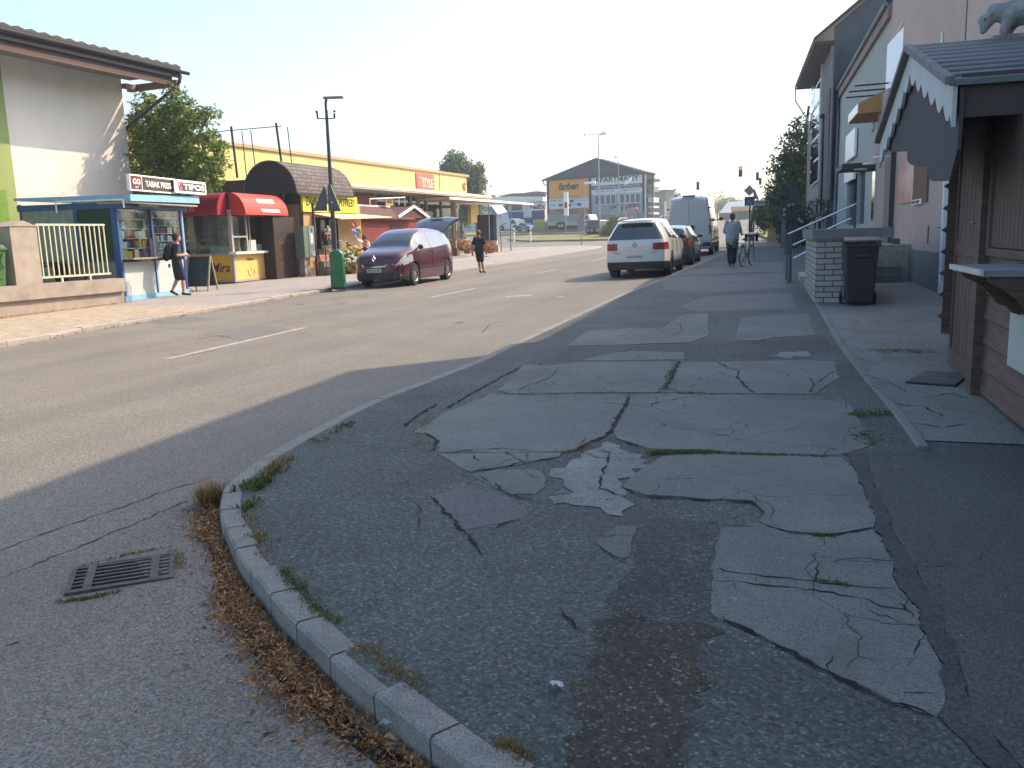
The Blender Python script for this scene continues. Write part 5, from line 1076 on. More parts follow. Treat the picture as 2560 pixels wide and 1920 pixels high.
# ---- entrance: brick wall, bin, railing, steps
WB=brickmat('white_bricks','#a5a49f','#94938f','#505252',.29,.098,.011,.5,axes='XYZ',var=.08)
bx=G(1760,655,KH); t=thing('brick_pier','white brick garden wall with a thick stone slab on top beside the bin','wall',(bx[0],bx[1],bx[2]),RAD(5))
m=MB(); m.box(0,.95,0,3.6,-.1,1.12); m.build('brickwork',WB,t)
m=MB(); m.box(-.07,1.24,-.06,3.7,1.12,1.29); m.build('cap_slab',mt('slab_grey','#6f7675',.85,0,.12,5,.3,60),t)
bc=G(1850,660,KH); t=thing('wheelie_bin','dark grey wheeled bin standing against the white brick wall','waste bin',(bc[0]+.03,bc[1]+.12,bc[2]),RAD(5))
BB=mt('bin_plastic','#26292b',.45,0,.08)
m=MB(); m.add([(-.21,-.24,.05),(.21,-.24,.05),(.21,.26,.05),(-.21,.26,.05),(-.265,-.31,1.04),(.265,-.31,1.04),(.265,.3,1.04),(-.265,.3,1.04)],[(0,3,2,1),(4,5,6,7),(0,1,5,4),(1,2,6,5),(2,3,7,6),(3,0,4,7)])
m.box(-.15,.15,-.33,-.28,.8,.86); b=m.build('body',BB,t); bv=b.modifiers.new('b','BEVEL'); bv.width=.025; bv.segments=2
m=MB(); m.prism([(-.35,1.045),(.32,1.045),(.3,1.10),(.1,1.15),(-.2,1.14),(-.34,1.09)],'x',-.29,.29); b=m.build('lid',BB,t); bv=b.modifiers.new('b','BEVEL'); bv.width=.015
m=MB(); m.tube([(-.24,.36,1.02),(.24,.36,1.02)],.018,8); m.build('handle',BB,t)
for s in(-1,1): m=MB(); m.lathe((s*.27-.02,.22,.1),[(.02,0),(.1,.0),(.1,.045),(.02,.045)],16,'x'); m.build('wheel',BLACK,t,smooth=True)
m=MB(); m.box(-.285,.285,-.345,-.3,.99,1.04); m.build('rim',BB,t)
# railing
rp=G(1706,610,KH); PRl=PL((rp[0],rp[1]),(rp[0]+1.9,rp[1]+.25)); t=plthing('stair_railing','steel stair railing with three bright rising rails beside the pavement','railing',PRl)
RS=mt('brushed_rail','#c5ccd0',.25,.9,.05); RP=mt('rail_post','#4d575c',.5,.5,.1)
def rr_(a,b): return PRl.sz(*zH(*a)),PRl.sz(*zH(*b))
for a,b in (((165,440),(572,260)),((195,505),(540,347)),((195,585),(480,440))):
    p,q=rr_(a,b); m=MB(); m.tube([(p[0],0,p[1]),(q[0],0,q[1])],.022,8); m.build('rail',RS,t,smooth=True)
p,q=rr_((165,440),(572,260)); m=MB(); m.box(-.035,.035,-.03,.03,rp[2],p[1]); m.build('post',RP,t); m=MB(); m.box(-.1,.1,-.08,.08,rp[2]-.01,rp[2]+.012); m.build('foot_plate',RP,t)
m=MB(); m.box(q[0]-.05,q[0]+.0,-.03,.03,rp[2],q[1]); m.build('post',RP,t); m=MB(); m.box(-.02,.02,1.0,1.05,rp[2],p[1]-.1); m.build('post',RP,t)
t=thing('entrance_steps','low grey concrete entrance steps behind the white brick wall','steps',(rp[0]+.25,rp[1]-.35,rp[2]-.02),RAD(4))
m=MB()
for k in range(5): m.box(.0+k*.33,2.6,.0,2.2,k*.17+.0005*k,(k+1)*.17)
m.build('step',CONC,t)
t=thing('door_steps','four concrete door steps up to the grey building behind the bin','steps',(.62,20.6,gz(.6,21)+KH),RAD(5))
m=MB()
for k in range(4): m.box(0,.62,k*.34,1.8,k*.17,(k+1)*.17-.002)
m.build('step',mt('step_concrete','#6d706e',.9,0,.15,6,.3,60),t)
pp=G(1931,603,KH); t=thing('timber_post','short weathered post standing before the salmon wall','post',(pp[0],pp[1],pp[2]),RAD(3))
m=MB(); m.box(-.09,.09,-.04,.04,-.02,.93); m.build('shaft',mt('weathered_post','#5c625f',.8,0,.2,6,stretch=(8,8,1)),t); m=MB(); m.box(-.16,.16,-.08,.08,-.01,.02); m.build('foot_plate',DARK,t)
# wreaths on stands
GD=leafmat('wreath_green','#1c2a22','#3a4a3c',.1)
rnd=random.Random(21)
for i,(c,rad) in enumerate([((1040,985),.42),((1290,1060),.34),((1530,960),.40)]):
    q=onY(*zS(*c),(37.5,36.6,35.2)[i]); rad=rad*.8
    t=thing('flower_wreath',['large round wreath with white blooms on an easel nearest the hedge','smaller round wreath with white blooms between two larger ones','round wreath with pale blooms nearest the stair railing'][i],'wreath',q,RAD(10),'wreaths standing outside the tall building')
    m=MB()
    for k in range(900):
        a=rnd.uniform(0,6.28); b=rnd.gauss(0,.1); r=rad+rnd.gauss(0,.085); leafc=(r*math.cos(a),b,r*math.sin(a)); L=.09
        d=Vector((rnd.gauss(0,1),rnd.gauss(0,1),rnd.gauss(0,1))).normalized()*L/2; e=Vector((rnd.gauss(0,1),rnd.gauss(0,1),rnd.gauss(0,1))).normalized()*L/4; c_=Vector(leafc); m.add([c_-d,c_+e,c_+d,c_-e],[(0,1,2,3)])
    m.keep=True; m.build('foliage',GD,t)
    m=MB()
    for k in range(9): a=rnd.uniform(0,6.28); m.ball((rad*.9*math.cos(a),-.13,rad*.9*math.sin(a)),.055,8,6)
    m.build('white_blooms',mt('wreath_bloom','#9a9f9c',.8),t)
    m=MB(); m.tube([(-.2,.1,-q[2]+gz(q[0],q[1])+KH),(0,.05,rad)],.02,5); m.tube([(.2,.1,-q[2]+gz(q[0],q[1])+KH),(0,.05,rad)],.02,5); m.tube([(0,.6,-q[2]+gz(q[0],q[1])+KH),(0,.05,rad)],.02,5); m.build('easel',DARK,t)
# ---- wooden kiosk
KWp=PL((.99,9.95),(1.26,5.6)); KGp=PL((.48,10.1),(.79,6.0))
DW=mt('dark_brown_wood','#6a574e',.7,0,.18,3.5,.5,25,stretch=(1.2,1.2,9),col2='#40342f'); DWV=mt('dark_brown_boards','#705c54',.7,0,.18,3.5,.5,25,stretch=(10,10,.8),col2='#453937'); DWP=mt('plank_brown','#77625a',.7,0,.16,3.5,.5,25,stretch=(1,1,9),col2='#524239')
t=plthing('wooden_kiosk','dark brown wooden stall with scalloped white gable boards, door and hatch counter','stall',KWp)
gk=.22
sd_=KWp.sz(*zT(395,1205)); 
s1=KWp.sz(*zT(560,1290))[0]; s2=KWp.sz(*zT(600,1380))[0]
kz0=gz(1.1,8)+KH+.0
m=MB(); m.box(s2,KWp.L+3.2,.0,3.0,kz0+.02,2.58); m.build('plank_wall',DWP,t)
m=MB(); n=4
for k in range(int((1.36-kz0)/.205)+1):
    z0=kz0+.03+k*.205; m.prism([(-.022,z0),(-.003,z0+.19),(-.003,z0)],'x',s2+.02,KWp.L+3.2)
m.build('lower_planks',DWP,t)
m=MB(); m.box(sd_[0]+.02,s2-.001,.03,.1,kz0+.03,2.7); m.box(sd_[0]+.0,s2,.1,3.0,kz0+.03,2.6); m.build('door_leaf',DWV,t)
m=MB()
for a,b,c,d in ((sd_[0]+.04,sd_[0]+.14,kz0+.03,2.6),(s1-.12,s1-.02,kz0+.03,2.6),(sd_[0]+.14,s1-.12,kz0+.03,kz0+.2),(sd_[0]+.14,s1-.12,1.36,1.5),(sd_[0]+.14,s1-.12,2.45,2.6)): m.box(a,b,.0,.03,c,d)
m.build('door_rail',DW,t)
m=MB(); 
for k in range(6): x=sd_[0]+.15+(s1-sd_[0]-.28)*k/6; m.box(x,x+(s1-sd_[0]-.28)/6-.012,.012,.029,kz0+.2,1.36); m.box(x,x+(s1-sd_[0]-.28)/6-.012,.012,.029,1.5,2.45)
m.build('door_boards',DWV,t)
m=MB(); h=KWp.sz(*zT(560,485)); m.box(s1-.09,s1-.05,-.02,.0,1.45,1.75); m.tube([(s1-.07,-.02,1.66),(s1-.07,-.06,1.66),(s1-.2,-.06,1.66)],.012,6); m.build('door_handle',DARK,t)
m=MB(); m.box(s1,s1+.09,-.06,.03,kz0,2.7); m.box(s1+.10,s2+.02,-.09,.03,kz0,2.7); m.build('post',DW,t)
m=MB(); m.box(s2+.06,KWp.L+3,-.05,-.003,1.40,1.46); m.box(s2+.06,s2+.14,-.05,-.003,1.46,2.5)
for k in range(30): m.box(s2+.16+k*.115,s2+.16+k*.115+.105,-.03,-.004,1.47,2.5)
m.build('hatch_shutter',DWV,t)
# counter with bracket
def KB(m,s0_,s1_,y0,y1,z0,z1):
    vs=[]
    for z in (z0,z1):
        for (x,y) in ((s0_,y0),(s1_,y0),(s1_,y1),(s0_,y1)): q=KGp.at(x,y); vs.append((q[0],q[1],z))
    m.add(vs,[(0,3,2,1),(4,5,6,7),(0,1,5,4),(1,2,6,5),(2,3,7,6),(3,0,4,7)])
m=MB(); KB(m,3.30,4.24,0,.55,1.335,1.375); m.build('counter_top',mt('counter_grey_wood','#7d8486',.5,0,.1),t,world=True)
m=MB(); KB(m,3.29,4.25,-.02,-.001,1.345,1.38); m.build('counter_edge',mt('counter_edge','#c9d4d8',.3,.3),t,world=True)
def KPr(m,prof,s0_,s1_):
    n=len(prof); vs=[]
    for x in (s0_,s1_):
        for y,z in prof: q=KGp.at(x,y); vs.append((q[0],q[1],z))
    m.add(vs,[tuple(range(n)),tuple(range(2*n-1,n-1,-1))]+[(i,i+n,(i+1)%n+n,(i+1)%n) for i in range(n)])
P=[(.03,1.334),(.06,1.29),(.14,1.25),(.22,1.18),(.28,1.10),(.33,1.09),(.37,1.04),(.50,1.0),(.50,1.334)]
m=MB(); KPr(m,P,4.12,4.22); m.build('bracket',DW,t,world=True)
m=MB(); KPr(m,P,3.36,3.42); m.build('bracket',DW,t,world=True)
r_=rect(KWp,zT,(805,890),(900,1300)); m=MB(); m.box(r_[0],r_[0]+.55,-.034,-.026,r_[2]+.02,r_[3]); 
ps=plthing('paper_notice','pale paper notice pinned to the planks under the stall counter','notice',KWp); m.build('sheet',mt('notice_paper','#aeb8b2',.7,0,.05),ps)
# scalloped strip on the far corner
m=MB(); z=kz0+.33; P=[]
for k in range(10): P+=[(-.07,z),(-.07,z+.15),(-.115,z+.18),(-.07,z+.21)]; z+=.212
Q=P+[(.1,P[-1][1]),(.1,P[0][1])]
m.prism(Q,'x',sd_[0]-.02,sd_[0]+.012); m.build('scalloped_corner',DW,t)
# gable
s0=.993; hs_=2.13; zpk=3.225; zti=2.605
GWt=mt('weathered_white_board','#b5bec1',.75,0,.07,3,.25,30,stretch=(1,1,.4))
g=plthing('stall_roof','dark corrugated gable roof of the wooden stall with its white scalloped boards','roof',KGp)
bpy.data.objects.remove(g)
def gk_(m): return m.build
def KGbox(name,outl,y0,y1,mat):
    m=MB(); vs=[]; n=len(outl)
    for y in (y0,y1):
        for s_,z_ in outl: q=KGp.at(s_,y); vs.append((q[0],q[1],z_))
    m.add(vs,[tuple(range(n)),tuple(range(2*n-1,n-1,-1))]+[(i,i+n,(i+1)%n+n,(i+1)%n) for i in range(n)]); return m.build(name,mat,t,world=True)
for sg_ in (1,-1):
    top=[];bot=[]
    N=36
    for i in range(N+1):
        u=i/N; s_=s0+sg_*hs_*u; zt=zpk-(zpk-zti)*u
        top.append((s_,zt+.02)); ph=(u*6.0)%1; bot.append((s_,zt-.17-.09*abs(math.sin(math.pi*u*6.0))*1.0-(.0)))
    bot[-1]=(bot[-1][0],zti-.27); bot[-2]=(bot[-2][0],zti-.18)
    KGbox('gable_board',top+bot[::-1],-.03,.0,GWt)
    # roof slab
    m=MB(); vs=[]
    for y in (-.06,4.2):
        for (s_,z_) in ((s0,zpk+.03),(s0+sg_*(hs_+.03),zti+.01),(s0+sg_*(hs_+.03),zti+.05),(s0,zpk+.075)): q=KGp.at(s_,y); vs.append((q[0],q[1],z_))
    m.add(vs,[(0,1,2,3),(7,6,5,4),(0,4,5,1),(1,5,6,2),(2,6,7,3),(3,7,4,0)]); m.build('roof_slope',mt('roof_felt_dark','#5f6a6e',.75,0,.12,3),t,world=True)
    m=MB()
    for k in range(9):
        u=(k+.5)/9; s_=s0+sg_*hs_*u; z_=zpk-(zpk-zti)*u+.07; q0=KGp.at(s_,-.05); q1=KGp.at(s_,4.2); m.tube([(q0[0],q0[1],z_-.006),(q1[0],q1[1],z_-.006)],.013,5)
    m.build('roof_rib',mt('roof_felt_dark','#5f6a6e'),t,world=True)
    m=MB(); vs=[]
    for y in (-.09,-.03):
        for u,zz in ((0,.03),(1.02,.03),(1.02,.085),(0,.085)): q=KGp.at(s0+sg_*hs_*u,y); vs.append((q[0],q[1],zpk-(zpk-zti)*u+zz))
    m.add(vs,[(0,1,2,3),(7,6,5,4),(0,4,5,1),(1,5,6,2),(2,6,7,3),(3,7,4,0)]); m.build('verge_tile',mt('verge_grey','#6f7578',.8,0,.25,9),t,world=True)
# dark gable panel with a cut-out lower edge
P=[(s0,zpk),(s0+hs_,zti),(s0+hs_,2.18)]
KGz=PL(KGp.at(0,.02),KGp.at(1,.02))
edge=[KGz.sz(*zG(*p)) for p in ((1570,1500),(1430,1505),(1400,1480),(1395,1380),(1285,1378),(1240,1360),(1218,1320),(1222,1255),(1085,1262),(1045,1235))]
P+=edge+[(s0-hs_,zti-.1),(s0-hs_,zti)]
KGbox('gable_panel',P,.02,.045,mt('gable_dark','#42444a',.8,0,.2,3,.5,25,stretch=(8,8,.8)))
KGbox('inner_gable_wall',[(s0-hs_+.2,2.5),(s0+hs_-.05,2.5),(s0+hs_-.05,2.6),(s0,3.2),(s0-hs_+.2,2.6)],.5,.53,DW)
m=MB(); KB(m,s0+hs_-.06,s0+hs_-.03,.03,4.2,2.40,2.70); m.build('eave_fascia',mt('eave_brown','#4a4442',.8,0,.1),t,world=True)
# drain mat in the yard
q=[G(*zT(*p),KH)[:2] for p in ((235,1330),(545,1352),(470,1265),(175,1250))]
cx_,cy_=sum(p[0] for p in q)/4,sum(p[1] for p in q)/4; ang=math.atan2(q[1][1]-q[0][1],q[1][0]-q[0][0]); wx=math.hypot(q[1][0]-q[0][0],q[1][1]-q[0][1])/2; wy=math.hypot(q[3][0]-q[0][0],q[3][1]-q[0][1])/2
t=thing('yard_drain','dark ribbed drain cover in the pavers beside the wooden stall','drain cover',(cx_,cy_,gz(cx_,cy_)+KH+.003),ang)
m=MB(); m.box(-wx,wx,-wy,wy,-.02,.004); m.build('plate',mt('drain_dark','#17191a',.8),t)
m=MB()
for k in range(14): x=-wx+.03+k*(2*wx-.06)/13; m.box(x-.012,x+.012,-wy+.02,wy-.02,.0041,.014)
[m.box(-wx+.02,wx-.02,y-.01,y+.01,.005,.013) for y in np.arange(-wy+.04,wy,.055)]; m.build('rib',mt('drain_rib','#55554f',.7,.2,.2),t)
# ---- stone animal on the stall roof
PRd=PL(KGp.at(s0,0),(KGp.at(s0,1)[0],KGp.at(s0,1)[1]))
def cr_(x,y): 
    q=PRd.sz(*z6(x,y)); return Vector((q[0],0,q[1]))
t=plthing('bear_statue','pale stone animal statue with lowered head walking on the dark stall roof','statue',PRd)
k=.29/ (PRd.sz(*z6(1400,100))[1]-PRd.sz(*z6(1400,390))[1]) if False else 1
m=MB()
def L3(x,y,dy=0): v=cr_(x,y); v.y=dy; return v
B_=lambda x,y,r,dy=0: m.ball(L3(x,y,dy),r,14,10)
m.limb(L3(1470,140),L3(1720,60),.115,.14); m.limb(L3(1720,60),L3(1950,120),.14,.15); m.limb(L3(1470,130),L3(1290,120),.11,.075)
m.ball(L3(1215,200),(.075,.06,.062),14,10); m.limb(L3(1210,225),L3(1180,300),.055,.034); m.ball(L3(1240,150,.05),.022,8,6); m.ball(L3(1240,150,-.05),.022,8,6)
for dy,dx in ((.07,0),(-.07,-70)):
    m.limb(L3(1500+dx,180,dy),L3(1440+dx,300,dy),.065,.042); m.limb(L3(1440+dx,300,dy),L3(1420+dx,395,dy),.042,.035); m.ball(L3(1395+dx,405,dy),(.05,.035,.022),10,8)
    m.limb(L3(1960+dx,180,dy),L3(1990+dx,300,dy),.09,.05); m.limb(L3(1990+dx,300,dy),L3(1950+dx,395,dy),.05,.04); m.ball(L3(1930+dx,405,dy),(.055,.04,.022),10,8)
STN=mt('pale_stone','#8f9796',.9,0,.2,14,.7,45)
o=m.build('body',STN,t,smooth=True); r=o.modifiers.new('r','REMESH'); r.mode='VOXEL'; r.voxel_size=.012; r.use_smooth_shade=True; s_=o.modifiers.new('s','SMOOTH'); s_.iterations=3
m=MB(); m.ball(L3(1175,318),.018,8,6); m.ball(L3(1180,205,-.052),.011,6,5); m.ball(L3(1180,205,.052),.011,6,5); m.build('face',mt('dark_stone','#474b4c',.9),t)
m=MB(); 
v=L3(1400,415); w_=L3(2000,400); m.box(v.x-.12,w_.x+.3,-.09,.09,zpk+.0,zpk+.085); m.build('plinth',STN,t)
# ================================================================ vehicles
def paint(name,c,metal=.0,rough=.28): return mt(name,c,rough,metal,.02,3,coat=1.0)
CARG=mt('car_glass','#1d272b',.04,0,.25,1.5,spec=1,coat=1); TYRE=mt('tyre_rubber','#141516',.85,0,.15,20); RIM=mt('alloy_rim','#a9adb0',.3,.9,.05); CHR=mt('chrome','#d5d8da',.12,1,.02); BPL=mt('black_bumper','#16181a',.6); REDL=mt('red_lamp','#8c1a1e',.2,0,.1,8,coat=1); CLEARL=mt('headlamp_glass','#b9c0c4',.12,.3,.25,25,coat=1); PLATE=mt('number_plate','#b9bcba',.4,0,.02); AMB=mt('amber_lamp','#b8651e',.3,0,.1,coat=1)
def car(name,label,cat,loc,rz,sp,group=None):
    """body lofted from stations along x (front at x=0, rear at x=-L); faces sorted into named parts"""
    L,Wd=sp['L'],sp['W']; t=thing(name,label,cat,loc,rz,group)
    ns=int(L/.04); xs=[L*i/ns for i in range(ns+1)]
    ax=sp['axles']; rad=sp['wr']+.045
    nr=5; ng=7; rows=[]
    def ring(x):
        zt=sm_table(sp['top'],x); zb=min(sm_table(sp['belt'],x),zt-.03); hw=sm_table(sp['plan'],x)*Wd/2; z0=sp['clear']+(.06 if (x<.35 or x>L-.3) else 0)
        za=z0
        for a in ax:
            d=abs(x-a)
            if d<rad: za=max(za,sp['wr']+math.sqrt(rad*rad-d*d)-.0)
        P=[]
        P.append((0,z0+.02)); P.append((hw*.7,z0+.02)); P.append((hw*.72,max(z0+.02,za-.02)))
        # side
        kb=[(0,.965),(.15,.99),(.4,1.0),(.65,1.0),(.85,.985),(1,.955)]
        side=[0,.12,.25,.4,.52,.64,.76,.88,1.0]
        zl=za
        for s_ in side:
            z=zl+(zb-zl)*s_; f=(z-z0)/max(.1,zb-z0); P.append((hw*sm_table(kb,f),z))
        u=max(0,min(1,(zt-zb)/.45)); wb=P[-1][0]; wt=hw*(sp.get('hoodw',.86)*(1-u)+sp['roofw']*u); ze=zt-.045*u-.012
        for k in range(1,ng+1):
            q=k/ng; P.append((wb+(wt-wb)*(q**1.15),zb+(ze-zb)*q))
        cr=[(0.92,.35),(.75,.7),(.45,.93),(0,1)]
        for f,g_ in cr: P.append((wt*f,ze+(zt-ze)*g_))
        return P
    R_=[ring(x) for x in xs]; npt=len(R_[0]); V=[]; warp=sp.get('warp',lambda x,y,z:x)
    for i,x in enumerate(xs):
        for (y,z) in R_[i]: V.append((x,y,z))
    full=[]   # build rows of full ring: right side reversed + left
    def idx(i,j):  # j in 0..2*npt-2, j<npt: left side (+y)
        return i*(2*npt-1)+j
    VV=[]
    for i,x in enumerate(xs):
        P=R_[i]
        for j in range(npt): y,z=P[j]; VV.append((-warp(x,y,z),y,z))
        for j in range(npt-2,-1,-1): y,z=P[j]; VV.append((-warp(x,y,z),-y,z))
    parts={}
    W2=2*npt-1
    cls=sp['cls']
    def put(nm,f): parts.setdefault(nm,[]).append(f)
    side0=3; side1=3+8; g1=side1+ng
    for i in range(ns):
        for j in range(W2-1):
            f=(idx(i,j),idx(i+1,j),idx(i+1,j+1),idx(i,j+1)); jj=j if j<npt-1 else W2-2-j
            c=[sum(VV[k][m] for k in f)/4 for m in range(3)]
            zone='under' if jj<2 else 'side' if jj<side1 else 'green' if jj<g1 else 'top'
            nm=cls(-c[0],c[1],c[2],zone,(jj-side1+.5)/ng if zone=='green' else (jj-side0+.5)/8)
            put(nm,f)
    # end caps: grid between mirrored ring points
    for end,i in (('front',0),('rear',ns)):
        P=R_[i]; nc=26; base=len(VV); x=xs[i]
        js=[j for j in range(2,npt)]; bul=sp.get('bulge',.05)*(1 if end=='front' else 1)
        zs=[P[j][1] for j in js]; 
        for j in js:
            y0,z=P[j]
            for c in range(nc+1):
                y=-y0+2*y0*c/nc; b=bul*(1-(y/max(.01,Wd/2))**2)*(1 if y0>.05 else .6); xx=x-b if end=='front' else x+b; xx=xx if c not in(0,nc) else x
                VV.append((-warp(xx,y,z),y,z))
        for a in range(len(js)-1):
            for c in range(nc):
                f=(base+a*(nc+1)+c,base+a*(nc+1)+c+1,base+(a+1)*(nc+1)+c+1,base+(a+1)*(nc+1)+c)
                cc=[sum(VV[k][m] for k in f)/4 for m in range(3)]; put(cls(-cc[0],cc[1],cc[2],end,0),f)
    for nm,fs in parts.items():
        if nm is None: continue
        used=sorted({k for f in fs for k in f}); mp={k:q for q,k in enumerate(used)}; m=MB(); m.v=[VV[k] for k in used]; m.f=[tuple(mp[k] for k in f) for f in fs]
        # separate left/right/ pane pieces are named through the class
        base=nm.split('|')[0]
        o=m.build(base,sp['mats'][base],t,smooth=True,angle=28)
    m=MB(); m.box(-L+.35,-.3,-Wd*.34,Wd*.34,sp['clear']+.03,sp['clear']+.32); m.build('underbody',BPL,t)
    # wheels
    for a in ax:
        for s_ in(1,-1):
            wy=s_*(Wd/2-.115); e=MB(); r=sp['wr']; tw=.1
            e.lathe((-a,wy,r),[(r*.62,-tw),(r*.93,-tw),(r,-tw*.6),(r,tw*.6),(r*.93,tw),(r*.62,tw)],28,'y',False); w_=e.build('wheel',TYRE,t,smooth=True)
            e=MB(); yo=wy+s_*tw*.72
            for k in range(sp.get('spokes',5)*2 if sp.get('twin') else sp.get('spokes',5)):
                nn=sp.get('spokes',5)*2 if sp.get('twin') else sp.get('spokes',5); an=2*math.pi*k/nn; d=Vector((math.cos(an),0,math.sin(an))); p=Vector((-math.sin(an),0,math.cos(an)))
                e.obox(Vector((-a,yo,r))+d*r*.34,d*r*.3,Vector((0,.012,0)),p*r*(.06 if sp.get('twin') else .09))
            e.lathe((-a,yo-.012,r),[(.0,0),(r*.16,0),(r*.16,.03),(0,.03)],14,'y'); e.lathe((-a,wy,r),[(r*.58,-tw*.9),(r*.64,-tw*.9),(r*.64,tw*.95),(r*.60,tw*.98),(r*.57,tw*.9)],28,'y',False)
            e.build('rim',sp.get('rimmat',RIM),w_)
            e=MB(); e.lathe((-a,wy,r),[(0,-.03),(r*.6,-.03),(r*.6,.0),(0,.0)],20,'y'); e.build('brake_disc',BPL,w_)
            e=MB(); e.lathe((-a,wy-s_*.06,r),[(0,-.06),(rad*.99,-.06),(rad*.99,-.05),(0,-.05)],20,'y'); e.build('wheel_house',BLACK,t)
    return t
def plate(t,x,y,z,s,wd=.5,h=.11,face=1,name='number_plate',mat=None,tilt=0):
    m=MB(); m.box(x-.008,x+.008,y-wd/2,y+wd/2,z-h/2,z+h/2); o=m.build(name,PLATE,t)
    rot=(math.pi/2,0,math.pi/2 if face>0 else -math.pi/2); text(t,s,x+face*.012,(y-wd/2+.05)*face if face>0 else y+wd/2-.05,z-h*.28,wd-.1,h*.58,DL,rot=rot,ext=.002)
def mirror(t,x,y,z,mat):
    s=1 if y>0 else -1; m=MB(); m.ball((x,y,z),(.07,.10,.075),10,8); m.limb((x-.02,y-s*.16,z-.05),(x,y-s*.05,z-.02),.02,.025); m.build('door_mirror',mat,t,smooth=True)
# --- maroon MPV with open tailgate
MAR=paint('maroon_paint','#4a1424',.35,.3)
def cls_mpv(x,y,z,zone,q):
    ay=abs(y)
    if zone=='under': return 'lower_body'
    if zone in('top',):
        if .88<x<1.62 : return 'windscreen'
        return 'body'
    if zone=='green':
        if x<.9: return 'body'
        xa=.98+.68*q; xe=4.02-.10*q
        if x<xa-.10: return 'windscreen'
        if q>.9 or q<.04: return 'body'
        if xa+.10<x<xe:
            for k,(a,b) in enumerate(((0,2.20),(2.28,3.30),(3.36,9))):
                if a<x<b and x<3.95: return 'side_window|%d%s'%(k,'l' if y>0 else 'r')
        return 'body'
    if zone=='side':
        if z<.32: return 'lower_body' if x<.6 or x>3.9 else 'body'
        if z>.62+.10*(x/.9) and z<.80+.12*(x/.8) and x<.78 and ay>.40: return 'headlight|%s'%('l' if y>0 else 'r')
        if x>4.12 and z>.85: return 'tail_light|%s'%('l' if y>0 else 'r')
        return 'body'
    if zone=='front':
        if z<.44: return 'lower_body'
        return 'body'
    if zone=='rear':
        return 'boot_opening' if z>.55 and ay<.55 else 'body'
mpv=dict(L=4.34,W=1.845,axles=(.86,3.56),wr=.325,clear=.17,roofw=.67,hoodw=.84,
 top=[(0,.70),(.04,.80),(.12,.90),(.35,1.0),(.65,1.07),(.88,1.13),(1.2,1.34),(1.65,1.55),(2.1,1.635),(2.9,1.645),(3.5,1.60),(4.0,1.50),(4.2,1.35),(4.34,1.10)],
 belt=[(0,.64),(.2,.82),(.6,.95),(1.1,1.02),(2.5,1.05),(3.9,1.12),(4.34,1.04)],plan=[(0,.74),(.1,.84),(.3,.93),(.7,.985),(1.2,1),(3.6,1),(4.05,.95),(4.34,.84)],cls=cls_mpv,bulge=.16,spokes=5,twin=True,
 mats=dict(body=MAR,lower_body=mt('dark_bumper','#1b161c',.5),windscreen=CARG,side_window=CARG,headlight=CLEARL,tail_light=REDL,boot_opening=BPL))
c_f=np.array([-13.75,23.85]); c_r=np.array([-13.95,28.3]); hd=math.atan2(c_f[1]-c_r[1],c_f[0]-c_r[0])
def on_slope(o,rz):
    """tilt a vehicle to the rising street"""
    d=Vector((math.cos(rz),math.sin(rz),0)); l=Vector((-math.sin(rz),math.cos(rz),0)); d.z=A*d.y+B*d.x; l.z=A*l.y+B*l.x; d.normalize(); u=d.cross(l).normalized(); l=u.cross(d)
    p=o.matrix_basis.translation.copy(); Mx=Matrix((d,l,u)).transposed().to_4x4(); Mx.translation=p; o.matrix_basis=Mx
mp=car('parked_mpv','maroon people carrier with its tailgate open parked at the far kerb','car',(c_f[0],c_f[1],gz(*c_f)),hd,mpv); on_slope(mp,hd); rescale(mp,1.02); mp.matrix_basis=mp.matrix_basis@Matrix.Scale(1.09,4,Vector((0,0,1)))
mirror(mp,-1.2,.99,1.10,MAR); mirror(mp,-1.2,-.99,1.10,MAR)
def seams(t,xs_,y,z0,z1,mat):
    m=MB()
    for x in xs_:
        for s_ in(1,-1): m.box(-x-.006,-x+.006,s_*y-.004,s_*y+.004,z0,z1)
    return m.build('door_gap',mat,t)
GAP=mt('panel_gap','#0b0b0d',.8)
for s_ in(1,-1):
    for x in(2.05,3.05): m=MB(); m.box(-x-.10,-x+.06,s_*.93-.012,s_*.93+.012,.93,.955); m.build('door_handle',MAR,mp)
    for x in (1.16,2.24,3.30): m=MB(); m.tube([(-x,s_*.915,.36),(-x-.02,s_*.926,.6),(-x-.02,s_*.918,.98)],.006,4); m.build('door_gap',GAP,mp)
    m=MB(); m.box(-3.1,-1.3,s_*.928-.01,s_*.928+.01,.46,.50); m.build('side_moulding',GAP,mp)
plate(mp,.175,0,.50,'BY-767BE')
m=MB(); m.tube([(.145,-.42,.66),(.17,-.38,.61),(.185,0,.60),(.17,.38,.61),(.145,.42,.66)],.012,6); m.build('grille_trim',CHR,mp,smooth=True)
m=MB(); m.tube([(.150,0,.905),(.165,.045,.83),(.17,0,.755),(.165,-.045,.83),(.150,0,.905)],.013,6); o=m.build('emblem',CHR,mp)
for s_ in(1,-1):
    m=MB(); P=[(.03,s_*.50,.36),(.08,s_*.46,.27),(-.02,s_*.62,.25),(-.13,s_*.76,.27),(-.16,s_*.80,.38),(-.10,s_*.70,.36),(.03,s_*.50,.36)]; m.tube(P,.014,6); m.build('fog_lamp_trim',CHR,mp,smooth=True); m=MB(); m.ball((-.10,s_*.73,.34),(.03,.05,.04),8,6); m.build('fog_lamp',CLEARL,mp)
m=MB(); m.box(-2.3,-2.1,-.3,-.1,1.15,1.3); 
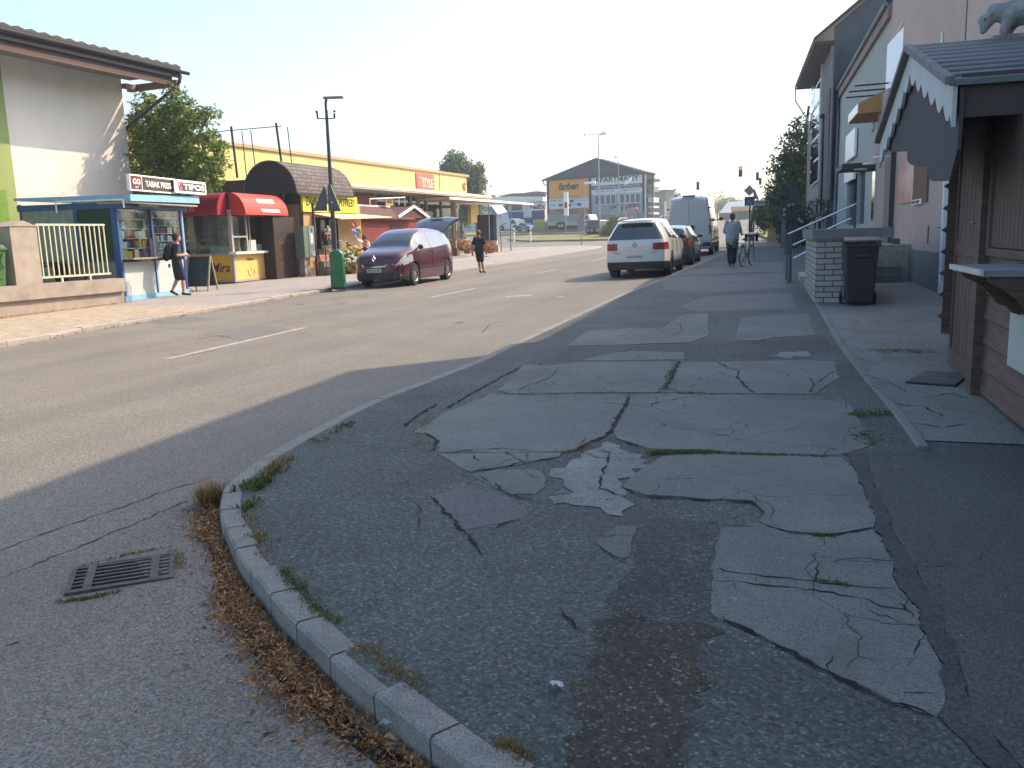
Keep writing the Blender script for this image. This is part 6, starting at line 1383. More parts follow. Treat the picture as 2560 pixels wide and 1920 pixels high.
# open tailgate: curved shell hinged at the rear of the roof
m=MB(); prof=[(-4.0,1.57),(-4.3,1.72),(-4.62,1.86),(-4.95,1.96),(-5.2,1.99),(-5.3,1.93)]
for k in range(len(prof)-1):
    (x0,z0),(x1,z1_)=prof[k],prof[k+1]; w0=.60+.04*k; w1=.60+.04*(k+1)
    if k==4: w1=.62
    ro=[]
    for (xx,zz,ww) in ((x0,z0,w0),(x1,z1_,w1)): ro.append([(xx,y*ww,zz-.07*(abs(y)**3)) for y in (-1,-.8,-.5,0,.5,.8,1)])
    for j in range(6): m.add([ro[0][j],ro[0][j+1],ro[1][j+1],ro[1][j],(ro[0][j][0],ro[0][j][1],ro[0][j][2]-.06),(ro[0][j+1][0],ro[0][j+1][1],ro[0][j+1][2]-.06),(ro[1][j+1][0],ro[1][j+1][1],ro[1][j+1][2]-.06),(ro[1][j][0],ro[1][j][1],ro[1][j][2]-.06)],[(0,1,2,3),(7,6,5,4),(0,4,5,1),(1,5,6,2),(2,6,7,3),(3,7,4,0)])
tg=m.build('tailgate',mt('tailgate_inner','#232d36',.3,.2,coat=.6),mp); m=MB(); m.box(-4.9,-4.78,-.25,.25,1.965,1.985); m.build('handle',BLACK,tg)
for s_ in(1,-1): m=MB(); m.tube([(-4.2,s_*.66,1.3),(-4.55,s_*.62,1.76)],.012,6); m.build('gas_strut',DARK,mp)
m=MB(); m.ball((-1.15,-.10,1.17),.02,6,5); m.box(-1.2,-1.18,.2,.45,1.12,1.3); 
# --- white compact SUV
WHP=paint('white_car_paint','#c9cccb',.0,.3)
def cls_suv(x,y,z,zone,q):
    ay=abs(y)
    if zone=='under': return 'lower_body'
    if zone=='top':
        if 1.25<x<1.92: return 'windscreen'
        if x>4.05 and x<4.36: return 'rear_window'
        return 'body'
    if zone=='green':
        if x<1.25: return 'body'
        xa=1.3+.65*q
        if x<xa-.05: return 'windscreen'
        if q>.90 or q<.03: return 'body'
        if xa+.1<x<2.36: return 'side_window|0%s'%('l' if y>0 else 'r')
        if 2.44<x<3.28: return 'side_window|1%s'%('l' if y>0 else 'r')
        if 3.36<x<3.86-.1*q: return 'side_window|2%s'%('l' if y>0 else 'r')
        return 'body'
    if zone=='side':
        if z<.44: return 'lower_body'
        if z>.80 and z<1.0 and x>4.08: return 'tail_light|%s'%('l' if y>0 else 'r')
        if z>.72 and x<.6 and ay>.5: return 'headlight|%s'%('l' if y>0 else 'r')
        return 'body'
    if zone=='front': return 'lower_body' if z<.5 else 'body'
    if zone=='rear':
        if z<.50: return 'lower_body'
        if 1.08<z<1.54 and ay<.82-.50*(z-1.08): return 'rear_window'
        if .80<z<1.0-.10*(.9-ay) and ay>.50: return 'tail_light|%s'%('l' if y>0 else 'r')
        return 'body'
suv=dict(L=4.43,W=1.81,axles=(.90,3.50),wr=.345,clear=.20,roofw=.66,hoodw=.86,
 top=[(0,.66),(.05,.82),(.2,.95),(.7,1.04),(1.25,1.12),(1.6,1.38),(1.95,1.58),(2.4,1.66),(3.1,1.67),(3.8,1.64),(4.2,1.60),(4.43,1.57)],
 belt=[(0,.6),(.3,.86),(1.2,1.02),(2.5,1.05),(3.8,1.10),(4.43,1.08)],plan=[(0,.78),(.15,.88),(.5,.97),(1,1),(3.7,1),(4.15,.975),(4.43,.90)],cls=cls_suv,bulge=.13,spokes=5,
 warp=lambda x,y,z:x-(max(0,(x-3.7)/.73)**1.5)*max(0,(z-1.02))*.62-(.06 if (x>4.2 and z<.5) else 0)*0,
 mats=dict(body=WHP,lower_body=BPL,windscreen=CARG,rear_window=CARG,side_window=CARG,headlight=CLEARL,tail_light=REDL))
rl=np.array(G(1322,600)[:2]); rr_=np.array(G(1437,596)[:2]); rc_=np.array(G(1374,601)[:2]); hd=math.atan2(1,-.055)
hv=np.array([math.cos(hd),math.sin(hd)]); fr_=rc_+hv*4.43*1.08
sv=car('parked_suv','white compact off road car seen from behind, nearest of the cars parked at the kerb','car',(fr_[0],fr_[1],gz(*fr_)),hd,suv,'cars parked along the near kerb'); on_slope(sv,hd); rescale(sv,1.08)

for s_ in(1,-1):
    for x in (1.35,2.40,3.32): m=MB(); m.tube([(-x,s_*.90,.5),(-x-.02,s_*.91,.7),(-x-.02,s_*.90,1.0)],.006,4); m.build('door_gap',GAP,sv)
m=MB(); m.tube([(-4.50,-.62,1.02),(-4.53,-.60,.72),(-4.53,.60,.72),(-4.50,.62,1.02)],.006,4); m.build('tailgate_gap',GAP,sv)
mirror(sv,-1.5,.97,1.08,BPL); mirror(sv,-1.5,-.97,1.08,BPL)
plate(sv,-4.555,0,.60,'KA-810CJ',face=-1); m=MB(); m.box(-4.545,-4.535,-.30,.30,.52,.68); m.build('plate_recess',BPL,sv)
m=MB(); m.lathe((-4.57,0,.93),[(.055,0),(.068,0),(.068,.015),(.055,.015),(.055,0)],20,'x',False); m.tube([(-4.575,-.045,.965),(-4.575,-.015,.895),(-4.575,0,.93),(-4.575,.015,.895),(-4.575,.045,.965)],.006,5); m.build('emblem',mt('emblem_grey','#6a7075',.3,.5),sv)
for s_ in(1,-1):
    m=MB(); m.tube([(-2.0,s_*.60,1.62),(-2.3,s_*.61,1.70),(-3.4,s_*.61,1.705),(-3.85,s_*.60,1.64)],.018,6); m.build('roof_rail',RIM,sv,smooth=True)
m=MB(); m.tube([(-4.28,0,1.56),(-4.2,.32,1.15)],.008,4); m.tube([(-3.9,0,1.63),(-4.05,0,1.82)],.006,4); m.build('aerial',BLACK,sv)
m=MB(); m.box(-4.28,-4.12,-.45,.45,1.585,1.615); m.build('spoiler',WHP,sv); m=MB(); m.box(-4.60,-4.55,-.72,.72,.44,.47); m.box(-4.5,-4.48,-.5,.5,.26,.28); m.build('bumper_trim',mt('bumper_trim','#3a3d3f',.5),sv)
# --- dark hatchback ahead of it
DGP=paint('dark_grey_green_paint','#3d4646',.4,.35)
def cls_h(x,y,z,zone,q):
    ay=abs(y)
    if zone=='under': return 'lower_body'
    if zone=='top': return 'windscreen' if 1.2<x<1.85 else 'rear_window' if 3.75<x<4.1 else 'body'
    if zone=='green':
        xa=1.2+.65*q
        if x<xa-.05: return 'windscreen' if x>1.1 else 'body'
        if .04<q<.9 and xa+.1<x<2.3: return 'side_window|0%s'%(y>0)
        if .04<q<.9 and 2.36<x<3.25: return 'side_window|1%s'%(y>0)
        return 'body'
    if zone=='side': return 'lower_body' if z<.33 else 'tail_light|%s'%(y>0) if (x>3.95 and .72<z<.98) else 'headlight|%s'%(y>0) if (x<.4 and z>.62) else 'body'
    if zone=='rear': return 'lower_body' if z<.4 else 'rear_window' if 1.0<z<1.33 and ay<.62 else 'tail_light|%s'%(y>0) if .70<z<.98 and ay>.56 else 'body'
    return 'body'
hat=dict(L=4.2,W=1.74,axles=(.82,3.38),wr=.30,clear=.16,roofw=.72,top=[(0,.6),(.1,.78),(.6,.9),(1.15,.97),(1.5,1.2),(1.9,1.39),(2.4,1.44),(3.2,1.43),(3.8,1.38),(4.2,1.33)],belt=[(0,.55),(.5,.8),(1.2,.92),(3.5,.99),(4.2,.98)],plan=[(0,.76),(.2,.9),(.6,.98),(3.5,1),(4.0,.96),(4.2,.9)],cls=cls_h,bulge=.1,
 warp=lambda x,y,z:x-(max(0,(x-3.5)/.7)**1.5)*max(0,(z-.95))*.7,mats=dict(body=DGP,lower_body=BPL,windscreen=CARG,rear_window=CARG,side_window=CARG,headlight=CLEARL,tail_light=REDL))
def parked(name,label,sp,rear,hdv,group=None,cat='car'):
    hd=math.atan2(hdv[1],hdv[0]); hv=np.array([math.cos(hd),math.sin(hd)]); f=np.array(rear)+hv*sp['L']*1.06
    o=car(name,label,cat,(f[0],f[1],gz(*f)),hd,sp,group); on_slope(o,hd); rescale(o,1.06); return o
h_=parked('parked_hatchback','dark grey hatchback between the white off road car and the tall van',hat,(-6.2,32.4),(-.06,1),'cars parked along the near kerb')
mirror(h_,-1.45,-.93,1.0,DGP); plate(h_,-4.30,0,.62,'CA-214BD',face=-1)
# --- tall white van
VNP=paint('van_grey_white','#aeb6b6',.0,.45)
def cls_v(x,y,z,zone,q):
    ay=abs(y)
    if zone=='under': return 'lower_body'
    if zone in('top','green') and .75<x<1.75 and z>1.25 and zone=='top': return 'windscreen'
    if zone=='green' and .85+.6*q<x<1.85 and q<.45: return 'side_window|%s'%(y>0)
    if zone=='side': return 'lower_body' if z<.50 else 'tail_light|%s'%(y>0) if (x>5.83 and 1.05<z<1.75) else 'body'
    if zone=='rear': return 'bumper' if z<.62 else 'tail_light|%s'%(y>0) if (ay>.88 and .95<z<1.65) else 'body'
    return 'body'
van=dict(L=6.0,W=1.99,axles=(1.0,4.75),wr=.345,clear=.28,roofw=.80,hoodw=.86,top=[(0,.8),(.1,1.05),(.5,1.22),(.8,1.32),(1.2,1.75),(1.7,2.25),(2.2,2.55),(2.8,2.66),(5.0,2.66),(5.7,2.64),(5.93,2.58),(6.0,2.5)],belt=[(0,.72),(.3,1.0),(.9,1.2),(2,1.35),(6,1.35)],plan=[(0,.8),(.2,.9),(.6,.97),(1.2,1),(5.7,1),(5.93,.985),(6,.96)],cls=cls_v,bulge=.02,
 mats=dict(body=VNP,lower_body=mt('van_lower','#2a2e30',.6),bumper=mt('van_bumper','#23282a',.6),windscreen=CARG,side_window=CARG,tail_light=mt('van_lamp','#5a3434',.3,0,.2,12,coat=1)))
vl=G(1452,540)[:2]; vn=parked('parked_van','tall pale grey panel van with blank rear doors parked ahead of the dark hatchback',van,(-6.85,41.4),(-.07,1),'cars parked along the near kerb','van')
m=MB(); m.box(-6.035,-6.022,-.006,.006,.65,2.5); m.box(-6.035,-6.022,-.93,.93,.655,.665); m.build('door_seam',mt('seam_grey','#5d6466',.7),vn)
m=MB(); m.box(-6.05,-6.02,-.24,.02,1.18,1.36); m.build('door_handle',BPL,vn)
for y in(-.90,.90):
    for z in(2.1,1.0): m=MB(); m.box(-6.05,-6.0,y-.06,y+.06,z-.03,z+.03); m.build('hinge',mt('seam_grey','#5d6466'),vn)
m=MB(); m.box(-6.0,-5.9,-.28,.28,2.60,2.68); m.build('top_lamp',mt('dark_red_lamp','#4a2424',.4),vn)
m=MB(); m.box(-6.2,-6.0,-.95,.95,.36,.42); m.build('step_bar',STEEL,vn); plate(vn,-6.04,-.35,.56,'ZA-553DF',face=-1)
mirror(vn,-1.3,-1.12,1.6,BPL); mirror(vn,-1.3,1.12,1.6,BPL)
m=MB(); m.tube([(-1.0,-.995,1.0),(-5.8,-1.0,1.0)],.012,4); m.tube([(-1.9,-1.0,.6),(-1.9,-.995,1.3)],.01,4); m.tube([(-3.1,-1.0,.6),(-3.1,-.995,1.3)],.01,4); m.build('side_trim',mt('seam_grey','#5d6466'),vn)
# --- cars further off
def far_car(name,label,cfg,px,scale_h,hdg,col,cat='car',group=None,Y=None):
    q=G(*px) if Y is None else onY(*px,Y); sp=dict(cfg); sp['mats']=dict(cfg['mats']); sp['mats']['body']=col
    o=car(name,label,cat,(q[0],q[1],gz(q[0],q[1])),hdg,sp,group); return o
far_car('red_car','small red car just showing beyond the hatchback by the van',hat,(1437,531),1.4,RAD(95),paint('red_paint','#8a2a2c',.2))
# ================================================================ people
SKIN=mt('skin','#a9745c',.6,0,.06,8); 
def body_mesh(name,mat,parts,parent,vox=.011,it=3):
    m=MB()
    for p in parts:
        if p[0]=='b': m.ball(p[1],p[2],14,10,p[3] if len(p)>3 else None)
        else: m.limb(p[1],p[2],p[3],p[4])
    o=m.build(name,mat,parent,smooth=True); r=o.modifiers.new('r','REMESH'); r.mode='VOXEL'; r.voxel_size=vox; r.use_smooth_shade=True
    s=o.modifiers.new('s','SMOOTH'); s.iterations=it; s.factor=.5; return o
def person(label,loc,rz,H,J,cl,hair='#2a1d17',skin=SKIN,extras=None):
    """J: joint positions in units of body height (x forward, y left, z up)"""
    t=thing('person',label,'person',loc,rz); k=H
    def V(n): v=J[n]; return Vector(v)*k
    r=lambda a:a*k
    nk,hd=V('neck'),V('head'); ch,pv=V('chest'),V('pelvis'); fw=cl.get('fat',1.0)
    hr=.066*k
    parts=[('b',hd,(hr*.86,hr*.74,hr*1.0)),('b',hd+Vector((hr*.25,0,-hr*.45)),(hr*.62,hr*.55,hr*.6)),('l',nk-Vector((0,0,.03*k)),hd-Vector((0,0,hr*.4)),.034*k,.032*k),
      ('b',hd+Vector((hr*.92,0,-hr*.18)),(hr*.16,hr*.13,hr*.22)),('b',hd+Vector((hr*.0,hr*.76,-hr*.1)),(hr*.14,hr*.08,hr*.24)),('b',hd+Vector((hr*.0,-hr*.76,-hr*.1)),(hr*.14,hr*.08,hr*.24)),
      ('b',ch,(.062*k*fw,.098*k,.085*k)),('l',ch-Vector((0,0,.05*k)),pv+Vector((0,0,.04*k)),.066*k*fw,.066*k*fw),('b',pv,(.062*k*fw,.09*k*fw,.06*k))]
    for s in('l','r'):
        sh,el,wr=V('sh'+s),V('el'+s),V('wr'+s); hp,kn,an=V('hp'+s),V('kn'+s),V('an'+s); toe=V('to'+s)
        parts+=[('l',sh,el,.029*k,.023*k),('l',el,wr,.023*k,.015*k),('l',hp,kn,.050*k,.033*k),('l',kn,kn.lerp(an,.35),.031*k,.032*k),('l',kn.lerp(an,.35),an,.032*k,.019*k),('l',ch+Vector((0,0,.045*k)),sh,.045*k,.033*k)]
        parts+=[('l',an,toe,.022*k,.016*k)]
        # palm, four fingers and a thumb
        d=(wr-el).normalized(); side=d.cross(Vector((0,0,1)) if abs(d.z)<.9 else Vector((1,0,0))).normalized(); cu=side.cross(d).normalized(); sg=1 if s=='l' else -1
        palm=wr+d*.045*k; parts.append(('l',wr,palm,.014*k,.018*k))
        for f in range(4):
            b=palm+side*(f-1.5)*.0105*k; l=(.038,.044,.041,.032)[f]*k; mid=b+d*l*.6+cu*sg*.004*k; tip=mid+(d*.6-cu*sg*.6)*l*.5
            parts+=[('l',b,mid,.0068*k,.006*k),('l',mid,tip,.006*k,.005*k)]
        tb=wr+d*.02*k-side*.017*k*sg; parts.append(('l',tb,tb+(d*.7-side*sg*.6)*.035*k,.007*k,.006*k))
    body_mesh('body',skin,parts,t,.0085,2)
    m=MB(); ex=hd+Vector((hr*.80,0,hr*.02))
    for sg in(1,-1): m.ball(ex+Vector((0,sg*hr*.3,0)),hr*.1,6,5)
    m.build('eyes',mt('eye_dark','#1a1412',.3),t); m=MB(); m.ball(hd+Vector((hr*.80,0,-hr*.52)),(hr*.06,hr*.24,hr*.05),8,6); m.build('mouth',mt('lips','#7a3d38',.5),t)
    # hair
    hp_=[('b',hd+Vector((-hr*.12,0,hr*.12)),(hr*.98,hr*.86,hr*1.0)),('b',hd+Vector((-hr*.5,0,-hr*.1)),(hr*.6,hr*.72,hr*.75))]
    cut=MB()
    hm=MB()
    sc_=cl.get('hair','short')
    hm.ball(hd+Vector((-hr*.16,0,hr*.20)),(hr*.90,hr*.82,hr*.92),16,12)
    if sc_=='bun': hm.ball(hd+Vector((-hr*.7,0,hr*.55)),hr*.42,10,8)
    if sc_=='full': hm.ball(hd+Vector((-hr*.45,0,-hr*.1)),(hr*.62,hr*.78,hr*.85),12,9)
    if sc_=='spiky': hm.ball(hd+Vector((-hr*.1,0,hr*.75)),(hr*.75,hr*.6,hr*.55),12,9)
    hh=hm.build('hair',mt('hair_'+hair[1:],hair,.7,0,.25,40,.5,200),t,smooth=True)
    # top
    if 'top' in cl:
        g=cl.get('loose',1.0); P=[('b',ch+Vector((0,0,.01*k)),(.068*k*fw*g,.096*k*g,.085*k)),('l',ch-Vector((0,0,.04*k)),pv+Vector((0,0,cl.get('hem',.0)*k)),.078*k*fw*g,.080*k*fw*g),('l',ch-Vector((0,.04*k,.04*k)),pv+Vector((0,-.035*k,cl.get('hem',.0)*k)),.062*k*fw*g,.060*k*fw*g),('l',ch-Vector((0,-.04*k,.04*k)),pv+Vector((0,.035*k,cl.get('hem',.0)*k)),.062*k*fw*g,.060*k*fw*g)]
        for s in('l','r'):
            sh,el,wr=V('sh'+s),V('el'+s),V('wr'+s); e=cl.get('sleeve',.6); P+=[('l',ch+Vector((0,0,.045*k)),sh,.045*k,.033*k)]
            if e<=1: P.append(('l',sh,sh.lerp(el,e),.033*k*g,.031*k*g))
            else: P+=[('l',sh,el,.038*k*g,.031*k*g),('l',el,el.lerp(wr,e-1),.031*k*g,.025*k*g)]
        body_mesh(cl.get('topname','shirt'),cl['top'],P,t,.012)
    if 'bottom' in cl:
        P=[('b',pv,(.074*k*fw,.100*k*fw,.062*k)),('l',pv+Vector((0,.03*k,.02*k)),pv+Vector((0,-.03*k,.02*k)),.07*k*fw,.07*k*fw)]
        e=cl.get('leg',.9)
        for s in('l','r'):
            hp,kn,an=V('hp'+s),V('kn'+s),V('an'+s); w_=cl.get('legw',1)
            if e<=1: P.append(('l',hp,hp.lerp(kn,e),.060*k*w_,.050*k*w_))
            else: P+=[('l',hp,kn,.060*k*w_,.047*k*w_),('l',kn,kn.lerp(an,e-1),.047*k*w_,.042*k*w_)]
        body_mesh(cl.get('bottomname','shorts'),cl['bottom'],P,t,.012)
    for s in('l','r'):
        an,toe=V('an'+s),V('to'+s); d=(toe-an); m=MB(); 
        body_mesh('shoe',cl['shoe'],[('l',an+Vector((-.01*k,0,-.008*k)),toe+Vector((.0,0,-.002*k)),.026*k,.019*k),('l',an+Vector((-.018*k,0,-.014*k)),toe,.018*k,.016*k)],t,.009,2)
    return t
def JJ(**k):
    J=dict(head=(.0,0,.93),neck=(0,0,.85),chest=(0,0,.74),pelvis=(0,0,.53),
     shl=(0,.098,.815),shr=(0,-.098,.815),ell=(-.02,.135,.64),elr=(-.02,-.135,.64),wrl=(.03,.14,.49),wrr=(.03,-.14,.49),
     hpl=(0,.05,.51),hpr=(0,-.05,.51),knl=(.01,.055,.285),knr=(.01,-.055,.285),anl=(0,.055,.045),anr=(0,-.055,.045),tol=(.10,.065,.018),tor=(.10,-.065,.018))
    J.update(k); return J
NAVY=mt('navy_cloth','#232a35',.9,0,.15,12,.3,90); BLK=mt('black_cloth','#16171b',.9,0,.15,12,.3,90); SHOE=mt('dark_shoe','#17161a',.7)
# student walking right past the kiosk
def facing(dx,dy): return math.atan2(dy,dx)
f=G(389,639,LH); 
st=person('person with a black backpack and dark blue clothes walking past the blue kiosk',(f[0],f[1],f[2]),RAD(62),1.90,JJ(head=(.035,0,.925),neck=(.01,0,.845),
   knr=(.05,-.05,.29),anr=(.045,-.05,.045),tor=(.145,-.055,.02),knl=(.01,.05,.29),anl=(-.10,.05,.085),tol=(-.02,.055,.022),
   elr=(-.03,-.13,.645),wrr=(.10,-.10,.64),ell=(-.01,.13,.645),wrl=(.13,.09,.66)),dict(top=mt('slate_tshirt','#2b3442',.9,0,.12,12,.3,90),sleeve=.75,bottom=NAVY,leg=1.0,legw=1.1,shoe=SHOE,hair='full',hem=-.01),hair='#2c1c17',skin=mt('pale_skin','#b5826c',.6,0,.06,8))
body_mesh('backpack',mt('backpack_cloth','#14161a',.85,0,.15,14,.4,60),[('b',(-.23,0,1.32),(.12,.15,.24)),('b',(-.30,0,1.20),(.10,.13,.15)),('b',(-.18,0,1.45),(.09,.14,.13))],st,.016)
m=MB(); m.tube([(-.09,.12,1.55),(.03,.11,1.54),(.10,.1,1.37),(.05,.12,1.18),(-.1,.13,1.12)],.02,6); m.tube([(-.09,-.12,1.55),(.03,-.11,1.54),(.10,-.1,1.37),(.05,-.12,1.18),(-.1,-.13,1.12)],.02,6); m.build('backpack_strap',mt('backpack_cloth','#14161a'),st)
m=MB(); m.tube([(-.24,-.02,.98),(-.24,-.02,.86)],.035,8); m.build('hanging_pouch',mt('pouch','#6a6458',.7),st)
m=MB(); m.ball((.27,.0,1.24),(.09,.02,.06),8,6)
m.build('food_wrap',mt('paper_wrap','#c9bfae',.8),st)
# man in black walking away
f=G(1037,590,0)
person('person in black shirt and black shorts walking away in the road behind the maroon car',(f[0],f[1],f[2]),RAD(100),1.68,JJ(head=(.0,.0,.93),elr=(-.02,-.155,.645),wrr=(.045,-.15,.50),ell=(-.03,.15,.645),wrl=(.0,.16,.49),
   knl=(.06,.035,.29),anl=(-.015,-.01,.05),tol=(.08,-.015,.02),knr=(.04,-.045,.29),anr=(.06,-.07,.045),tor=(.15,-.085,.018),hpl=(0,.05,.51)),dict(top=mt('black_tshirt','#1b1c20',.9,0,.1,12,.3,90),sleeve=.8,bottom=mt('black_shorts','#2b2b31',.9),leg=.98,legw=1.0,shoe=SHOE,fat=1.16,hem=-.03,loose=1.06),hair='#6a5040')
# woman pushing a bicycle
f=G(1581,574,KH)
wd=RAD(96); wo=person('person in a grey patterned blouse and dark trousers pushing a bicycle along the pavement',(f[0],f[1],f[2]),wd,1.74,JJ(head=(.02,0,.93),elr=(.04,-.15,.66),wrr=(.20,-.17,.60),ell=(.03,.145,.65),wrl=(.13,.09,.60),
   knl=(.03,.04,.285),anl=(-.03,.03,.045),tol=(.06,.035,.018),knr=(.0,-.03,.285),anr=(-.05,-.03,.06),tor=(.04,-.03,.025)),dict(top=mt('patterned_blouse','#b3bcc0',.9,0,.5,30,.3,90,col2='#535c64'),sleeve=1.45,topname='blouse',bottom=mt('dark_trousers','#1c2126',.9,0,.1),leg=1.85,legw=1.28,bottomname='trousers',shoe=SHOE,fat=1.28,loose=1.16,hem=-.035,hair='full'),hair='#53454a')
# shopkeeper among the flowers
f=onX(*zX(1460,1000),-19.0); sgz=gz(-19,31)+LH
H=1.6; 
sk=person('person with short dark hair in a white top bending over flowers beside the pinwheel',(f[0],f[1],sgz),RAD(215),1.62,JJ(head=(.12,0,.90),neck=(.06,0,.83),chest=(.04,0,.74),shl=(.05,.11,.80),shr=(.05,-.11,.80),ell=(.09,.13,.66),wrl=(.22,.06,.62),elr=(.06,-.14,.66),wrr=(.20,-.07,.60)),dict(top=mt('white_top','#b9b4ae',.9,0,.08),sleeve=.5,bottom=mt('black_trousers','#151519',.9),leg=1.9,bottomname='trousers',shoe=SHOE,hair='spiky'),hair='#33191a')
# elderly person near the end of the store
f=G(1056,526,LH); 
person('person in pale beige clothes leaning forward near the far flower stands',(-27.6,62.0,gz(-27.6,62)+LH),RAD(200),1.68,JJ(head=(.16,0,.88),neck=(.10,0,.82),chest=(.06,0,.73),shl=(.08,.11,.79),shr=(.08,-.11,.79),ell=(.12,.13,.64),wrl=(.2,.1,.53),elr=(.12,-.13,.64),wrr=(.2,-.1,.53)),dict(top=mt('beige_shirt','#b5a898',.9,0,.06),sleeve=1.3,bottom=mt('beige_trousers','#a89a8a',.9,0,.06),leg=1.9,legw=1.1,bottomname='trousers',shoe=SHOE,fat=1.1),hair='#8a8078')
# ---------------------------------------------------------------- bicycle
bq=G(1611,574,KH); dv=Vector((-.10,1,0)).normalized(); 
b=thing('bicycle','pale city bicycle with a front basket being pushed along the pavement','bicycle',(bq[0]+.02,bq[1]+.1,bq[2]+.0),math.atan2(dv.y,dv.x)+RAD(-16))
SILV=mt('pale_frame_paint','#9fa8ab',.4,.2); 
def wheel(t,x,r=.33):
    m=MB(); m.lathe((x,0,r),[(r-.022,-.016),(r,-.016),(r+.006,0),(r,.016),(r-.022,.016),(r-.022,-.016)],30,'y',False); w_=m.build('wheel',TYRE,t,smooth=True)
    m=MB(); m.lathe((x,0,r),[(r-.032,-.01),(r-.022,-.01),(r-.022,.01),(r-.032,.01),(r-.032,-.01)],30,'y',False)
    m.build('rim',RIM,w_); m=MB()
    for k in range(14): a=2*math.pi*k/14; m.tube([(x,.01*(-1)**k,r),(x+(r-.03)*math.cos(a),0,r+(r-.03)*math.sin(a))],.0022,3)
    m.build('spoke',RIM,w_); return w_
wheel(b,-.52); wheel(b,.52)
m=MB(); m.tube([(-.12,0,.33),(-.22,0,.82)],.018,8); m.tube([(-.12,0,.33),(.36,0,.72)],.02,8); m.tube([(-.17,0,.52),(.35,0,.80)],.016,8); m.tube([(.34,0,.86),(.38,0,.66)],.02,8)
for s in(1,-1): m.tube([(-.12,s*.02,.33),(-.52,s*.05,.33)],.009,6); m.tube([(-.2,s*.015,.70),(-.52,s*.05,.33)],.009,6); m.tube([(.38,s*.03,.68),(.52,s*.045,.33)],.011,6)
m.build('frame',SILV,b,smooth=True)
m=MB(); m.tube([(.33,0,.86),(.31,0,1.02)],.013,8); m.tube([(.12,.28,1.06),(.28,.22,1.04),(.31,0,1.02),(.28,-.22,1.04),(.12,-.28,1.06)],.011,8); m.build('handlebar',CHR,b,smooth=True)
m=MB(); m.ball((-.25,0,.86),(.13,.08,.035),12,8); m.build('saddle',BLK,b,smooth=True)
m=MB(); m.box(.36,.64,-.18,.18,.78,.80)
for k in range(7): x=.36+.28*k/6; m.box(x-.006,x+.006,-.186,-.174,.8,1.03); m.box(x-.006,x+.006,.174,.186,.8,1.03)
for k in range(9): y=-.18+.36*k/8; m.box(.354,.366,y-.006,y+.006,.8,1.03); m.box(.634,.646,y-.006,y+.006,.8,1.03)
for z in(.86,.94,1.02): m.box(.35,.65,-.19,-.178,z,z+.012); m.box(.35,.65,.178,.19,z,z+.012); m.box(.352,.364,-.178,.178,z,z+.012); m.box(.636,.648,-.178,.178,z,z+.012)
m.build('basket',BLK,b)
body_mesh('basket_load',mt('white_bag','#b9bfc6',.7,0,.1),[('b',(.5,0,1.0),(.13,.16,.08)),('b',(.44,.06,1.03),(.07,.08,.05))],b,.014)
m=MB(); m.tube([(-.85,0,.42),(-.8,0,.62),(-.52,0,.71),(-.2,0,.6)],.022,6); m.box(-.72,-.28,-.06,.06,.73,.745); m.build('rear_carrier',SILV,b)
for s in(1,-1): m=MB(); m.box(-.16,-.08,s*.09-.03,s*.09+.03,.33-.17*s-.01,.33-.17*s+.01); m.tube([(-.12,s*.05,.33),(-.12,s*.06,.33-.17*s)],.01,5); m.build('pedal',BLK,b)
m=MB(); m.lathe((-.12,-.035,.33),[(.0,0),(.09,0),(.09,.006),(0,.006)],16,'y'); m.build('chainring',STEEL,b)
# dark bag on the arm
hb=thing('hand_bag','dark shoulder bag hanging between the walking person and the bicycle','bag',(f[0] if False else bq[0]-.33,bq[1]+.0,bq[2]+.62),wd)
body_mesh('bag_body',mt('bag_leather','#22282d',.6,0,.1),[('b',(0,0,.12),(.16,.09,.17)),('b',(0,0,.0),(.15,.09,.1))],hb,.014)
m=MB(); m.tube([(-.1,0,.24),(-.02,0,.42),(.1,0,.24)],.008,5); m.build('strap',BLK,hb)
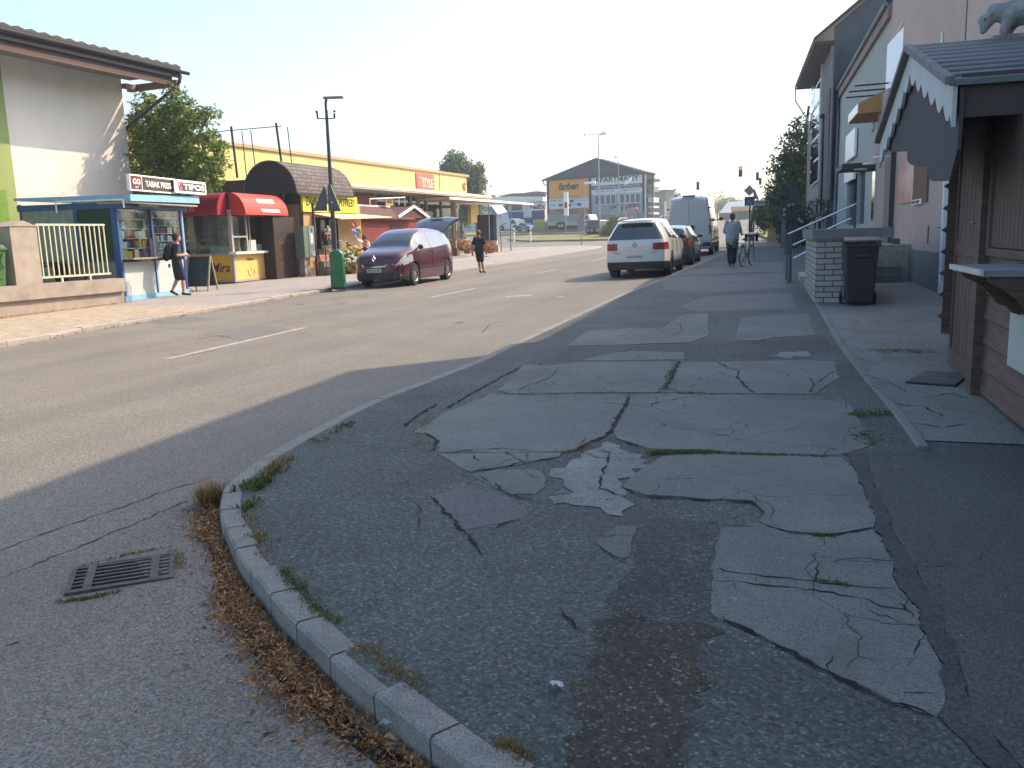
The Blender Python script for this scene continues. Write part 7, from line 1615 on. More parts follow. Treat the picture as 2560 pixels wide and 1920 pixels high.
# ================================================================ trees
BARK=mt('bark','#4a4036',.9,0,.25,9,.6,30)
def tree(name,label,cat,base,trunk,clumps,n,leaf,mat,group=None,hang=0,seed=1,tr=.12,fine=1.0):
    """tapered trunk and limbs, and a crown of many leaf faces gathered in clumps ((x,y,z),(rx,ry,rz)) relative to the base"""
    rd=random.Random(seed); t=thing(name,label,cat,base,0,group)
    m=MB(); top=Vector(trunk[-1]); m.tube(trunk,[tr*(1-.6*i/(len(trunk)-1)) for i in range(len(trunk))],8)
    for c,r in clumps:
        c=Vector(c); k=rd.randint(1,3); a=Vector(trunk[min(len(trunk)-1,max(1,k))]); a=a.lerp(top,.3)
        mid=a.lerp(c,.55)+Vector((rd.gauss(0,.1),rd.gauss(0,.1),.15)); m.tube([a,mid,c],[tr*.35,tr*.22,tr*.08],5)
        for j in range(4): e=c+Vector((rd.gauss(0,r[0]*.5),rd.gauss(0,r[1]*.5),rd.gauss(0,r[2]*.45))); m.tube([mid.lerp(c,.6),c.lerp(e,.5)+Vector((0,0,.06)),e],[tr*.12,tr*.08,tr*.03],4)
    m.build('trunk',BARK,t)
    tot=sum((r[0]*r[1]*r[2])**.67 for c,r in clumps); m=MB(); m.keep=True
    for c,r in clumps:
        cnt=int(n*(r[0]*r[1]*r[2])**.67/tot); c=Vector(c); tw=[]
        for k in range(max(4,cnt//22)):   # twigs carrying leaves
            while True:
                u=Vector((rd.uniform(-1,1),rd.uniform(-1,1),rd.uniform(-1,1)))
                if u.length<1 and u.length>rd.random()*.75: break
            s=c+Vector((u.x*r[0],u.y*r[1],u.z*r[2])); d=(Vector((u.x,u.y,u.z*.6+.25))).normalized(); 
            if hang: d=Vector((u.x*.15,u.y*.15,-1)).normalized()
            ln=rd.uniform(.25,.6)*min(r)*(1.8 if hang else 1); tw.append((s,d,ln))
        for k in range(cnt):
            s,d,ln=tw[k%len(tw)]; q=s+d*ln*rd.random()+Vector((rd.gauss(0,.5),rd.gauss(0,.5),rd.gauss(0,.5)))*leaf*1.2
            L=leaf*rd.uniform(.6,1.3); a=Vector((rd.gauss(0,1),rd.gauss(0,1),rd.gauss(0,.6)-(1.5 if hang else .3))).normalized(); b=a.cross(Vector((rd.gauss(0,1),rd.gauss(0,1),rd.gauss(0,1)))).normalized()
            m.add([q,q+a*L*.5+b*L*.28,q+a*L,q+a*L*.5-b*L*.28],[(0,1,2,3)])
    m.build('crown',mat,t); return t
LF1=leafmat('leaf_mid_green','#33481f','#8fa548',.5); LF2=leafmat('leaf_dark_green','#24361f','#566b3e',.4); LF3=leafmat('leaf_grey_green','#4a5c44','#8a9a78',.4); LF4=leafmat('leaf_yellow_green','#46561f','#93993f',.4)
b0=(-22.7,25.2,gz(-23,25.2)+LH)
def cl_(px,py,Y,r): q=onY(px,py,Y); return ((q[0]-b0[0],q[1]-b0[1],q[2]-b0[2]),r if isinstance(r,tuple) else (r,r,r*.9))
tree('leafy_tree','bushy green tree between the white house and the brown shop shading the wall','tree',b0,[(0,0,0),(.05,0,1.2),(-.05,.05,2.6),(.1,.1,4.2),(.2,.1,5.8)],
 [cl_(305,225,25.71,(.3,.3,.4)),cl_(338,240,25.35,(.4,.4,.5)),cl_(380,222,24.88,(.32,.32,.5)),cl_(378,255,24.87,(.5,.5,.45)),cl_(300,270,25.70,(.55,.5,.4)),cl_(330,285,25.20,(.6,.6,.5)),cl_(372,290,24.84,(.6,.6,.45)),cl_(405,285,24.65,(.5,.5,.35)),cl_(295,320,25.73,(.5,.5,.5)),cl_(330,335,25.12,(.65,.6,.5)),cl_(365,335,24.85,(.6,.6,.5)),cl_(405,335,24.61,(.5,.5,.4)),cl_(300,370,25.70,(.6,.6,.5)),cl_(345,375,25.02,(.7,.7,.5)),cl_(385,375,24.75,(.6,.6,.45)),cl_(420,380,24.47,(.5,.5,.4)),cl_(310,405,25.57,(.6,.6,.4)),cl_(370,408,24.86,(.7,.6,.4)),cl_(430,255,24.43,(.45,.4,.22)),cl_(455,245,24.12,(.3,.3,.15)),cl_(445,300,24.27,(.5,.4,.25)),cl_(470,320,23.98,(.35,.3,.2)),cl_(455,345,24.16,(.5,.4,.25)),cl_(475,365,23.92,(.3,.3,.2)),cl_(408,235,24.61,(.3,.3,.35)),cl_(380,198,24.88,(.15,.15,.25)),cl_(430,400,24.35,(.4,.4,.25)),cl_(460,390,24.03,(.3,.3,.2))],24000,.125,LF1,seed=3,tr=.15)
LFs=leafmat('leaf_mid_green','','')
# weeping birch at the end of the store
bb=onY(995,470,82); b0=(bb[0],bb[1],gz(bb[0],82))
tree('weeping_birch','grey green weeping birch rising behind the end of the yellow store','tree',b0,[(0,0,0),(0,0,2),(.1,0,4),(.1,0,6),(0,0,7.5)],
 [cl_(985,350,82,(1.3,1.3,1.6)),cl_(965,375,82,(1.0,1,1.5)),cl_(1010,370,82,(1.3,1.3,1.7)),cl_(1030,385,82,(.9,.9,1.5)),cl_(990,400,82,(1.5,1.5,1.8)),cl_(1025,425,82,(1.1,1.1,1.6)),cl_(1005,440,82,(1.3,1.3,1.5)),cl_(985,335,82,(.5,.5,.8)),cl_(1035,365,82,(.5,.5,.9)),cl_(965,355,82,(.6,.6,.8))],14000,.30,LF3,hang=1,seed=5,tr=.16)
# dark trees on the right beyond the tall building
b0=(-3.0,56,gz(-3,56)+KH)
tree('dark_tree','tall dark green tree close beside the tall building at the end of the pavement','tree',b0,[(0,0,0),(0,0,2),(.2,0,4),(.6,0,6),(.8,0,8)],
 [cl_(1738,285,56,.8),cl_(1728,320,56,1.0),cl_(1745,350,56,1.3),cl_(1715,365,56,1.1),cl_(1735,400,56,1.5),cl_(1705,415,55.5,1.2),cl_(1725,445,55,1.4),cl_(1695,450,55.5,1.1),cl_(1740,470,55,1.2),cl_(1710,480,54.5,(.9,.9,.6)),cl_(1722,500,54,(.9,.7,.8)),cl_(1740,520,54,(1,.7,.7))],22000,.20,LF2,seed=7,tr=.2)
b0=(-6.0,62,gz(-6,62)+KH)
tree('round_tree','lower rounded green tree left of the tall dark tree','tree',b0,[(0,0,0),(0,0,1),(.1,0,2),(.2,0,2.6)],
 [cl_(1690,425,62,.8),cl_(1672,440,62,.8),cl_(1660,460,62,.9),cl_(1680,470,62,1.1),cl_(1648,462,62,.5),cl_(1655,478,62,.6)],7000,.2,LF2,seed=9,tr=.12)
q=Gf(1735,512,.2); 
for i,(px,Y,h,lab) in enumerate([(1735,47,.9,'dark low shrub at the foot of the tall building beside the pavement'),(1712,51,.7,'small dark shrub under the tall dark tree')]):
    q=onY(px,520,Y); b0=(q[0],q[1],gz(q[0],q[1])+KH); tree('low_shrub',lab,'shrub',b0,[(0,0,0),(0,0,.3),(0,0,.6)],[((0,0,h*.5),(.7,.6,h*.5)),((.5,.3,h*.4),(.5,.5,h*.4))],1800,.12,LF2,seed=20+i,tr=.04)
q=Gf(1345,509,.1); b0=(q[0],q[1],q[2])
tree('yellow_green_bush','wide yellow green bush on the grass island in front of the apartment building','bush',b0,[(0,0,0),(0,0,.5),(0,0,1),(0,0,1.6)],
 [cl_(1345,482,q[1],(1.8,1.4,1.1)),cl_(1325,490,q[1],(1.2,1.2,1.1)),cl_(1365,490,q[1],(1.4,1.2,1.0)),cl_(1345,500,q[1],(2.4,1.4,.9)),cl_(1310,500,q[1],(.9,.8,.6)),cl_(1380,497,q[1],(.9,.8,.7)),cl_(1385,480,q[1],(.7,.6,.4)),cl_(1330,473,q[1],(1.,.8,.5))],9000,.26,LF4,seed=12,tr=.1,hang=1)
for i,(px,py,Y,r,lab) in enumerate([(1440,455,150,(2.5,2,3.2),'dark far tree between the beige house and the pale van'),(1455,448,155,(1.5,2,2.2),'smaller dark far tree just left of the pale van roof'),(1550,438,210,(4.5,3,2.0),'pale far tree showing above the van roof'),(1578,442,220,(3.,3,1.4),'low far tree right of the van roof')]):
    q=onY(px,py,Y); g0=gz(q[0],q[1]); tree('distant_tree',lab,'tree',(q[0],q[1],g0),[(0,0,0),(0,0,1),(0,0,2),(0,0,max(2.5,q[2]-g0))],[((0,0,q[2]-g0),r),((r[0]*.8,0,q[2]-g0-r[2]*.6),(r[0]*.7,r[1],r[2]*.7)),((-r[0]*.7,0,q[2]-g0-r[2]*.7),(r[0]*.7,r[1],r[2]*.7))],2200,.5,LF3 if i>1 else LF2,'trees far beyond the crossing',seed=30+i,tr=.2)
# ================================================================ street lamp with green cover
q=G(733,619.5,LH); t=thing('street_lamp','dark street lamp post with a flat head and two bare brackets beside the maroon car','street lamp',(q[0]-.15,q[1]+.1,q[2]),0)
hd=5.72; POLE=mt('dark_pole','#3c4044',.55,.3,.15)
lean=(.03,.0)
P=lambda z,dx=0,dy=0:(lean[0]*z/6+dx,dy,z)
m=MB(); m.tube([P(0),P(2.0)],.085,12); m.tube([P(1.98),P(2.05)],[.10,.10],12); m.tube([P(2.0),P(5.4)],[.07,.045],12); m.build('pole',POLE,t,smooth=True)
u=Vector((.93,.36,0))   # across the view of the shops
def A3(s,z): v=u*s; return (v.x+lean[0]*z/6,v.y,z)
m=MB(); m.tube([A3(0,5.2),A3(-.01,5.6),A3(.02,5.72)],.04,8); m.build('neck',POLE,t)
m=MB(); c=Vector(A3(.24,5.76)); m.obox(c,u*.30,Vector((-u.y,u.x,0))*.09,Vector((0,0,.03))+u*.004); m.build('lamp_head',mt('lamp_head_grey','#6d7479',.4,.4),t)
m=MB(); m.tube([A3(-.28,5.15),A3(.24,5.15)],.018,6); m.tube([A3(-.28,5.15),A3(-.29,5.32)],.03,6); m.tube([A3(.24,5.15),A3(.24,5.3)],.03,6); m.ball(A3(-.30,5.36),.045,8,6); m.ball(A3(.25,5.36),.04,8,6); m.build('bracket',DARK,t)
# two triangle signs seen from behind
SGB=mt('sign_back_grey','#565e64',.5,.4,.1)
s=thing('warning_sign','grey back of a pair of triangular road signs fixed to the street lamp post','road sign',(q[0]-.2,q[1]+.05,q[2]),0)
for k,(a0,off) in enumerate(((RAD(200),-.10),(RAD(150),.10))):
    d=Vector((math.cos(a0),math.sin(a0),0)) ; 
for k,(uu,sx) in enumerate(((Vector((.75,.66,0)),-1),(Vector((.98,-.1,0)),1))):
    c=Vector((0,0,2.36)); n=Vector((-uu.y,uu.x,0))*.012
    if sx<0: tri=[c-uu*.46+Vector((0,0,0)),c-uu*.02,c-uu*.02+Vector((0,0,.68)),c-uu*.10+Vector((0,0,.72))]
    else: tri=[c+uu*.02-Vector((0,0,.03)),c+uu*.52-Vector((0,0,.03)),c+uu*.17+Vector((0,0,.80)),c+uu*.06+Vector((0,0,.80))]
    m=MB(); m.add([p-n+Vector((0,-.1,0)) for p in tri]+[p+n+Vector((0,-.1,0)) for p in tri],[(0,1,2,3),(7,6,5,4),(0,4,5,1),(1,5,6,2),(2,6,7,3),(3,7,4,0)]); m.build('sign_plate',SGB,s)
m=MB(); m.obox(Vector((.2,-.13,2.62)),Vector((.05,0,0)),Vector((0,.003,0)),Vector((0,0,.02))); m.build('sticker',WHITE,s)
bq_=G(732,622,LH); t=thing('green_bollard','stout rounded green bollard standing in front of the street lamp foot','bollard',(bq_[0],bq_[1],bq_[2]),RAD(20))
GRN=mt('green_gloss_paint','#17643a',.4,0,.12,3,coat=.3)
m=MB(); P=[(-.22,0),(.22,0)]; 
prof=[(-.215,0),(.215,0),(.205,.95)]+[(.2*math.cos(a),.98+.2*math.sin(a)) for a in [math.pi*k/12 for k in range(1,12)]]+[(-.205,.95)]
m.prism(prof,'y',-.16,.16); o=m.build('body',GRN,t,smooth=True,angle=50); bv=o.modifiers.new('b','BEVEL'); bv.width=.045; bv.segments=3
m=MB(); m.box(-.27,.27,-.21,.21,-.03,.02); m.build('base_plate',DARK,t); m=MB(); m.box(.205,.24,-.03,.03,.78,.86); m.build('hinge',DARK,t)
# ================================================================ flowers and goods in front of the garden shop
rnd=random.Random(77)
POT=mt('terracotta','#8a5238',.8,0,.15); PWH=mt('white_pot','#cfcabd',.7); 
def flowerpot(label,loc,r,h,blooms,leafm,group,potm=POT,dens=60,up=1.0):
    t=thing('potted_flower',label,'potted plant',loc,0,group)
    m=MB(); m.lathe((0,0,0),[(r*.5,0),(r*.7,h),(r*.62,h)],10); m.build('pot',potm,t,smooth=True)
    m=MB(); m.keep=True
    for k in range(dens):
        a=rnd.uniform(0,6.28); e=rnd.uniform(0,1.4); q=Vector((r*math.cos(a)*math.sin(e),r*math.sin(a)*math.sin(e),h+r*up*math.cos(e)))*rnd.uniform(.7,1.05); q.z=max(q.z,h); d=Vector((rnd.gauss(0,1),rnd.gauss(0,1),rnd.gauss(0,1))).normalized()*r*.22; b=d.cross(Vector((rnd.gauss(0,1),rnd.gauss(0,1),1))).normalized()*r*.12; m.add([q-d,q+b,q+d,q-b],[(0,1,2,3)])
    m.build('leaves',leafm,t)
    m=MB()
    for k in range(dens//4):
        a=rnd.uniform(0,6.28); e=rnd.uniform(0,1.3); q=Vector((r*math.cos(a)*math.sin(e),r*math.sin(a)*math.sin(e),h+r*up*math.cos(e))); m.ball(q,r*rnd.uniform(.12,.2),6,4)
    m.build('blooms',blooms,t); return t
BL={k:mt('bloom_'+k,v,.7,0,.2,20) for k,v in dict(white='#d8d2bd',yellow='#c9b04a',pink='#c46a80',orange='#c9622a',rust='#8a4630',cream='#cfc28a',purple='#6a4a8a',red='#a02a30').items()}
spots=[(1080,1010,'yellow','tall pot of yellow flowers at the top of the display near the maroon car'),(1180,1000,'cream','pot of cream flowers second from the car bonnet'),(1240,1080,'yellow','pot of yellow flowers right beside the car bonnet'),(1060,1090,'white','pot of white flowers right of the green bollard'),(1130,1170,'white','low white flowering plant in the middle of the display'),(1210,1190,'white','low white flowering plant beside the car headlamp'),(1060,1230,'cream','cream flowering plant at the bottom next to the green bollard'),(1150,1290,'white','lowest white flowering plant in the display'),(1230,1290,'white','white flowering plant at the foot of the display by the car')]
for x,y,c,lab in spots:
    q=onX(*zX(x,y),-19.2-(1300-y)*.0022); g0=gz(q[0],q[1])+LH; z=max(g0+.0,q[2]-.25)
    flowerpot(lab,(q[0],q[1],z),.31,.2,BL[c],LF4 if c!='white' else LF3,'flowers outside the garden shop')
t=thing('flower_bench','low stepped wooden bench carrying the pots outside the garden shop','bench',(-19.9,31.6,gz(-20,31.6)+LH),RAD(90))
for k in range(3): m=MB(); m.box(-1.2,1.5,-.4+k*.25,-.18+k*.25,.0,.12+k*.22); m.build('step',mt('grey_bench','#6d6558',.8),t)
# white blossom stand left of the bollard and baskets
t=thing('blossom_stand','tall stand of white and pink artificial blossom behind the green bollard','flower stand',(-20.2,31.3,gz(-20.2,31.3)+LH),0)
def px3(x,y,X=-20.2): q=onX(*zX(x,y),X); return Vector((q[0]+20.2,q[1]-31.3,q[2]-(gz(-20.2,31.3)+LH)))
for nm,mat_,cs in (('white_blossom',BL['white'],[(690,540),(670,580),(640,770),(620,880),(700,890),(650,930),(740,700),(930,890),(960,960),(990,760),(700,930),(1000,900),(910,780),(660,660),(790,700),(640,850),(760,960),(950,830)]),('pink_blossom',BL['pink'],[(700,660),(740,680),(710,720),(780,840),(800,880),(680,690)]),('dark_basket',BLK,[(660,760),(700,780),(740,780),(620,770),(1040,870),(1060,860)])):
    m=MB()
    for c in cs:
        for k in range(14): p=px3(*c)+Vector((rnd.gauss(0,.06),rnd.gauss(0,.07),rnd.gauss(0,.07))); m.ball(p,rnd.uniform(.02,.045),5,4)
    m.build(nm,mat_,t)
m=MB(); m.tube([(0,0,0),(0,0,2.0)],.02,5); m.tube([(0,-.5,.9),(0,.9,.9)],.015,5); m.tube([(-.2,0,0),(.2,0,0)],.02,4); m.build('stand',DARK,t)
t=thing('display_rack','thin black wire rack with a small basket left of the green bollard','rack',(-20.0,30.9,gz(-20,30.9)+LH),0)
a=px3(485,860); b_=px3(510,1350)
m=MB(); m.tube([(0,-.35,0),(0,-.35,1.25)],.02,6); m.tube([(0,-.35,1.25),(0,.3,1.25)],.015,6); m.tube([(0,-.35,.55),(0,.15,.55)],.012,5); m.box(-.12,.12,-.3,.2,1.25,1.45); m.lathe((0,-.35,-.02),[(.12,0),(.12,.04)],10); m.build('frame',DARK,t)
t=thing('plastic_windmills','small bright toy windmills stuck low by the green bollard','toy windmill',(-20.05,31.05,gz(-20,31)+LH),0)
for k,(c,x,y) in enumerate([('pink',580,1080),('purple',640,1090),('red',720,1060),('orange',725,1140)]):
    v=onX(*zX(x,y),-20.0); m=MB()
    for j in range(6):
        a=j*math.pi/3; m.ball((v[0]+20.05,v[1]-31.05+.07*math.cos(a),v[2]-(gz(-20,31)+LH)+.07*math.sin(a)),(.02,.05,.035),6,4)
    m.build('vane',BL[c],t)
m=MB(); m.tube([(0,-.1,0),(0,0,.8)],.012,5); m.build('stick',DARK,t)
# rainbow pinwheel
v=onX(*zX(1195,530),-19.9); t=thing('rainbow_pinwheel','large rainbow coloured pinwheel on a stick in front of the red hut','pinwheel',(v[0],v[1],gz(v[0],v[1])+LH),0)
hz=v[2]-(gz(v[0],v[1])+LH)
for k,c in enumerate(['#c9302e','#d0682a','#d8c23a','#3f9a4a','#2f8fb0','#3a4fa0','#7a3f90','#c9607a']):
    a=math.pi/2-k*math.pi/4+.2; m=MB(); d=Vector((0,math.cos(a),math.sin(a))); e=Vector((0,-math.sin(a),math.cos(a)))
    P=[Vector((0,0,hz))+d*.03,Vector((.03,0,hz))+d*.2-e*.07,Vector((.02,0,hz))+d*.42-e*.02,Vector((.06,0,hz))+d*.36+e*.05,Vector((.08,0,hz))+d*.15+e*.06]; m.add(P+[p+Vector((.012,0,0)) for p in P],[(0,1,2,3,4),(9,8,7,6,5)]+[(i,i+5,(i+1)%5+5,(i+1)%5) for i in range(5)]); m.build('vane',mt('vane_%d'%k,c,.5,0,.03),t)
m=MB(); m.tube([(.0,0,0),(0,0,hz)],.015,6); m.ball((.09,0,hz),.035,8,6); m.build('stick',WHITE,t)
m=MB(); vq=onX(*zX(1260,760),-19.9); t=thing('hanging_planter','pale boat shaped hanging planter beside the pinwheel','planter',(vq[0],vq[1],vq[2]),0); m.prism([(-.3,.08),(-.15,-.05),(.15,-.08),(.32,-.02),(.3,.03),(0,.02)],'x',-.1,.1); m.build('dish',PWH,t); m=MB(); m.tube([(0,-.2,.05),(0,0,.45)],.006,4); m.tube([(0,.25,.05),(0,0,.45)],.006,4); m.tube([(0,0,.45),(-.6,0,1.35)],.008,4); m.build('hanger',DARK,t)
# pots outside the store
cols=['orange','rust','orange','pink','rust','cream','pink','rust','orange','rust','pink','cream','rust','pink','rust','orange','pink','rust']
sp_=[(660,985),(775,990),(800,985),(840,990),(870,1000),(900,1000),(850,1040),(880,1060),(915,1035),(950,1030),(975,1050),(960,1090),(1000,1075),(930,1110),(1200,1060),(1230,1110),(1270,1100),(1240,1045)]
posn=['at the left end of the row','second from the left','third from the left','fourth from the left','fifth from the left','sixth from the left','in the lower row, first','in the lower row, second','in the middle of the row','seventh from the left','near the walking man shoulder','lowest, near the man','just left of the man','low and left of the man back','right of the man, highest','right of the man, middle','right of the man, lowest dark one','right of the man, by the pale boxes']
for k,((x,y),c) in enumerate(zip(sp_,cols)):
    q=Gf(*zV(x,y+24),LH); Y=min(q[1],61); q=onY(*zV(x,y+24),54-(y-1000)*.06); g0=gz(q[0],q[1])+LH
    flowerpot('%s flowering pot outside the yellow store, %s'%(dict(orange='bright orange',rust='rust red',pink='pink',cream='cream')[c],posn[k]),(q[0],q[1],g0+max(0,(q[2]-g0)*.5)),.34,.26,BL[c],LF1,'flower pots in front of the store',dens=40,up=.9)
for k,(x,y,lab) in enumerate([(700,1100,'brown crate stack with orange flowers near the open tailgate'),(1270,1050,'pale wooden boxes right of the walking man')]):
    q=onY(*zV(x,y+30),51 if k==0 else 57); t=thing('plant_crates',lab,'crate',(q[0],q[1],gz(q[0],q[1])+LH),RAD(15)); m=MB(); m.box(-.5,.5,-.4,.4,0,.5); m.build('lower_crate',mt('crate_wood_%d'%k,('#6d4a33','#b39a74')[k],.8,0,.2,9),t); m=MB(); m.box(-.4,.4,-.3,.3,.5,1.0 if k==0 else .8); m.build('upper_crate',mt('crate_top_%d'%k,('#8a6a4a','#c0ab88')[k],.8,0,.2,9),t)
    for j in range(3): m=MB(); m.box(-.52,.52,-.42,-.401,.08+j*.14,.16+j*.14); m.build('slat',mt('crate_wood_%d'%k,'#6d4a33'),t)
# dark shelter and white canopy frame at the end of the store
def py_(x,y,Y=60.5): return onY(*zV(x,y),Y)
t=thing('dark_gate','tall dark double gate structure at the end of the yellow store','gate',(0,60.5,0),0)
a,b_=py_(1065,650),py_(1300,1030); g0=gz(a[0],60.5)
m=MB(); m.box(a[0],b_[0],0,.3,g0,a[2]); m.build('dark_leaf',mt('gate_dark','#1a211f',.7),t)
c,d_=py_(1300,640),py_(1350,1030); m=MB(); m.box(c[0],d_[0],-.1,.3,g0,c[2]); m.build('grey_post',mt('gate_post','#59646a',.5,.3),t)
t=thing('glass_canopy','pale blue sloping glass canopy above the dark gate','canopy',(0,0,0),0)
P=[py_(1150,530,60),py_(1270,530,60),py_(1350,640,60),py_(1290,650,60)]; Q=[(p[0],p[1]+2,p[2]+.2) for p in P]; m=MB(); m.add(P+Q,[(0,1,2,3),(7,6,5,4),(0,4,5,1),(1,5,6,2),(2,6,7,3),(3,7,4,0)]); m.build('panel',mt('pale_blue_sheet','#8fa9b8',.3),t)
t=thing('steel_shelter','thin steel pole shelter frame with white top rail before the store end','shelter',(0,0,0),0)
a,b_=py_(785,492,57),py_(1440,505,57); c,d_=py_(1525,510,57),py_(1525,1045,57)
m=MB(); m.tube([a,b_],.045,6); m.build('top_rail',WHITE,t)
for x,y0,y1 in ((1225,500,900),(1527,500,1050),(1393,880,1050)): m=MB(); p,q=py_(x,y0,57),py_(x+4,y1,57); m.tube([p,(q[0],q[1],gz(q[0],57))],.04,6); m.build('post',mt('steel_grey','#6f7a80',.5,.4),t)
m=MB(); m.tube([py_(805,500,57),py_(800,555,57),py_(775,600,57)],.06,6); m.build('down_bend',WHITE,t)
# ================================================================ beyond the crossing
ap0=onY(1181,495,114.5); ap1=onY(1393,495,112.5); PQ=PL(ap0,ap1)
ABL=mt('dark_blue_sheet','#27373f',.55,.1,.1,1.5); ADK=mt('facade_dark','#2c3a42',.7,0,.08); AGR=mt('facade_grey','#8b969b',.8,0,.05); ORB=mt('orange_board','#d6953c',.6,0,.04); WBD=mt('white_board','#c6cfd4',.6,0,.03)
t=plthing('apartment_building','three storey apartment building with a dark gable roof and orange and white advertising boards','apartment building',PQ)
rq=lambda a,b,dy=0:rect(PQ,zQ,a,b,dy); sq=lambda x,y:PQ.sz(*zQ(x,y)); LQ=PQ.L
ez=sq(170,420)[1]; m=MB(); m.box(sq(175,700)[0],sq(1780,700)[0],0,3.5,1.6,ez); m.build('wall',ADK,t)
pk=sq(985,95); el=sq(105,400); er=sq(1850,400); ler=(el[1]+er[1])/2
m=MB(); m.prism([(el[0],ler),(er[0],ler),(pk[0],pk[1])],'y',-.3,3.8); m.build('roof',ABL,t)
m=MB(); m.box(el[0],er[0],-.35,-.301,ler-.15,ler+.05); m.build('eave_board',mt('eave_dark','#2b373d',.6),t)
mx=sq(885,700)[0]
r_=rq((215,435),(862,762)); m=MB(); m.box(r_[0],r_[1],-.1,-.001,r_[2],r_[3]); m.build('orange_board',ORB,t); text(t,'farben',sq(372,600)[0],-.12,sq(372,625)[1],sq(700,600)[0]-sq(372,600)[0],.98,DL,shear=.25,bold=.035)
text(t,'CENTRUM FARIEB',sq(372,740)[0],-.12,sq(372,745)[1],sq(700,600)[0]-sq(372,600)[0],.18,mt('brown_small','#7a5a30',.7))
r_=rq((215,770),(862,925)); m=MB(); m.box(r_[0],r_[1],-.1,-.001,r_[2],r_[3]); m.build('logo_board',WBD,t)
LGS=mt('logo_grey','#5a6670',.7); LGB=mt('logo_dark','#24424a',.7)
for k,(x,y) in enumerate([(240,805),(350,805),(640,795),(755,795),(240,873),(600,858)]): text(t,['RAVAK','deko','MAPEI','Ceresit','HET','PROFI'][k] if False else ['aaaa','bbbb','cccc','dddd','eeee','ffff'][k] if False else ['-----','~~~~','====','-~-~','----','===='][k],sq(x,y)[0],-.115,sq(x,y)[1],.8,.14,LGS)
for x,y in ((585,800),(405,865),(708,853),(550,865)): c=sq(x,y); m=MB(); m.box(c[0]-.3,c[0]+.3,-.115,-.1,c[1]-.18,c[1]+.18); m.build('logo',LGB if x!=550 else LGS,t)
r_=rq((215,932),(862,1012)); m=MB(); m.box(r_[0],r_[1],-.1,-.001,r_[2]-.3,r_[3]); m.build('orange_band',mt('orange_band','#a8764a',.7),t)
for y in (945,980): m=MB(); r_=rq((330 if y<950 else 390,y),(690,y+10)); m.box(r_[0],r_[1],-.112,-.1,r_[2],r_[3]); m.build('text_line',mt('brown_small','#7a5a30'),t)
r_=rq((905,400),(1728,690)); 
za,zb2,zc,zd=sq(1300,375)[1],sq(1300,530)[1],sq(1300,598)[1],sq(1300,675)[1]; xA,xB=sq(905,500)[0],sq(1728,500)[0]
m=MB(); m.box(xA,xB,-.1,-.001,zb2,za); m.build('white_board',WBD,t); m=MB(); m.box(xA,xB,-.105,-.001,zc,zb2-.002); m.build('blue_board',mt('slate_blue_board','#3e515c',.7),t); m=MB(); m.box(xA,xB,-.1,-.001,zd,zc-.002); m.build('contact_board',WBD,t)
GT=mt('grey_board_letters','#2c3a42',.7); GW=mt('white_board_letters','#b4bfc4',.7)
text(t,'APARTMÁNY',sq(960,480)[0],-.12,zb2+.35,sq(1680,480)[0]-sq(960,480)[0],(za-zb2)*.72,GT,bold=.02)
text(t,'UBYTOVANIE V BYTČI',sq(945,570)[0],-.12,zc+.12,sq(1695,570)[0]-sq(945,570)[0],(zb2-zc)*.72,GW,bold=.02)
text(t,'+421 948 100 200',sq(950,640)[0],-.115,zd+.22,2.9,.3,LGS); text(t,'www.apartmanybytca.sk',sq(1370,640)[0],-.115,zd+.22,2.8,.3,LGS)
m=MB(); m.box(xA,xB,-.06,-.001,sq(1300,1010)[1],zd-.01); m.build('grey_wall',AGR,t)
AWF=mt('window_frame_far','#b0bcc2',.5); AWG=mt('window_glass_far','#3d545e',.15,0,.2,.8)
for x0,x1,y0,y1,n in ((955,1310,700,850,4),(1365,1705,680,825,4)):
    r_=rq((x0,y0),(x1,y1)); w_=MB(); w_.box(r_[0],r_[1],-.12,-.061,r_[2],r_[3]); fo=w_.build('window',AWF,t)
    m=MB()
    for k in range(n): a=r_[0]+(r_[1]-r_[0])*k/n; m.box(a+.1,a+(r_[1]-r_[0])/n-.1,-.135,-.121,r_[2]+.12,r_[3]-.12)
    m.build('pane',AWG,fo)
text(t,'LAKY  OMIETKY',sq(1205,920)[0],-.08,sq(1205,925)[1],sq(1695,900)[0]-sq(1205,920)[0],.5,DL,bold=.03)
r_=rq((975,1070),(1010,1100)); m=MB(); m.box(r_[0],r_[1],-.07,-.001,r_[2],r_[3]); m.build('basement_window',DARK,t); r_=rq((910,1010),(1780,1110)); m=MB(); m.box(r_[0],r_[1],-.05,-.001,r_[2]-1,r_[3]); m.build('base_wall',mt('base_grey','#77838a',.8),t)
m=MB(); m.tube([(sq(1782,400)[0],-.1,ez),(sq(1782,400)[0],-.1,2.0)],.1,6); m.build('corner_pipe',mt('pale_pipe','#b8c0c2',.5),t)
m=MB(); m.tube([(el[0]+.1,-.2,ler),(el[0]+.3,-.1,ler-.7),(sq(175,500)[0],-.1,ler-.7)],.1,6); m.build('gutter_pipe',mt('pale_pipe','#b8c0c2'),t)
for k,(y0,y1) in enumerate(((560,640),(740,815),(880,905),(985,1010))):
    r_=rq((1800,y0),(1895,y1)); m=MB(); m.box(r_[0],r_[1],.5,2.5,r_[2],r_[3]); m.build('balcony',(mt('balcony_green','#5f7f78',.6),WBD,WBD,WBD)[k],t)
r_=rq((1790,430),(1800,1090)); m=MB(); m.box(r_[0]+.6,r_[0]+.75,.5,.7,1.8,r_[3]); m.build('balcony_post',ADK,t); r_=rq((1800,430),(1895,470)); m=MB(); m.box(r_[0],r_[1],.4,3,r_[2],r_[3]); m.build('balcony_roof',ABL,t)
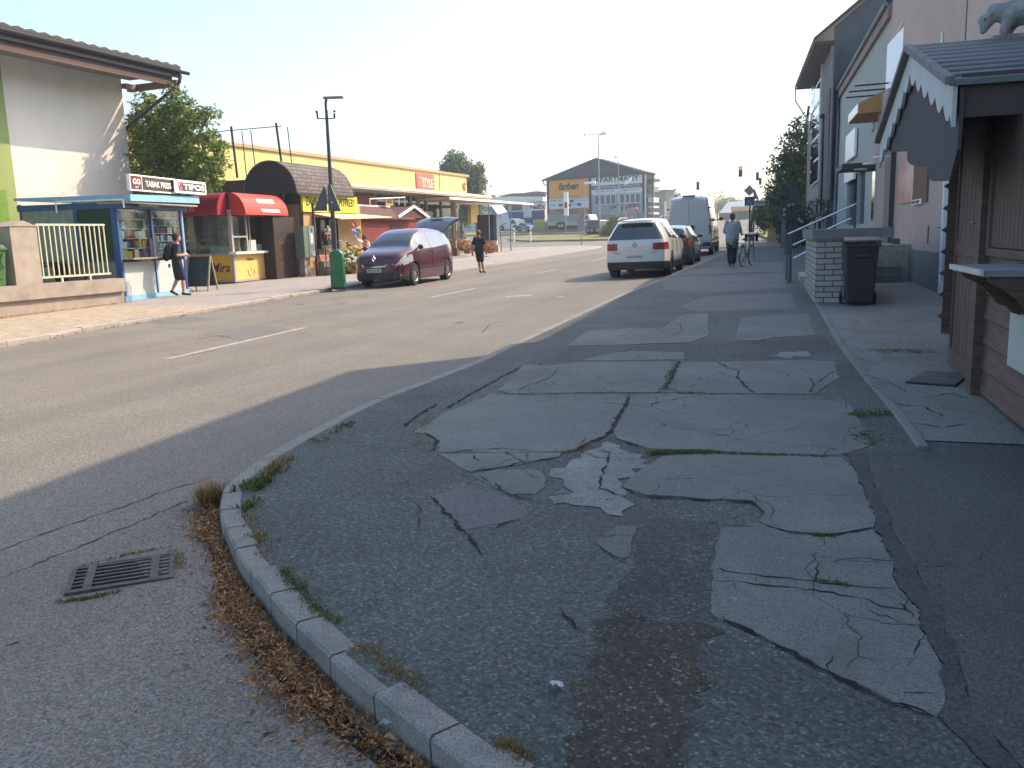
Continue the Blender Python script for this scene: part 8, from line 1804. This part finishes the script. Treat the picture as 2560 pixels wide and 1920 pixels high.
# beige house right of it
c0=onY(*zQ(1905,640),140); c1=onY(*zQ(2115,640),138); P_=PL(c0,c1); t=plthing('beige_house','narrow beige grey house right of the apartment building','house',P_)
s=lambda x,y:P_.sz(*zQ(x,y)); m=MB(); m.box(s(1905,700)[0],s(2115,700)[0],0,1.8,1.5,s(2000,635)[1]); m.build('wall',mt('beige_far','#8f8f86',.9),t); m=MB(); m.prism([(-.3,s(2000,640)[1]),(P_.L+.2,s(2000,640)[1]),(P_.L+.2,s(2110,615)[1]),(P_.L*.4,s(1980,628)[1])],'y',-.2,2); m.build('roof',mt('grey_roof_far','#6f7878',.8),t)
m=MB(); m.box(P_.L-.35,P_.L+.02,-.05,-.001,1.5,s(2100,800)[1]); m.build('painted_lit_edge',WHITE,t)  # white strip painted on as the sunlit edge of the house
# parcel depot
c0=onY(1000,500,124); c1=onY(1179,500,119.5); P_=PL(c0,c1); t=plthing('parcel_depot','low white depot with blue lower wall and courier sign left of the apartment building','depot',P_)
s=lambda x,y:P_.sz(*zV(x,y)); L=P_.L; z1,z2,z3=s(1700,430)[1],s(1700,480)[1],s(1700,600)[1]
m=MB(); m.box(-4,L-.1,0,16,1.5,z2); m.build('wall',mt('depot_white','#c9c9c4',.8,0,.04),t); m=MB(); m.box(-5,L,-.6,16,z2+.01,z1+.1); m.build('flat_roof',mt('depot_roof','#e2e2de',.6),t)
m=MB(); m.box(s(1380,600)[0],L-.12,-.06,-.001,1.5,z3); m.build('blue_wall',mt('depot_blue','#27486a',.7,0,.05),t); 
for x0,x1 in ((1230,1290),(1380,1500),(1545,1690)):
    m=MB(); m.box(s(x0,550)[0],s(x1,550)[0],-.05,-.001,s(1500,595)[1],s(1500,520)[1]); m.build('window',AWG,t)
m=MB(); m.box(s(1790,500)[0],s(2025,500)[0],-.12,-.061,z3+.05,z2-.1); m.build('sign_board',WPLAST,t)
zt=s(1810,575)[1]; text(t,'Fed',s(1805,575)[0],-.14,zt,s(1930,575)[0]-s(1805,575)[0],(s(1810,505)[1]-zt),mt('courier_purple','#2a2038',.6),bold=.04); text(t,'Ex',s(1935,575)[0],-.14,zt,s(2012,575)[0]-s(1935,575)[0],(s(1810,505)[1]-zt),mt('courier_red','#b03034',.6),bold=.04)
for x0,x1,y0,y1 in ((1715,1750,600,690),(1755,1825,600,690),(1390,1505,615,690)): m=MB(); m.box(s(x0,600)[0],s(x1,600)[0],-.1,-.062,s(1700,y1)[1],s(1700,y0)[1]); m.build('white_panel',WBD,t)
c0=onY(1040,440,150); c1=onY(1178,440,150); P2=PL(c0,c1); t=plthing('dark_roofed_hall','low hall with a dark bumpy roof behind the parcel depot','hall',P2); s2=lambda x,y:P2.sz(*zV(x,y))
m=MB(); m.box(s2(1100,400)[0],s2(2020,400)[0],0,10,1.5,s2(1500,395)[1]); m.build('wall',WBD,t); m=MB(); m.prism([s2(1340,392),s2(1550,350),s2(1700,345),s2(1880,320),s2(2015,330),s2(2015,395)],'y',0,6); m.build('roof',mt('far_dark_roof','#555c5a',.8),t)
m=MB(); r_=rect(P2,zV,(1240,372),(1280,400)); m.box(r_[0],r_[1],0,1.5,r_[2],r_[3]); m.build('chimney',DARK,t)
# vehicles beyond the grass
WHC=mt('white_far_paint','#c4cacc',.4,0,.05,coat=.6)
def boxv(name,label,cat,pa,pb,Y,parts):
    c0=onY(*pa,Y); c1=onY(*pb,Y-1.0); P_=PL(c0,c1); t=plthing(name,label,cat,P_); g=gz(c0[0],Y)
    for nm,mat_,pts,d0,d1,z in parts:
        m=MB(); m.prism([P_.sz(*z(*p)) for p in pts],'y',d0,d1); m.build(nm,mat_,t)
    return t,P_,g
def whl(t,P_,xs_,z,y,r=.45,g=0):
    for x in xs_:
        c=P_.sz(*z(x,y)); m=MB(); m.lathe((c[0],.1,g+r),[(0,-.15),(r,-.15),(r,.12),(0,.12)],18,'y'); m.build('wheel',TYRE,t)
        m=MB(); m.lathe((c[0],-.06,g+r),[(0,-.02),(r*.5,-.02),(r*.5,.02),(0,.02)],12,'y'); m.build('hub',STEEL,t)
GLF=mt('far_glass','#2f4049',.15)
t,P_,g=boxv('tipper_lorry','white open bed lorry with pale cab parked under the orange board','lorry',zQ(180,1200),zQ(880,1200),106,[('bed',mt('lorry_bed','#97a0a4',.6,0,.05),[(185,1130),(690,1130),(690,1190),(185,1200)],0,2.3,zQ),('side_board',mt('lorry_side','#7e878c',.6,0,.08),[(183,1015),(688,1018),(690,1128),(183,1128)],.05,.12,zQ),
  ('cab',WHC,[(755,1230),(755,1100),(790,1015),(855,1012),(885,1090),(885,1230)],0,2.2,zQ),('cab_window',GLF,[(775,1095),(800,1035),(840,1035),(845,1100)],-.03,-.001,zQ),('chassis',DARK,[(190,1200),(750,1195),(750,1225),(190,1230)],.2,2.0,zQ)])
whl(t,P_,(380,430,830),zQ,1240,.5,P_.sz(*zQ(400,1265))[1])
t,P_,g=boxv('dark_off_roader','dark grey boxy off road car between the lorry and the bush','car',zQ(800,1200),zQ(1030,1200),101,[('body',mt('dark_far_paint','#3b474c',.35,.2),[(800,1300),(800,1200),(830,1190),(1030,1190),(1035,1300)],0,1.8,zQ),('cabin',GLF,[(825,1190),(850,1120),(1020,1118),(1035,1190)],.1,1.7,zQ),('roof',mt('dark_far_paint','#3b474c'),[(845,1120),(855,1108),(1015,1106),(1025,1120)],.05,1.75,zQ)])
whl(t,P_,(850,915,1005),zQ,1300,.42,P_.sz(*zQ(900,1330))[1])
t,P_,g=boxv('delivery_van','white delivery van parked left of the small blue car','van',zV(1370,800),zV(1625,800),110,[('body',WHC,[(1372,850),(1375,720),(1390,697),(1520,697),(1590,715),(1620,790),(1622,850)],0,2,zV),('side_window',GLF,[(1530,712),(1575,722),(1600,770),(1535,770)],-.03,-.001,zV),('side_lettering',LGS,[(1405,775),(1470,760),(1470,772),(1405,785)],-.02,-.001,zV)])
whl(t,P_,(1410,1590),zV,850,.36,P_.sz(*zV(1400,868))[1])
t,P_,g=boxv('small_blue_car','small turquoise blue car between the delivery van and the depot','car',zV(1610,820),zV(1805,820),108,[('body',mt('turquoise_paint','#2f7f9a',.35,.2,coat=.6),[(1612,860),(1614,800),(1640,785),(1740,790),(1800,825),(1802,862)],0,1.6,zV),('cabin',GLF,[(1628,795),(1650,768),(1700,765),(1745,800)],.08,1.5,zV),('roof',mt('turquoise_paint','#2f7f9a'),[(1645,770),(1652,762),(1700,760),(1706,768)],.05,1.52,zV)])
whl(t,P_,(1645,1765),zV,860,.32,P_.sz(*zV(1700,876))[1])
q=onY(*zV(1945,860),107); t=thing('green_container','yellow green waste container in front of the blue depot wall','container',(q[0],q[1],q[2]),0)
m=MB(); m.add([(-.7,-.5,0),(.7,-.5,0),(.7,.5,0),(-.7,.5,0),(-.85,-.6,1.1),(.85,-.6,1.1),(.85,.6,1.1),(-.85,.6,1.1)],[(0,3,2,1),(4,5,6,7),(0,1,5,4),(1,2,6,5),(2,3,7,6),(3,0,4,7)]); m.build('body',mt('lime_plastic','#86945a',.6),t); m=MB(); m.prism([(-.88,1.1),(.88,1.1),(.7,1.35),(-.7,1.35)],'y',-.62,.62); m.build('lid',mt('lime_plastic_lid','#9aa76a',.6),t)
# bollards
for k,(x,y0,y1,lab) in enumerate([(1357,835,1015,'white bollard with a red band at the dark gate corner'),(1577,830,1018,'middle of the three white bollards by the verge'),(1806,825,1015,'right hand white bollard at the tip of the grass island')]):
    q=Gf(*zV(x,y1),.05); top=onY(*zV(x,y0),q[1])[2]; h=top-q[2]; t=thing('white_bollard',lab,'bollard',q,0,'white bollards by the side road')
    m=MB(); m.tube([(0,0,-.05),(0,0,h*.72)],.12,8); m.tube([(0,0,h*.86),(0,0,h)],.12,8); m.build('post',WHITE,t); m=MB(); m.tube([(0,0,h*.721),(0,0,h*.859)],.122,8); m.build('band',mt('grey_band','#7a7f82',.6),t)
# lamps, masts and signs
def mast(name,label,cat,z,base,top,r,arms,heads,col=STEEL,Y=None):
    q=Gf(*z(*base),.0) if Y is None else onY(*z(*base),Y); Y=q[1]; tp=onY(*z(*top),Y); t=thing(name,label,cat,(q[0],q[1],gz(q[0],Y)),0); o=Vector((q[0],q[1],gz(q[0],Y)))
    m=MB(); m.tube([(0,0,-.1),tuple(Vector(tp)-o)],[r,r*.6],8); m.build('pole',col,t)
    for a,b_ in arms: m=MB(); m.tube([tuple(Vector(onY(*z(*a),Y))-o),tuple(Vector(onY(*z(*b_),Y))-o)],r*.5,6); m.build('arm',col,t)
    for a,b_ in heads: A_=Vector(onY(*z(*a),Y))-o; B_2=Vector(onY(*z(*b_),Y))-o; m=MB(); m.tube([tuple(A_),tuple(B_2)],[.12,.16],6); m.build('lamp_head',WPLAST,t)
    return t,o,Y
zq2=zoom(1450,320,.16871)
mast('tall_lamp','tall two armed street lamp in front of the apartment building gable','street lamp',zq2,(295,1600),(270,105),.10,[((270,103),(120,98)),((270,105),(350,68)),((270,103),(380,88))],[((100,97),(60,97)),((330,72),(372,64)),((365,90),(395,86))])
mast('white_arm_lamp','lamp with a bent white arm in front of the apartment sign','street lamp',zQ,(1445,1300),(1440,540),.09,[((1440,545),(1470,500))],[((1445,530),(1550,430))],Y=92)
mast('flat_head_lamp','lamp with a flat white head pointing right below the orange board','street lamp',zQ,(795,1300),(790,515),.05,[],[((790,508),(965,492))],Y=96)
mast('faint_lamp','thin pale lamp just right of the tall two armed lamp','street lamp',zQ,(1345,1300),(1342,130),.07,[((1342,120),(1320,90))],[((1325,88),(1275,84))],Y=104)
q=Gf(*zQ(487,1380),.1); Y=q[1]; t=thing('banner_sign','narrow white vertical sign with a red mark on a post at the side road','sign',q,0); a,b_=onY(*zQ(485,650),Y),onY(*zQ(492,1035),Y)
m=MB(); m.tube([(0,0,-.1),(0,0,b_[2]-q[2])],.06,6); m.build('post',STEEL,t); w_=.16*Y/60; m=MB(); m.box(a[0]-q[0]-w_,a[0]-q[0]+w_,-.08,.08,b_[2]-q[2],a[2]-q[2]); m.build('board',WPLAST,t)
cz=onY(*zQ(490,860),Y)[2]-q[2]; m=MB(); m.box(a[0]-q[0]-w_*.7,a[0]-q[0]+w_*.7,-.1,-.081,cz-.35,cz+.3); m.build('red_mark',mt('red_mark','#a83a3c',.5),t)
# post with box at right of lorry, and low sign at the pavement corner
q=G(*zE(1222,938),LH); t=thing('corner_sign_post','thin post with the edge of a small sign at the forecourt corner','sign post',q,0); tp=onY(*zE(1218,640),q[1]); m=MB(); m.tube([(0,0,-.05),(0,0,tp[2]-q[2])],.04,6); m.build('post',STEEL,t); m=MB(); z_=tp[2]-q[2]; m.box(-.3,.3,-.02,.02,z_-1.1,z_-.2); m.build('sign_plate',mt('pale_sign_back','#7d8890',.6),t)
q=onY(*zQ(1950,1000),120); t=thing('round_sign','round pale road sign seen from behind beside the beige house','road sign',(q[0],q[1],gz(q[0],120)),0); c=onY(*zQ(1955,812),120); m=MB(); m.tube([(0,0,0),(c[0]-q[0],0,c[2]-gz(q[0],120))],.05,6); m.build('post',STEEL,t); m=MB(); m.lathe((c[0]-q[0],0,c[2]-gz(q[0],120)),[(.0,-.03),(.95,-.03),(.95,.03),(0,.03)],20,'y'); m.build('disc',mt('sign_back_pale','#a3a79a',.6),t)
# traffic lights
RLIT=mt('red_signal_lit','#ff3020',.4,0,0,emit=6)
def tlight(label,c0,c1,z,Y,lit,face=1,cable=True,dark='#2a2d2e'):
    a,b_=onY(*z(*c0),Y),onY(*z(*c1),Y); cx=(a[0]+b_[0])/2; t=thing('traffic_light',label,'traffic light',(cx,Y,b_[2]),0,'traffic lights at the crossing'); h=a[2]-b_[2]; w_=h*.36
    m=MB(); m.box(-w_/2,w_/2,-.12,.12,0,h); m.build('housing',mt('signal_'+dark[1:],dark,.6),t)
    for k in range(3):
        z_=h*(.83-.33*k); m=MB(); m.lathe((0,-.125,z_),[(0,-.01),(w_*.33,-.01),(w_*.33,.0),(0,.0)],14,'y'); m.build('lens',RLIT if (lit and k==0) else mt('lens_dark','#1a1c1c',.3),t)
        m=MB(); m.prism([(-w_*.38,z_+w_*.1),(w_*.38,z_+w_*.1),(w_*.3,z_+w_*.42),(-w_*.3,z_+w_*.42)],'y',-.32,-.12); m.build('visor',DARK,t)
    return t,h
tlight('lit red traffic light hanging over the road above the van','',0,0,0,0) if False else None
tlight('traffic light showing red, hanging high right of the van',(1345,105),(1405,272),zW,80,True,dark='#4a4644')
tlight('unlit grey traffic light seen from behind, hanging above the van',(658,355),(708,487),zW,84,False,dark='#77746e')
tlight('dark side turned traffic light left of the pole top',(1628,200),(1672,330),zW,78,False)
tlight('smaller dark traffic light just below the side turned one',(1680,292),(1712,402),zW,78,False)
tlight('dark traffic light by the white arm lamp',(1385,885),(1425,960),zQ,95,False)
tlight('dark traffic light before the paint shop lettering',(1455,870),(1488,950),zQ,95,False)
tlight('traffic light showing red beside the yellow green bush',(1618,895),(1660,980),zQ,93,True)
t=thing('signal_mast','grey traffic signal masts with thin arms and cables over the crossing','signal mast',(0,0,0),0)
def mk(p,Y,z=zW): return onY(*z(*p),Y)
CBL=mt('pale_cable','#b9bdbe',.6)
for P in ([mk((1375,105),80),mk((2000,60),79)],[mk((683,355),84),mk((1375,108),80)],[mk((1650,200),78),mk((2000,150),78)],[mk((1696,292),78),mk((1660,285),78)]):
    m=MB(); m.tube(P,.012,4); m.build('cable',CBL,t)
for (x,Y) in ((1405,95),(1472,95),(1638,93)):
    a=mk((x,950),Y,zQ); m=MB(); m.tube([a,(a[0],a[1],gz(a[0],Y))],.06,6); m.build('mast',STEEL,t)
# crossing signs on the right
q=G(*zW(1517,1420),KH); Y=46.; q=onY(*zW(1517,1300),Y); g0=gz(q[0],Y)+KH
t=thing('crossing_sign','blue square pedestrian crossing sign under the back of a diamond sign','road sign',(q[0],Y,g0),0)
def rel(x,y,YY=Y): p=onY(*zW(x,y),YY); return (p[0]-q[0],p[2]-g0)
m=MB(); top=rel(1517,600); m.tube([(0,0,-.05),(0,0,top[1])],.04,8); m.build('post',mt('sign_post_dark','#343a3d',.5,.4),t)
a,b_=rel(1445,600),rel(1588,742); m=MB(); m.box(a[0],b_[0],-.05,-.035,b_[1],a[1]); m.build('blue_plate',mt('sign_blue','#28466a',.5),t)
c=rel(1520,690); m=MB(); m.prism([rel(1470,725),rel(1565,725),rel(1520,620)],'y',-.058,-.0501); m.build('white_triangle',mt('sign_white_dull','#7f93a5',.5),t); m=MB(); m.tube([(c[0],-.066,c[1]+.10),(c[0]-.02,-.066,c[1]),(c[0]-.07,-.066,c[1]-.1)],.015,5); m.tube([(c[0]-.02,-.066,c[1]),(c[0]+.05,-.066,c[1]-.1)],.015,5); m.ball((c[0]+.0,-.066,c[1]+.14),.022,6,5); m.build('walker_symbol',DARK,t)
m=MB(); P=[rel(1523,403),rel(1612,500),rel(1520,590),rel(1428,500)]; m.prism(P,'y',-.03,-.018); m.build('diamond_back',mt('sign_back_beige','#8f928a',.5,.2),t)
t=thing('direction_sign','white arrow direction sign and triangle back on the post beside the crossing sign','road sign',(q[0],Y,g0),0)
p2=rel(1583,640,48.); m=MB(); X2=onY(*zW(1583,1300),48.)[0]-q[0]; m.tube([(X2,2,-.05),(X2,2,rel(1600,480,48.)[1])],.035,8); m.build('post',mt('sign_post_grey','#5b6467',.5,.4),t)
a,b_=onY(*zW(1590,660),48.),onY(*zW(1830,738),48.); m=MB(); m.box(a[0]-q[0],b_[0]-q[0],1.93,1.96,b_[2]-g0,a[2]-g0); m.build('direction_plate',mt('plate_white','#a9aea6',.5),t); text(t,'Hvozdnica',a[0]-q[0]+.05,1.92,b_[2]-g0+.12,.9,.15,GT); m=MB(); k=onY(*zW(1800,700),48.); m.box(k[0]-q[0]-.05,k[0]-q[0]+.05,1.915,1.929,k[2]-g0-.13,k[2]-g0+.13); m.build('symbol',DARK,t)
P=[(onY(*zW(*p),48.)[0]-q[0],onY(*zW(*p),48.)[2]-g0) for p in ((1585,520),(1605,465),(1675,637),(1585,640))]; m=MB(); m.prism(P,'y',1.97,1.985); m.build('triangle_back',mt('sign_back_beige','#8f928a'),t)
q=onY(*zS(780,1000),70); t=thing('utility_pole','dark wooden utility pole with short cross arms among the trees','utility pole',(q[0],70,gz(q[0],70)),0); g0=gz(q[0],70); tp=onY(*zS(778,120),70); h=tp[2]-g0
m=MB(); m.tube([(0,0,0),(0,0,h)],.12,8); m.build('pole',BARK,t); m=MB(); m.tube([(-.75,0,h-.45),(-.3,0,h-.2),(.2,0,h-.3),(.8,0,h-.1)],.05,6); m.tube([(.1,0,h-.9),(.75,0,h-.5)],.04,6); m.build('cross_arm',BARK,t)
# bright low buildings at the end of the street
c0=onY(*zW(1230,850),150); c1=onY(*zW(1700,850),150); P_=PL(c0,c1); s=lambda x,y:P_.sz(*zW(x,y)); t=plthing('yellow_low_building','low yellow building with sunlit fascia at the end of the street','building',P_)
m=MB(); m.box(s(1230,900)[0],s(1700,900)[0],0,12,1.2,s(1400,830)[1]); m.build('wall',mt('ochre_far','#8f8468',.9,0,.1),t); m=MB(); m.box(s(1225,800)[0],s(1705,800)[0],-.5,12,s(1400,828)[1],s(1400,755)[1]); m.build('fascia',mt('yellow_far','#d0b478',.8),t)
for x0,x1 in ((1330,1470),(1520,1560),(1600,1640)): m=MB(); m.box(s(x0,900)[0],s(x1,900)[0],-.05,-.001,1.4,s(1400,850)[1]); m.build('doorway',mt('green_grey_door','#6b7560',.8),t)
c0=onY(*zW(1020,800),170); c1=onY(*zW(1450,800),170); P_=PL(c0,c1); s=lambda x,y:P_.sz(*zW(x,y)); t=plthing('grey_roofed_hall','long hall with a pale blue grey roof behind the yellow building','hall',P_)
m=MB(); m.box(s(1025,850)[0],s(1200,850)[0],0,10,1.2,s(1100,860)[1]); m.build('wall',mt('brick_far','#7a5e56',.9),t); m=MB(); m.add([(s(1020,860)[0],0,s(1100,862)[1]),(s(1450,860)[0],0,s(1100,862)[1]),(s(1450,720)[0],14,s(1440,712)[1]+.9),(s(1020,720)[0],14,s(1040,725)[1]+.9)],[(0,1,2,3)]); m.build('roof',mt('blue_grey_roof','#7c8a96',.5),t)
t=plthing('yellow_end_wall','low ochre wall behind the wreaths at the end of the pavement','wall',PL((-4.6,58),(-1.5,57))); a=onY(*zS(920,870),58); m=MB(); m.box(0,3.4,0,.3,.6,2.55); m.build('wall_body',mt('ochre_wall','#a08a5c',.9,0,.08),t)
for k,(px,Y,w_,lab) in enumerate([(1692,45.5,.16,'pale square post left of the dark trunk'),(1703,45.0,.0,'')][:1]):
    q=onY(px,520,Y); t=thing('square_post',lab,'post',(q[0],q[1],gz(q[0],q[1])+KH),0); m=MB(); m.box(-.1,.1,-.1,.1,-.05,1.9); m.build('shaft',mt('post_grey_blue','#66757c',.7),t); m=MB(); m.box(-.12,.12,-.12,.12,1.9,1.95); m.build('cap',mt('post_grey_blue','#66757c'),t)
q=onY(1712,540,44.5); t=thing('dark_column','broad dark column at the pavement edge behind the railing','column',(q[0],q[1],gz(q[0],q[1])+KH),0); m=MB(); m.box(-.22,.22,-.2,.2,-.05,2.9); m.build('shaft',mt('column_dark','#2e373b',.8),t); m=MB(); m.box(-.27,.27,-.25,.25,2.9,2.98); m.build('cap',mt('column_dark','#2e373b'),t)
# ---------------------------------------------------------------- air
HZ=mt('haze_air','#ffffff'); t_=HZ.node_tree; t_.nodes.clear(); o_=t_.nodes.new('ShaderNodeOutputMaterial'); v_=t_.nodes.new('ShaderNodeVolumePrincipled')
v_.inputs['Color'].default_value=(.93,.96,1,1); v_.inputs['Density'].default_value=.0012; v_.inputs['Anisotropy'].default_value=.65; t_.links.new(v_.outputs[0],o_.inputs['Volume'])
m=MB(); m.box(-130,110,-45,260,-3,16.0); hz_=m.build('haze',HZ); tag(hz_,kind='stuff')
